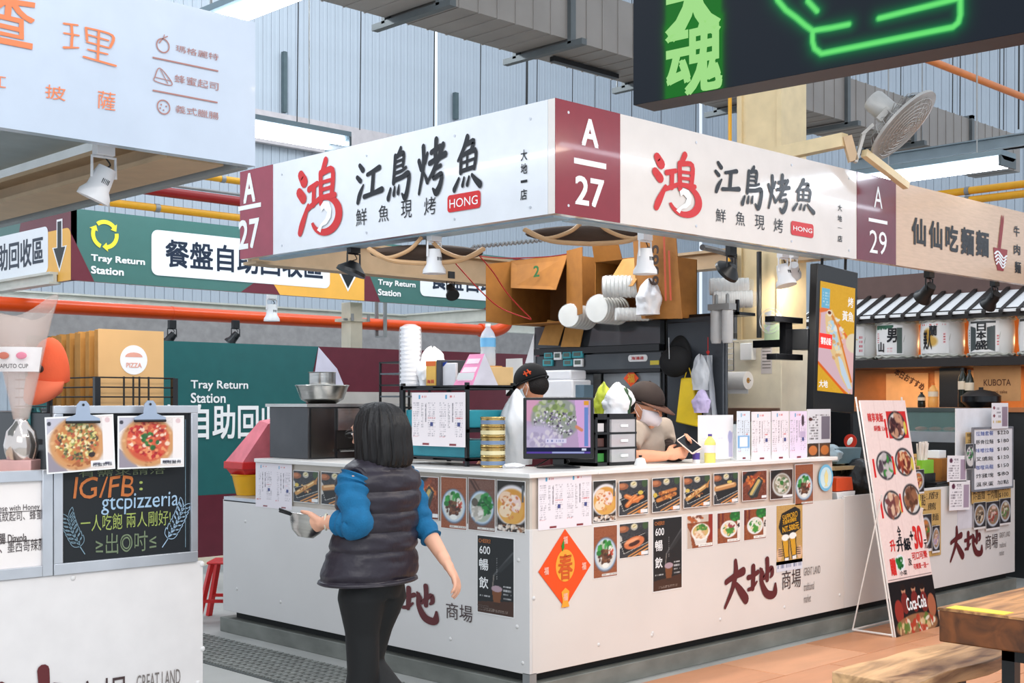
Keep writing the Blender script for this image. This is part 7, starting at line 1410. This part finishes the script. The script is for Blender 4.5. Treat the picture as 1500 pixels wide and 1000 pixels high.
knl = LP(532,985,-.03); knr = LP(540,972,.07)
anl = Vector((knl.x-.05, knl.y+.02, .085)); anr = Vector((knr.x+.24, knr.y-.10, .20))
for a, b, c in ((hl,knl,anl),(hr,knr,anr)): mb.tube([hip+(a-hip)*.6+U*.04, a-U*.03, (a+b)/2, b, (b+c)/2, c], [.07,.07,.052,.047,.044,.034], 16)
for a, dn in ((anl, f),(anr, (f*.6-U*.8).normalized())): mb.tube([a-dn*.04-U*.03, a+dn*.05-U*.045, a+dn*.15-U*.055], [.036,.036,.028], 12)
hand(mb, wrl, (LP(452,771,-.06)-wrl), (.2,-.75,-.35), 1, .75, .95); hand(mb, wrr, (LP(668,848,-.02)-wrr), (.55,.0,.75), -1, .45, .98, spread=.3)
body = remesh(mb.build('body', skin, wm), .0055, 3); eyes(wm, P, R, .98)
# sweater sleeves and collar
blue = M('teal_blue_knit', (14,98,142), .85, var=.08, scale=30, bump=.25, bscale=160)
def fold(seed, amp=.006, fr=26):
    def g(i, k, q, c):
        d = (q-c); L = d.length or 1; return q+d/L*(amp*NZ.noise(Vector((q.x*fr+seed,q.y*fr,q.z*fr)))+amp*.7*math.sin(q.z*fr*2.6+seed+q.x*9))
    return g
def sleeve(name, pts, rs, m, t, seed=0, amp=.005, n=28):
    P_ = smooth_path(pts, 8); R_ = []
    for i in range(len(pts)-1): R_ += [rs[i]+(rs[i+1]-rs[i])*j/8 for j in range(8)]
    R_.append(rs[-1]); mb = MB(); mb.tube(P_, R_, n); c0 = len(mb.v); V = []
    for i, p in enumerate(P_):
        for k in range(n):
            q = Vector(mb.v[i*n+k]); d = (q-p); L = d.length or 1; V.append(tuple(q+d/L*(amp*math.sin(i*1.15+seed+.8*math.sin(k*2*PI/n))+amp*.8*NZ.noise(q*34+Vector((seed,0,0))))))
    mb.v[:len(V)] = V; return mb.build(name, m, t)
cuffl = ell_+(wrl-ell_)*.62; cuffr = elr+(wrr-elr)*.42
sleeve('left_sleeve', [shl+Vector((.012,.012,.01)), shl-U*.03, (shl+ell_)/2+Vector((-.008,0,0)), ell_, (ell_+cuffl)/2, cuffl], [.058,.064,.058,.054,.050,.041], blue, wm, 1)
sleeve('right_sleeve', [shr+Vector((-.02,-.01,.01)), shr-U*.02, (shr+elr)/2, elr, cuffr], [.056,.060,.053,.048,.040], blue, wm, 2)
# quilted vest
vest = M('plum_nylon', (38,32,42), .42, var=.10, scale=10, bump=.35, bscale=26)
zs = np.linspace(.835, 1.31, 66); rings = []
def vw(z):
    K = ((.835,.205,.150,-.035,0),(.90,.190,.140,-.025,0),(1.0,.176,.128,-.010,0),(1.08,.170,.124,-.002,0),(1.16,.172,.125,.004,0),(1.22,.178,.118,.004,0),(1.25,.170,.112,.004,0),(1.28,.130,.095,.004,0),(1.31,.075,.07,.004,0))
    for a, b in zip(K[:-1], K[1:]):
        if z <= b[0]+1e-6:
            t = (z-a[0])/(b[0]-a[0]); t = max(0,t); return [a[i]+(b[i]-a[i])*t for i in range(5)]
seams = (.85,.956,1.03,1.106,1.185,1.262)
for z in zs:
    _, a, b, cx, cy = vw(z); ds = min(abs(z-s_) for s_ in seams); puff = .008*(1-math.exp(-(ds/.010)**2)); rings.append((Vector((cx,cy,z)), l*(a+puff), f*(b+puff)))
mb = loft(rings, 56, lambda i, k, q, c: q+(q-c).normalized()*(.006*NZ.noise(Vector((q.x*14,q.y*14,q.z*30)))+.003*NZ.noise(q*60))); mb.build('quilted_vest', vest, wm)
MB().tube([rings[0][0]+rings[0][1]*math.cos(a*PI/24)+rings[0][2]*math.sin(a*PI/24)+U*.004 for a in range(49)], .008, 8, cap=False).build('vest_hem', vest, wm)
MB().lathe([(.062,0),(.070,.005),(.066,.05),(.056,.055)], c=(LP(556,686,0).x,0,1.28), n=28).build('vest_collar', vest, wm)
for s_, sh in ((1,shl),(-1,shr)): pts = [sh+l*s_*(-.018)+f*.058*math.cos(a*PI/12)+U*(.062*math.sin(a*PI/12)-.03)+f*0 for a in range(25)]; MB().tube(pts, .010, 8, cap=False).build('armhole_binding', vest, wm)
# trousers
tro = M('black_trousers', (11,12,14), .7, var=.1, bump=.2, bscale=18); mb = MB()
mb.tube([Vector((-.02,0,.92)), Vector((-.02,0,.84)), Vector((-.025,0,.78))], [.118,.125,.112], 24)
for a, b, c in ((hl,knl,anl),(hr,knr,anr)): mb.tube([a*.6+hip*.4+U*.03, a-U*.03, (a+b)/2, b, (b+c)/2, c+U*.02], [.098,.092,.066,.062,.064,.066], 20)
remesh(mb.build('trousers', tro, wm), .009, 6)
for a, dn in ((anl, f),(anr, (f*.6-U*.8).normalized())): mb = MB(); mb.tube([a-dn*.055-U*.035, a+dn*.05-U*.045, a+dn*.17-U*.055], [.042,.045,.034], 14); mb.tube([a-U*.05, a+U*.03], [.045,.043], 14); remesh(mb.build('shoe', M('dark_shoe', (40,38,40), .6), wm), .008, 4)
# hair: shoulder-length black bob
hair = M('black_brown_hair', (14,10,10), .5, var=.25, scale=60, stretch=(1,1,.08), bump=.5, bscale=120)
HZs = [(1.524,.012,.0),(1.518,.045,.0),(1.500,.074,.004),(1.47,.096,.006),(1.43,.108,.008),(1.39,.112,.012),(1.35,.112,.016),(1.31,.112,.018),(1.285,.108,.016),(1.270,.090,.014)]
rings = [(Vector((LP(552,600).x+cx-.0,.0,z))-f*.010, l*r*.92, f*r*(1.04 if z > 1.42 else .98)) for z, r, cx in HZs]
def hb_(i, k, q, c):
    a = 2*PI*k/64; d = (q-c); L = d.length or 1; fr = d.dot(f)/L
    s_ = .0035*math.sin(a*26+i*.25)+.003*NZ.noise(Vector((a*3,i*.3,0)))
    if fr > .62 and i > 2: return c+d*(.60+.1*(1-fr))            # open at the face
    return q+d/L*s_
loft(rings, 64, hb_).build('hair', hair, wm)
# glasses
gp = [P(.10,-.055,.005), P(.108,-.03,.012), P(.112,0,.010), P(.108,.03,.012), P(.10,.058,.005), P(.02,.082,.01)]
MB().tube(gp, .0025, 6).build('glasses_frame', blackp, wm)
for q in (-1,1): MB().tube([P(.108,q*.032,.005)+R@Vector((0,.022*math.cos(a*PI/8),.015*math.sin(a*PI/8))) for a in range(17)], .0018, 6, cap=False).build('lens_rim', blackp, wm)
MB().tube([wrl+(ell_-wrl)*.04+Vector((0,.030*math.cos(a*PI/8),.030*math.sin(a*PI/8))) for a in range(17)], .004, 6, cap=False).build('bracelet', M('jade_white', (226,222,200), .25), wm)
# bowl and tongs in her hand
c = LP(452,757,-.02); bw = thing('held_steel_bowl', 'small stainless bowl held in the woman left hand', 'bowl', o+Vector((RT[0]*c.x+FW[0]*c.y, RT[1]*c.x+FW[1]*c.y, c.z)), RC)
hh = bpy.data.objects.new('tilted_bowl', None); C.objects.link(hh); hh.parent = bw; hh.rotation_euler = (math.radians(-6), math.radians(8), 0)
MB().lathe([(0,-.080),(.03,-.078),(.055,-.055),(.068,-.02),(.072,.005),(.075,.008),(.070,.010),(.064,-.018),(.050,-.050),(0,-.072)], n=36).build('bowl', steel, hh)
c2 = thing('black_tongs', 'pair of black chopsticks lying across the bowl in the woman hand', 'chopsticks', bw.location, RC)
for dz in (0,.008): MB().tube([LP(409,745+dz*400,-.07)-c, LP(456,762+dz*200,.0)-c], [.0045,.0035], 8).build('chopstick', blackp, c2)
# ---- the cook with the phone
LP2, o2 = LPf(7.62, 945); man = thing('person', 'cook in a brown cap and face mask leaning on the counter over his phone', 'person', o2, RC)
f = Vector((.86,-.50,0)); l = Vector((.5,.86,0)); mb = MB(); hc = LP2(944,594,.0)
P, R = headmb(mb, hc, f, .28, 1.06, LP2(934,622,.06)); 
chest = LP2(936,668,.12); mb.tube([LP2(934,618,.06), chest, LP2(925,760,.26), Vector((LP2(925,760,.26).x,.26,.75))], [.085,.15,.15,.15], 20)
shn, shf = LP2(927,634,-.10), LP2(972,630,.26)
eln, wrn = LP2(916,668,-.19), LP2(976,668,-.15); elf, wrf = LP2(975,662,.18), LP2(1002,664,-.08)
mb.tube([LP2(934,625,.06), shn, (shn+eln)/2, eln, (eln+wrn)/2, wrn], [.08,.062,.05,.045,.040,.028], 14); mb.tube([LP2(934,625,.06), shf, (shf+elf)/2, elf, (elf+wrf)/2, wrf], [.08,.062,.05,.045,.038,.028], 14)
hand(mb, wrn, LP2(1003,661,-.13)-wrn, (.1,-.9,.35), -1, .55, 1.0); hand(mb, wrf, LP2(1012,646,-.12)-wrf, (.85,.3,-.2), 1, .6, .95)
pel = Vector((LP2(925,760,.26).x,.26,.88))
for q in (-1,1): a = pel+l*q*.1; mb.tube([a, a-U*.42+f*.02, Vector((a.x,a.y,.08))], [.09,.06,.045], 14); mb.tube([Vector((a.x,a.y,.04))-f*.05, Vector((a.x,a.y,.035))+f*.16], [.04,.03], 10)
remesh(mb.build('body', skin2, man), .007, 3); eyes(man, P, R)
ts = M('grey_tee', (176,160,146), .8, var=.06, bump=.2, bscale=30); dk = M('dark_brown_sleeve', (52,38,34), .75, var=.1, bump=.3, bscale=30); ap = M('grey_apron', (138,134,130), .8, var=.08, bump=.2)
mb = MB(); mb.tube([LP2(934,624,.06), LP2(935,640,.09), chest, LP2(925,760,.26), Vector((LP2(925,760,.26).x,.26,.85))], [.075,.155,.172,.168,.165], 24); mb.tube([LP2(936,634,.06), shn, shn+(eln-shn)*.55], [.09,.082,.072], 16); mb.tube([LP2(936,634,.06), shf, shf+(elf-shf)*.55], [.09,.085,.075], 16)
remesh(mb.build('tee_shirt', ts, man), .010, 5)
sleeve('dark_sleeve', [shf+(elf-shf)*.45, elf, (elf+wrf)/2, elf+(wrf-elf)*.8], [.060,.060,.050,.040], dk, man, 4, .006)
MB().tube([LP2(928,622,-.10), LP2(930,640,-.13), LP2(929,690,-.16), LP2(926,740,-.1)], [.022,.04,.05,.05], 10, flat=.25).build('apron_bib', ap, man)
pel2 = pel
mb = MB(); mb.tube([pel+U*.05, pel-U*.05], [.165,.15], 20)
for q in (-1,1): a = pel+l*q*.1; mb.tube([a, a-U*.42+f*.02, Vector((a.x,a.y,.08))], [.105,.082,.065], 16)
remesh(mb.build('trousers', tro, man), .012, 4)
for q in (-1,1): a = pel+l*q*.1; mb = MB(); mb.tube([Vector((a.x,a.y,.05))-f*.07, Vector((a.x,a.y,.045))+f*.18], [.05,.04], 12); mb.build('shoe', MATS['dark_shoe'], man)
def wearcap(par, P, R, m, m2, s=1., logo=None, z=.035):
    h = bpy.data.objects.new('cap', None); C.objects.link(h); h.parent = par; h.location = P(-.004,0,z); h.rotation_euler = R.to_euler()
    def dome(p): return Vector((p.x, p.y, p.z if p.z > 0 else p.z*.25))
    MB().ell((0,0,0), (.108*s,.090*s,.100*s), 30, 18, fn=dome).build('crown', m, h)
    V = []; k = 16
    for i in range(k+1):
        a = -PI*.44+PI*.88*i/k
        for e, dz in ((.90,-.004),(1.35,-.012),(1.78,-.032)): ex = 1+(e-1)*max(.0,math.cos(a))**.5; V.append((.104*s*math.cos(a)*ex+.0, .090*s*math.sin(a)*(1+(e-1)*.12), dz*math.cos(a)-.004))
    o_ = MB().add(V, [(3*i+j,3*i+j+1,3*i+j+4,3*i+j+3) for i in range(k) for j in range(2)]).build('brim', m2, h, fix=False); so = o_.modifiers.new('t','SOLIDIFY'); so.thickness = .004
    MB().ell((0,0,.1*s),(.008,.008,.005),10,6).build('button', m, h); MB().tube([(.108*s*math.cos(a*PI/16),.090*s*math.sin(a*PI/16),-.018) for a in range(33)], .006, 6, cap=False).build('sweatband', m, h)
    return h
bc = M('brown_cap_fabric', (44,32,28), .8, var=.08); h = wearcap(man, P, R, bc, M('brown_brim', (92,58,44), .7), 1.12)
for pts in (((.085,-.035,.055),(.105,-.03,.02)),((.095,-.01,.058),(.112,-.012,.015)),((.088,-.05,.04),(.10,.01,.045)),((.098,-.035,.015),(.112,.004,.03))): MB().tube(pts, .005, 6).build('cap_emblem', M('rust_thread', (180,80,50), .8), h)
def facemask(par, P, R, m):
    V = []; n = 12; k = 8
    for i in range(n+1):
        a = -1.25+2.5*i/n
        for j in range(k+1):
            zz = .002-.10*j/k; b = math.sin(PI*(j/k)); V.append(P(-.0+(.094+.026*b*math.cos(a)-.16*max(0,(j/k-.75)))*math.cos(a), (.082+.004*b)*math.sin(a)*(1-.18*(j/k)), zz*(1-.25*abs(math.sin(a)))-.012))
    o_ = MB().add(V, [(i*(k+1)+j,(i+1)*(k+1)+j,(i+1)*(k+1)+j+1,i*(k+1)+j+1) for i in range(n) for j in range(k)]).build('face_mask', m, par, fix=False); so = o_.modifiers.new('t','SOLIDIFY'); so.thickness = .003
    for q in (-1,1): MB().tube([P(.03,q*.079,-.02),P(-.01,q*.088,.012),P(-.018,q*.088,-.02),P(.02,q*.078,-.06)], .0018, 5).build('ear_loop', whiteink, par)
facemask(man, P, R, M('pale_mask', (236,226,230), .6, var=.02))
hr = M('short_black_hair', (26,20,20), .7, bump=.4, bscale=150); mb = MB(); mb.ell(P(-.032,0,-.005), (.078,.080,.070), 20, 14, rot=R); mb.build('hair', hr, man)
# phone
c = LP2(1010,651,-.14); ph = thing('phone', 'pale phone held in the hands of the cook with the mask', 'phone', o2+Vector((RT[0]*c.x+FW[0]*c.y, RT[1]*c.x+FW[1]*c.y, c.z)), RC)
pq = bpy.data.objects.new('tilted_phone', None); C.objects.link(pq); pq.parent = ph; pq.rotation_euler = (math.radians(35), math.radians(-28), math.radians(20)); MB().prism([(a,b) for a,b in rbox(.078,.155,0,.012)], 0, .009, 'z').build('shell', M('phone_shell', (214,196,186), .3), pq); MB().box(-.034,.034,-.07,.07,.0092,.0098).build('screen', M('phone_screen', (30,34,40), .1), pq)
# ---- the second cook seen from behind
LP3, o3 = LPf(8.0, 782); sc_ = thing('person', 'second cook in a black cap and maroon shirt, mostly hidden behind the monitor', 'person', o3, RC)
f = Vector((-.80,.45,0)).normalized(); l = Vector((-f.y,f.x,0)); mb = MB(); hc = LP3(779,564,0)
P, R = headmb(mb, hc, f, .35, 1.02, LP3(775,602,.02)); ch = LP3(762,650,.03); mb.tube([LP3(774,602,.02), ch, LP3(775,740,.05), Vector((LP3(775,740,.05).x,.05,.8))], [.09,.16,.155,.15], 20)
sa, sb = LP3(738,625,-.14), LP3(800,622,.16); ea, wa = LP3(722,664,-.10), LP3(698,690,.05); eb, wb_2 = LP3(806,690,.22), LP3(770,700,.26)
for a, b, c_ in ((sa,ea,wa),(sb,eb,wb_2)): mb.tube([LP3(774,612,.02), a, b, (b+c_)/2, c_], [.09,.062,.048,.04,.028], 14)
hand(mb, wa, (-.6,.5,-.2), (0,0,1), 1, .5); hand(mb, wb_2, (-.8,.3,-.1), (0,0,1), -1, .5)
pel = Vector((LP3(775,740,.05).x,.05,.88))
for q in (-1,1): a = pel+l*q*.1; mb.tube([a, a-U*.42, Vector((a.x,a.y,.08))], [.09,.06,.045], 14); mb.tube([Vector((a.x,a.y,.04))-f*.05, Vector((a.x,a.y,.035))+f*.16], [.04,.03], 10)
remesh(mb.build('body', skin2, sc_), .009, 3); eyes(sc_, P, R)
mb = MB(); mb.tube([LP3(774,612,.02), LP3(768,628,.02), ch, LP3(775,740,.05), Vector((LP3(775,740,.05).x,.05,.85))], [.085,.16,.178,.17,.165], 24)
for a, b in ((sa,ea),(sb,eb)): mb.tube([LP3(772,620,.02), a, b], [.09,.085,.068], 16)
remesh(mb.build('maroon_shirt', M('maroon_cloth', (86,26,40), .8, var=.1, bump=.2), sc_), .011, 5)
mb = MB(); mb.tube([pel+U*.05, pel-U*.05], [.165,.15], 20)
for q in (-1,1): a = pel+l*q*.1; mb.tube([a, a-U*.42, Vector((a.x,a.y,.05))], [.105,.082,.07], 16)
remesh(mb.build('trousers', tro, sc_), .012, 4)
h = wearcap(sc_, P, R, blkcap, blkcap, 1.06)
for pts in (((-.04,.085,.05),(-.055,.088,.015)),((-.02,.090,.045),(-.03,.094,.01)),((-.06,.08,.03),(-.01,.094,.03))): MB().tube([(a,b,c_) for a,b,c_ in pts], .005, 6).build('cap_emblem', M('orange_thread', (226,84,40), .8), h)
facemask(sc_, P, R, M('blue_mask', (196,214,226), .6, var=.02)); mb = MB(); mb.ell(P(-.034,0,-.01), (.076,.082,.075), 20, 14, rot=R); mb.build('hair', hr, sc_)
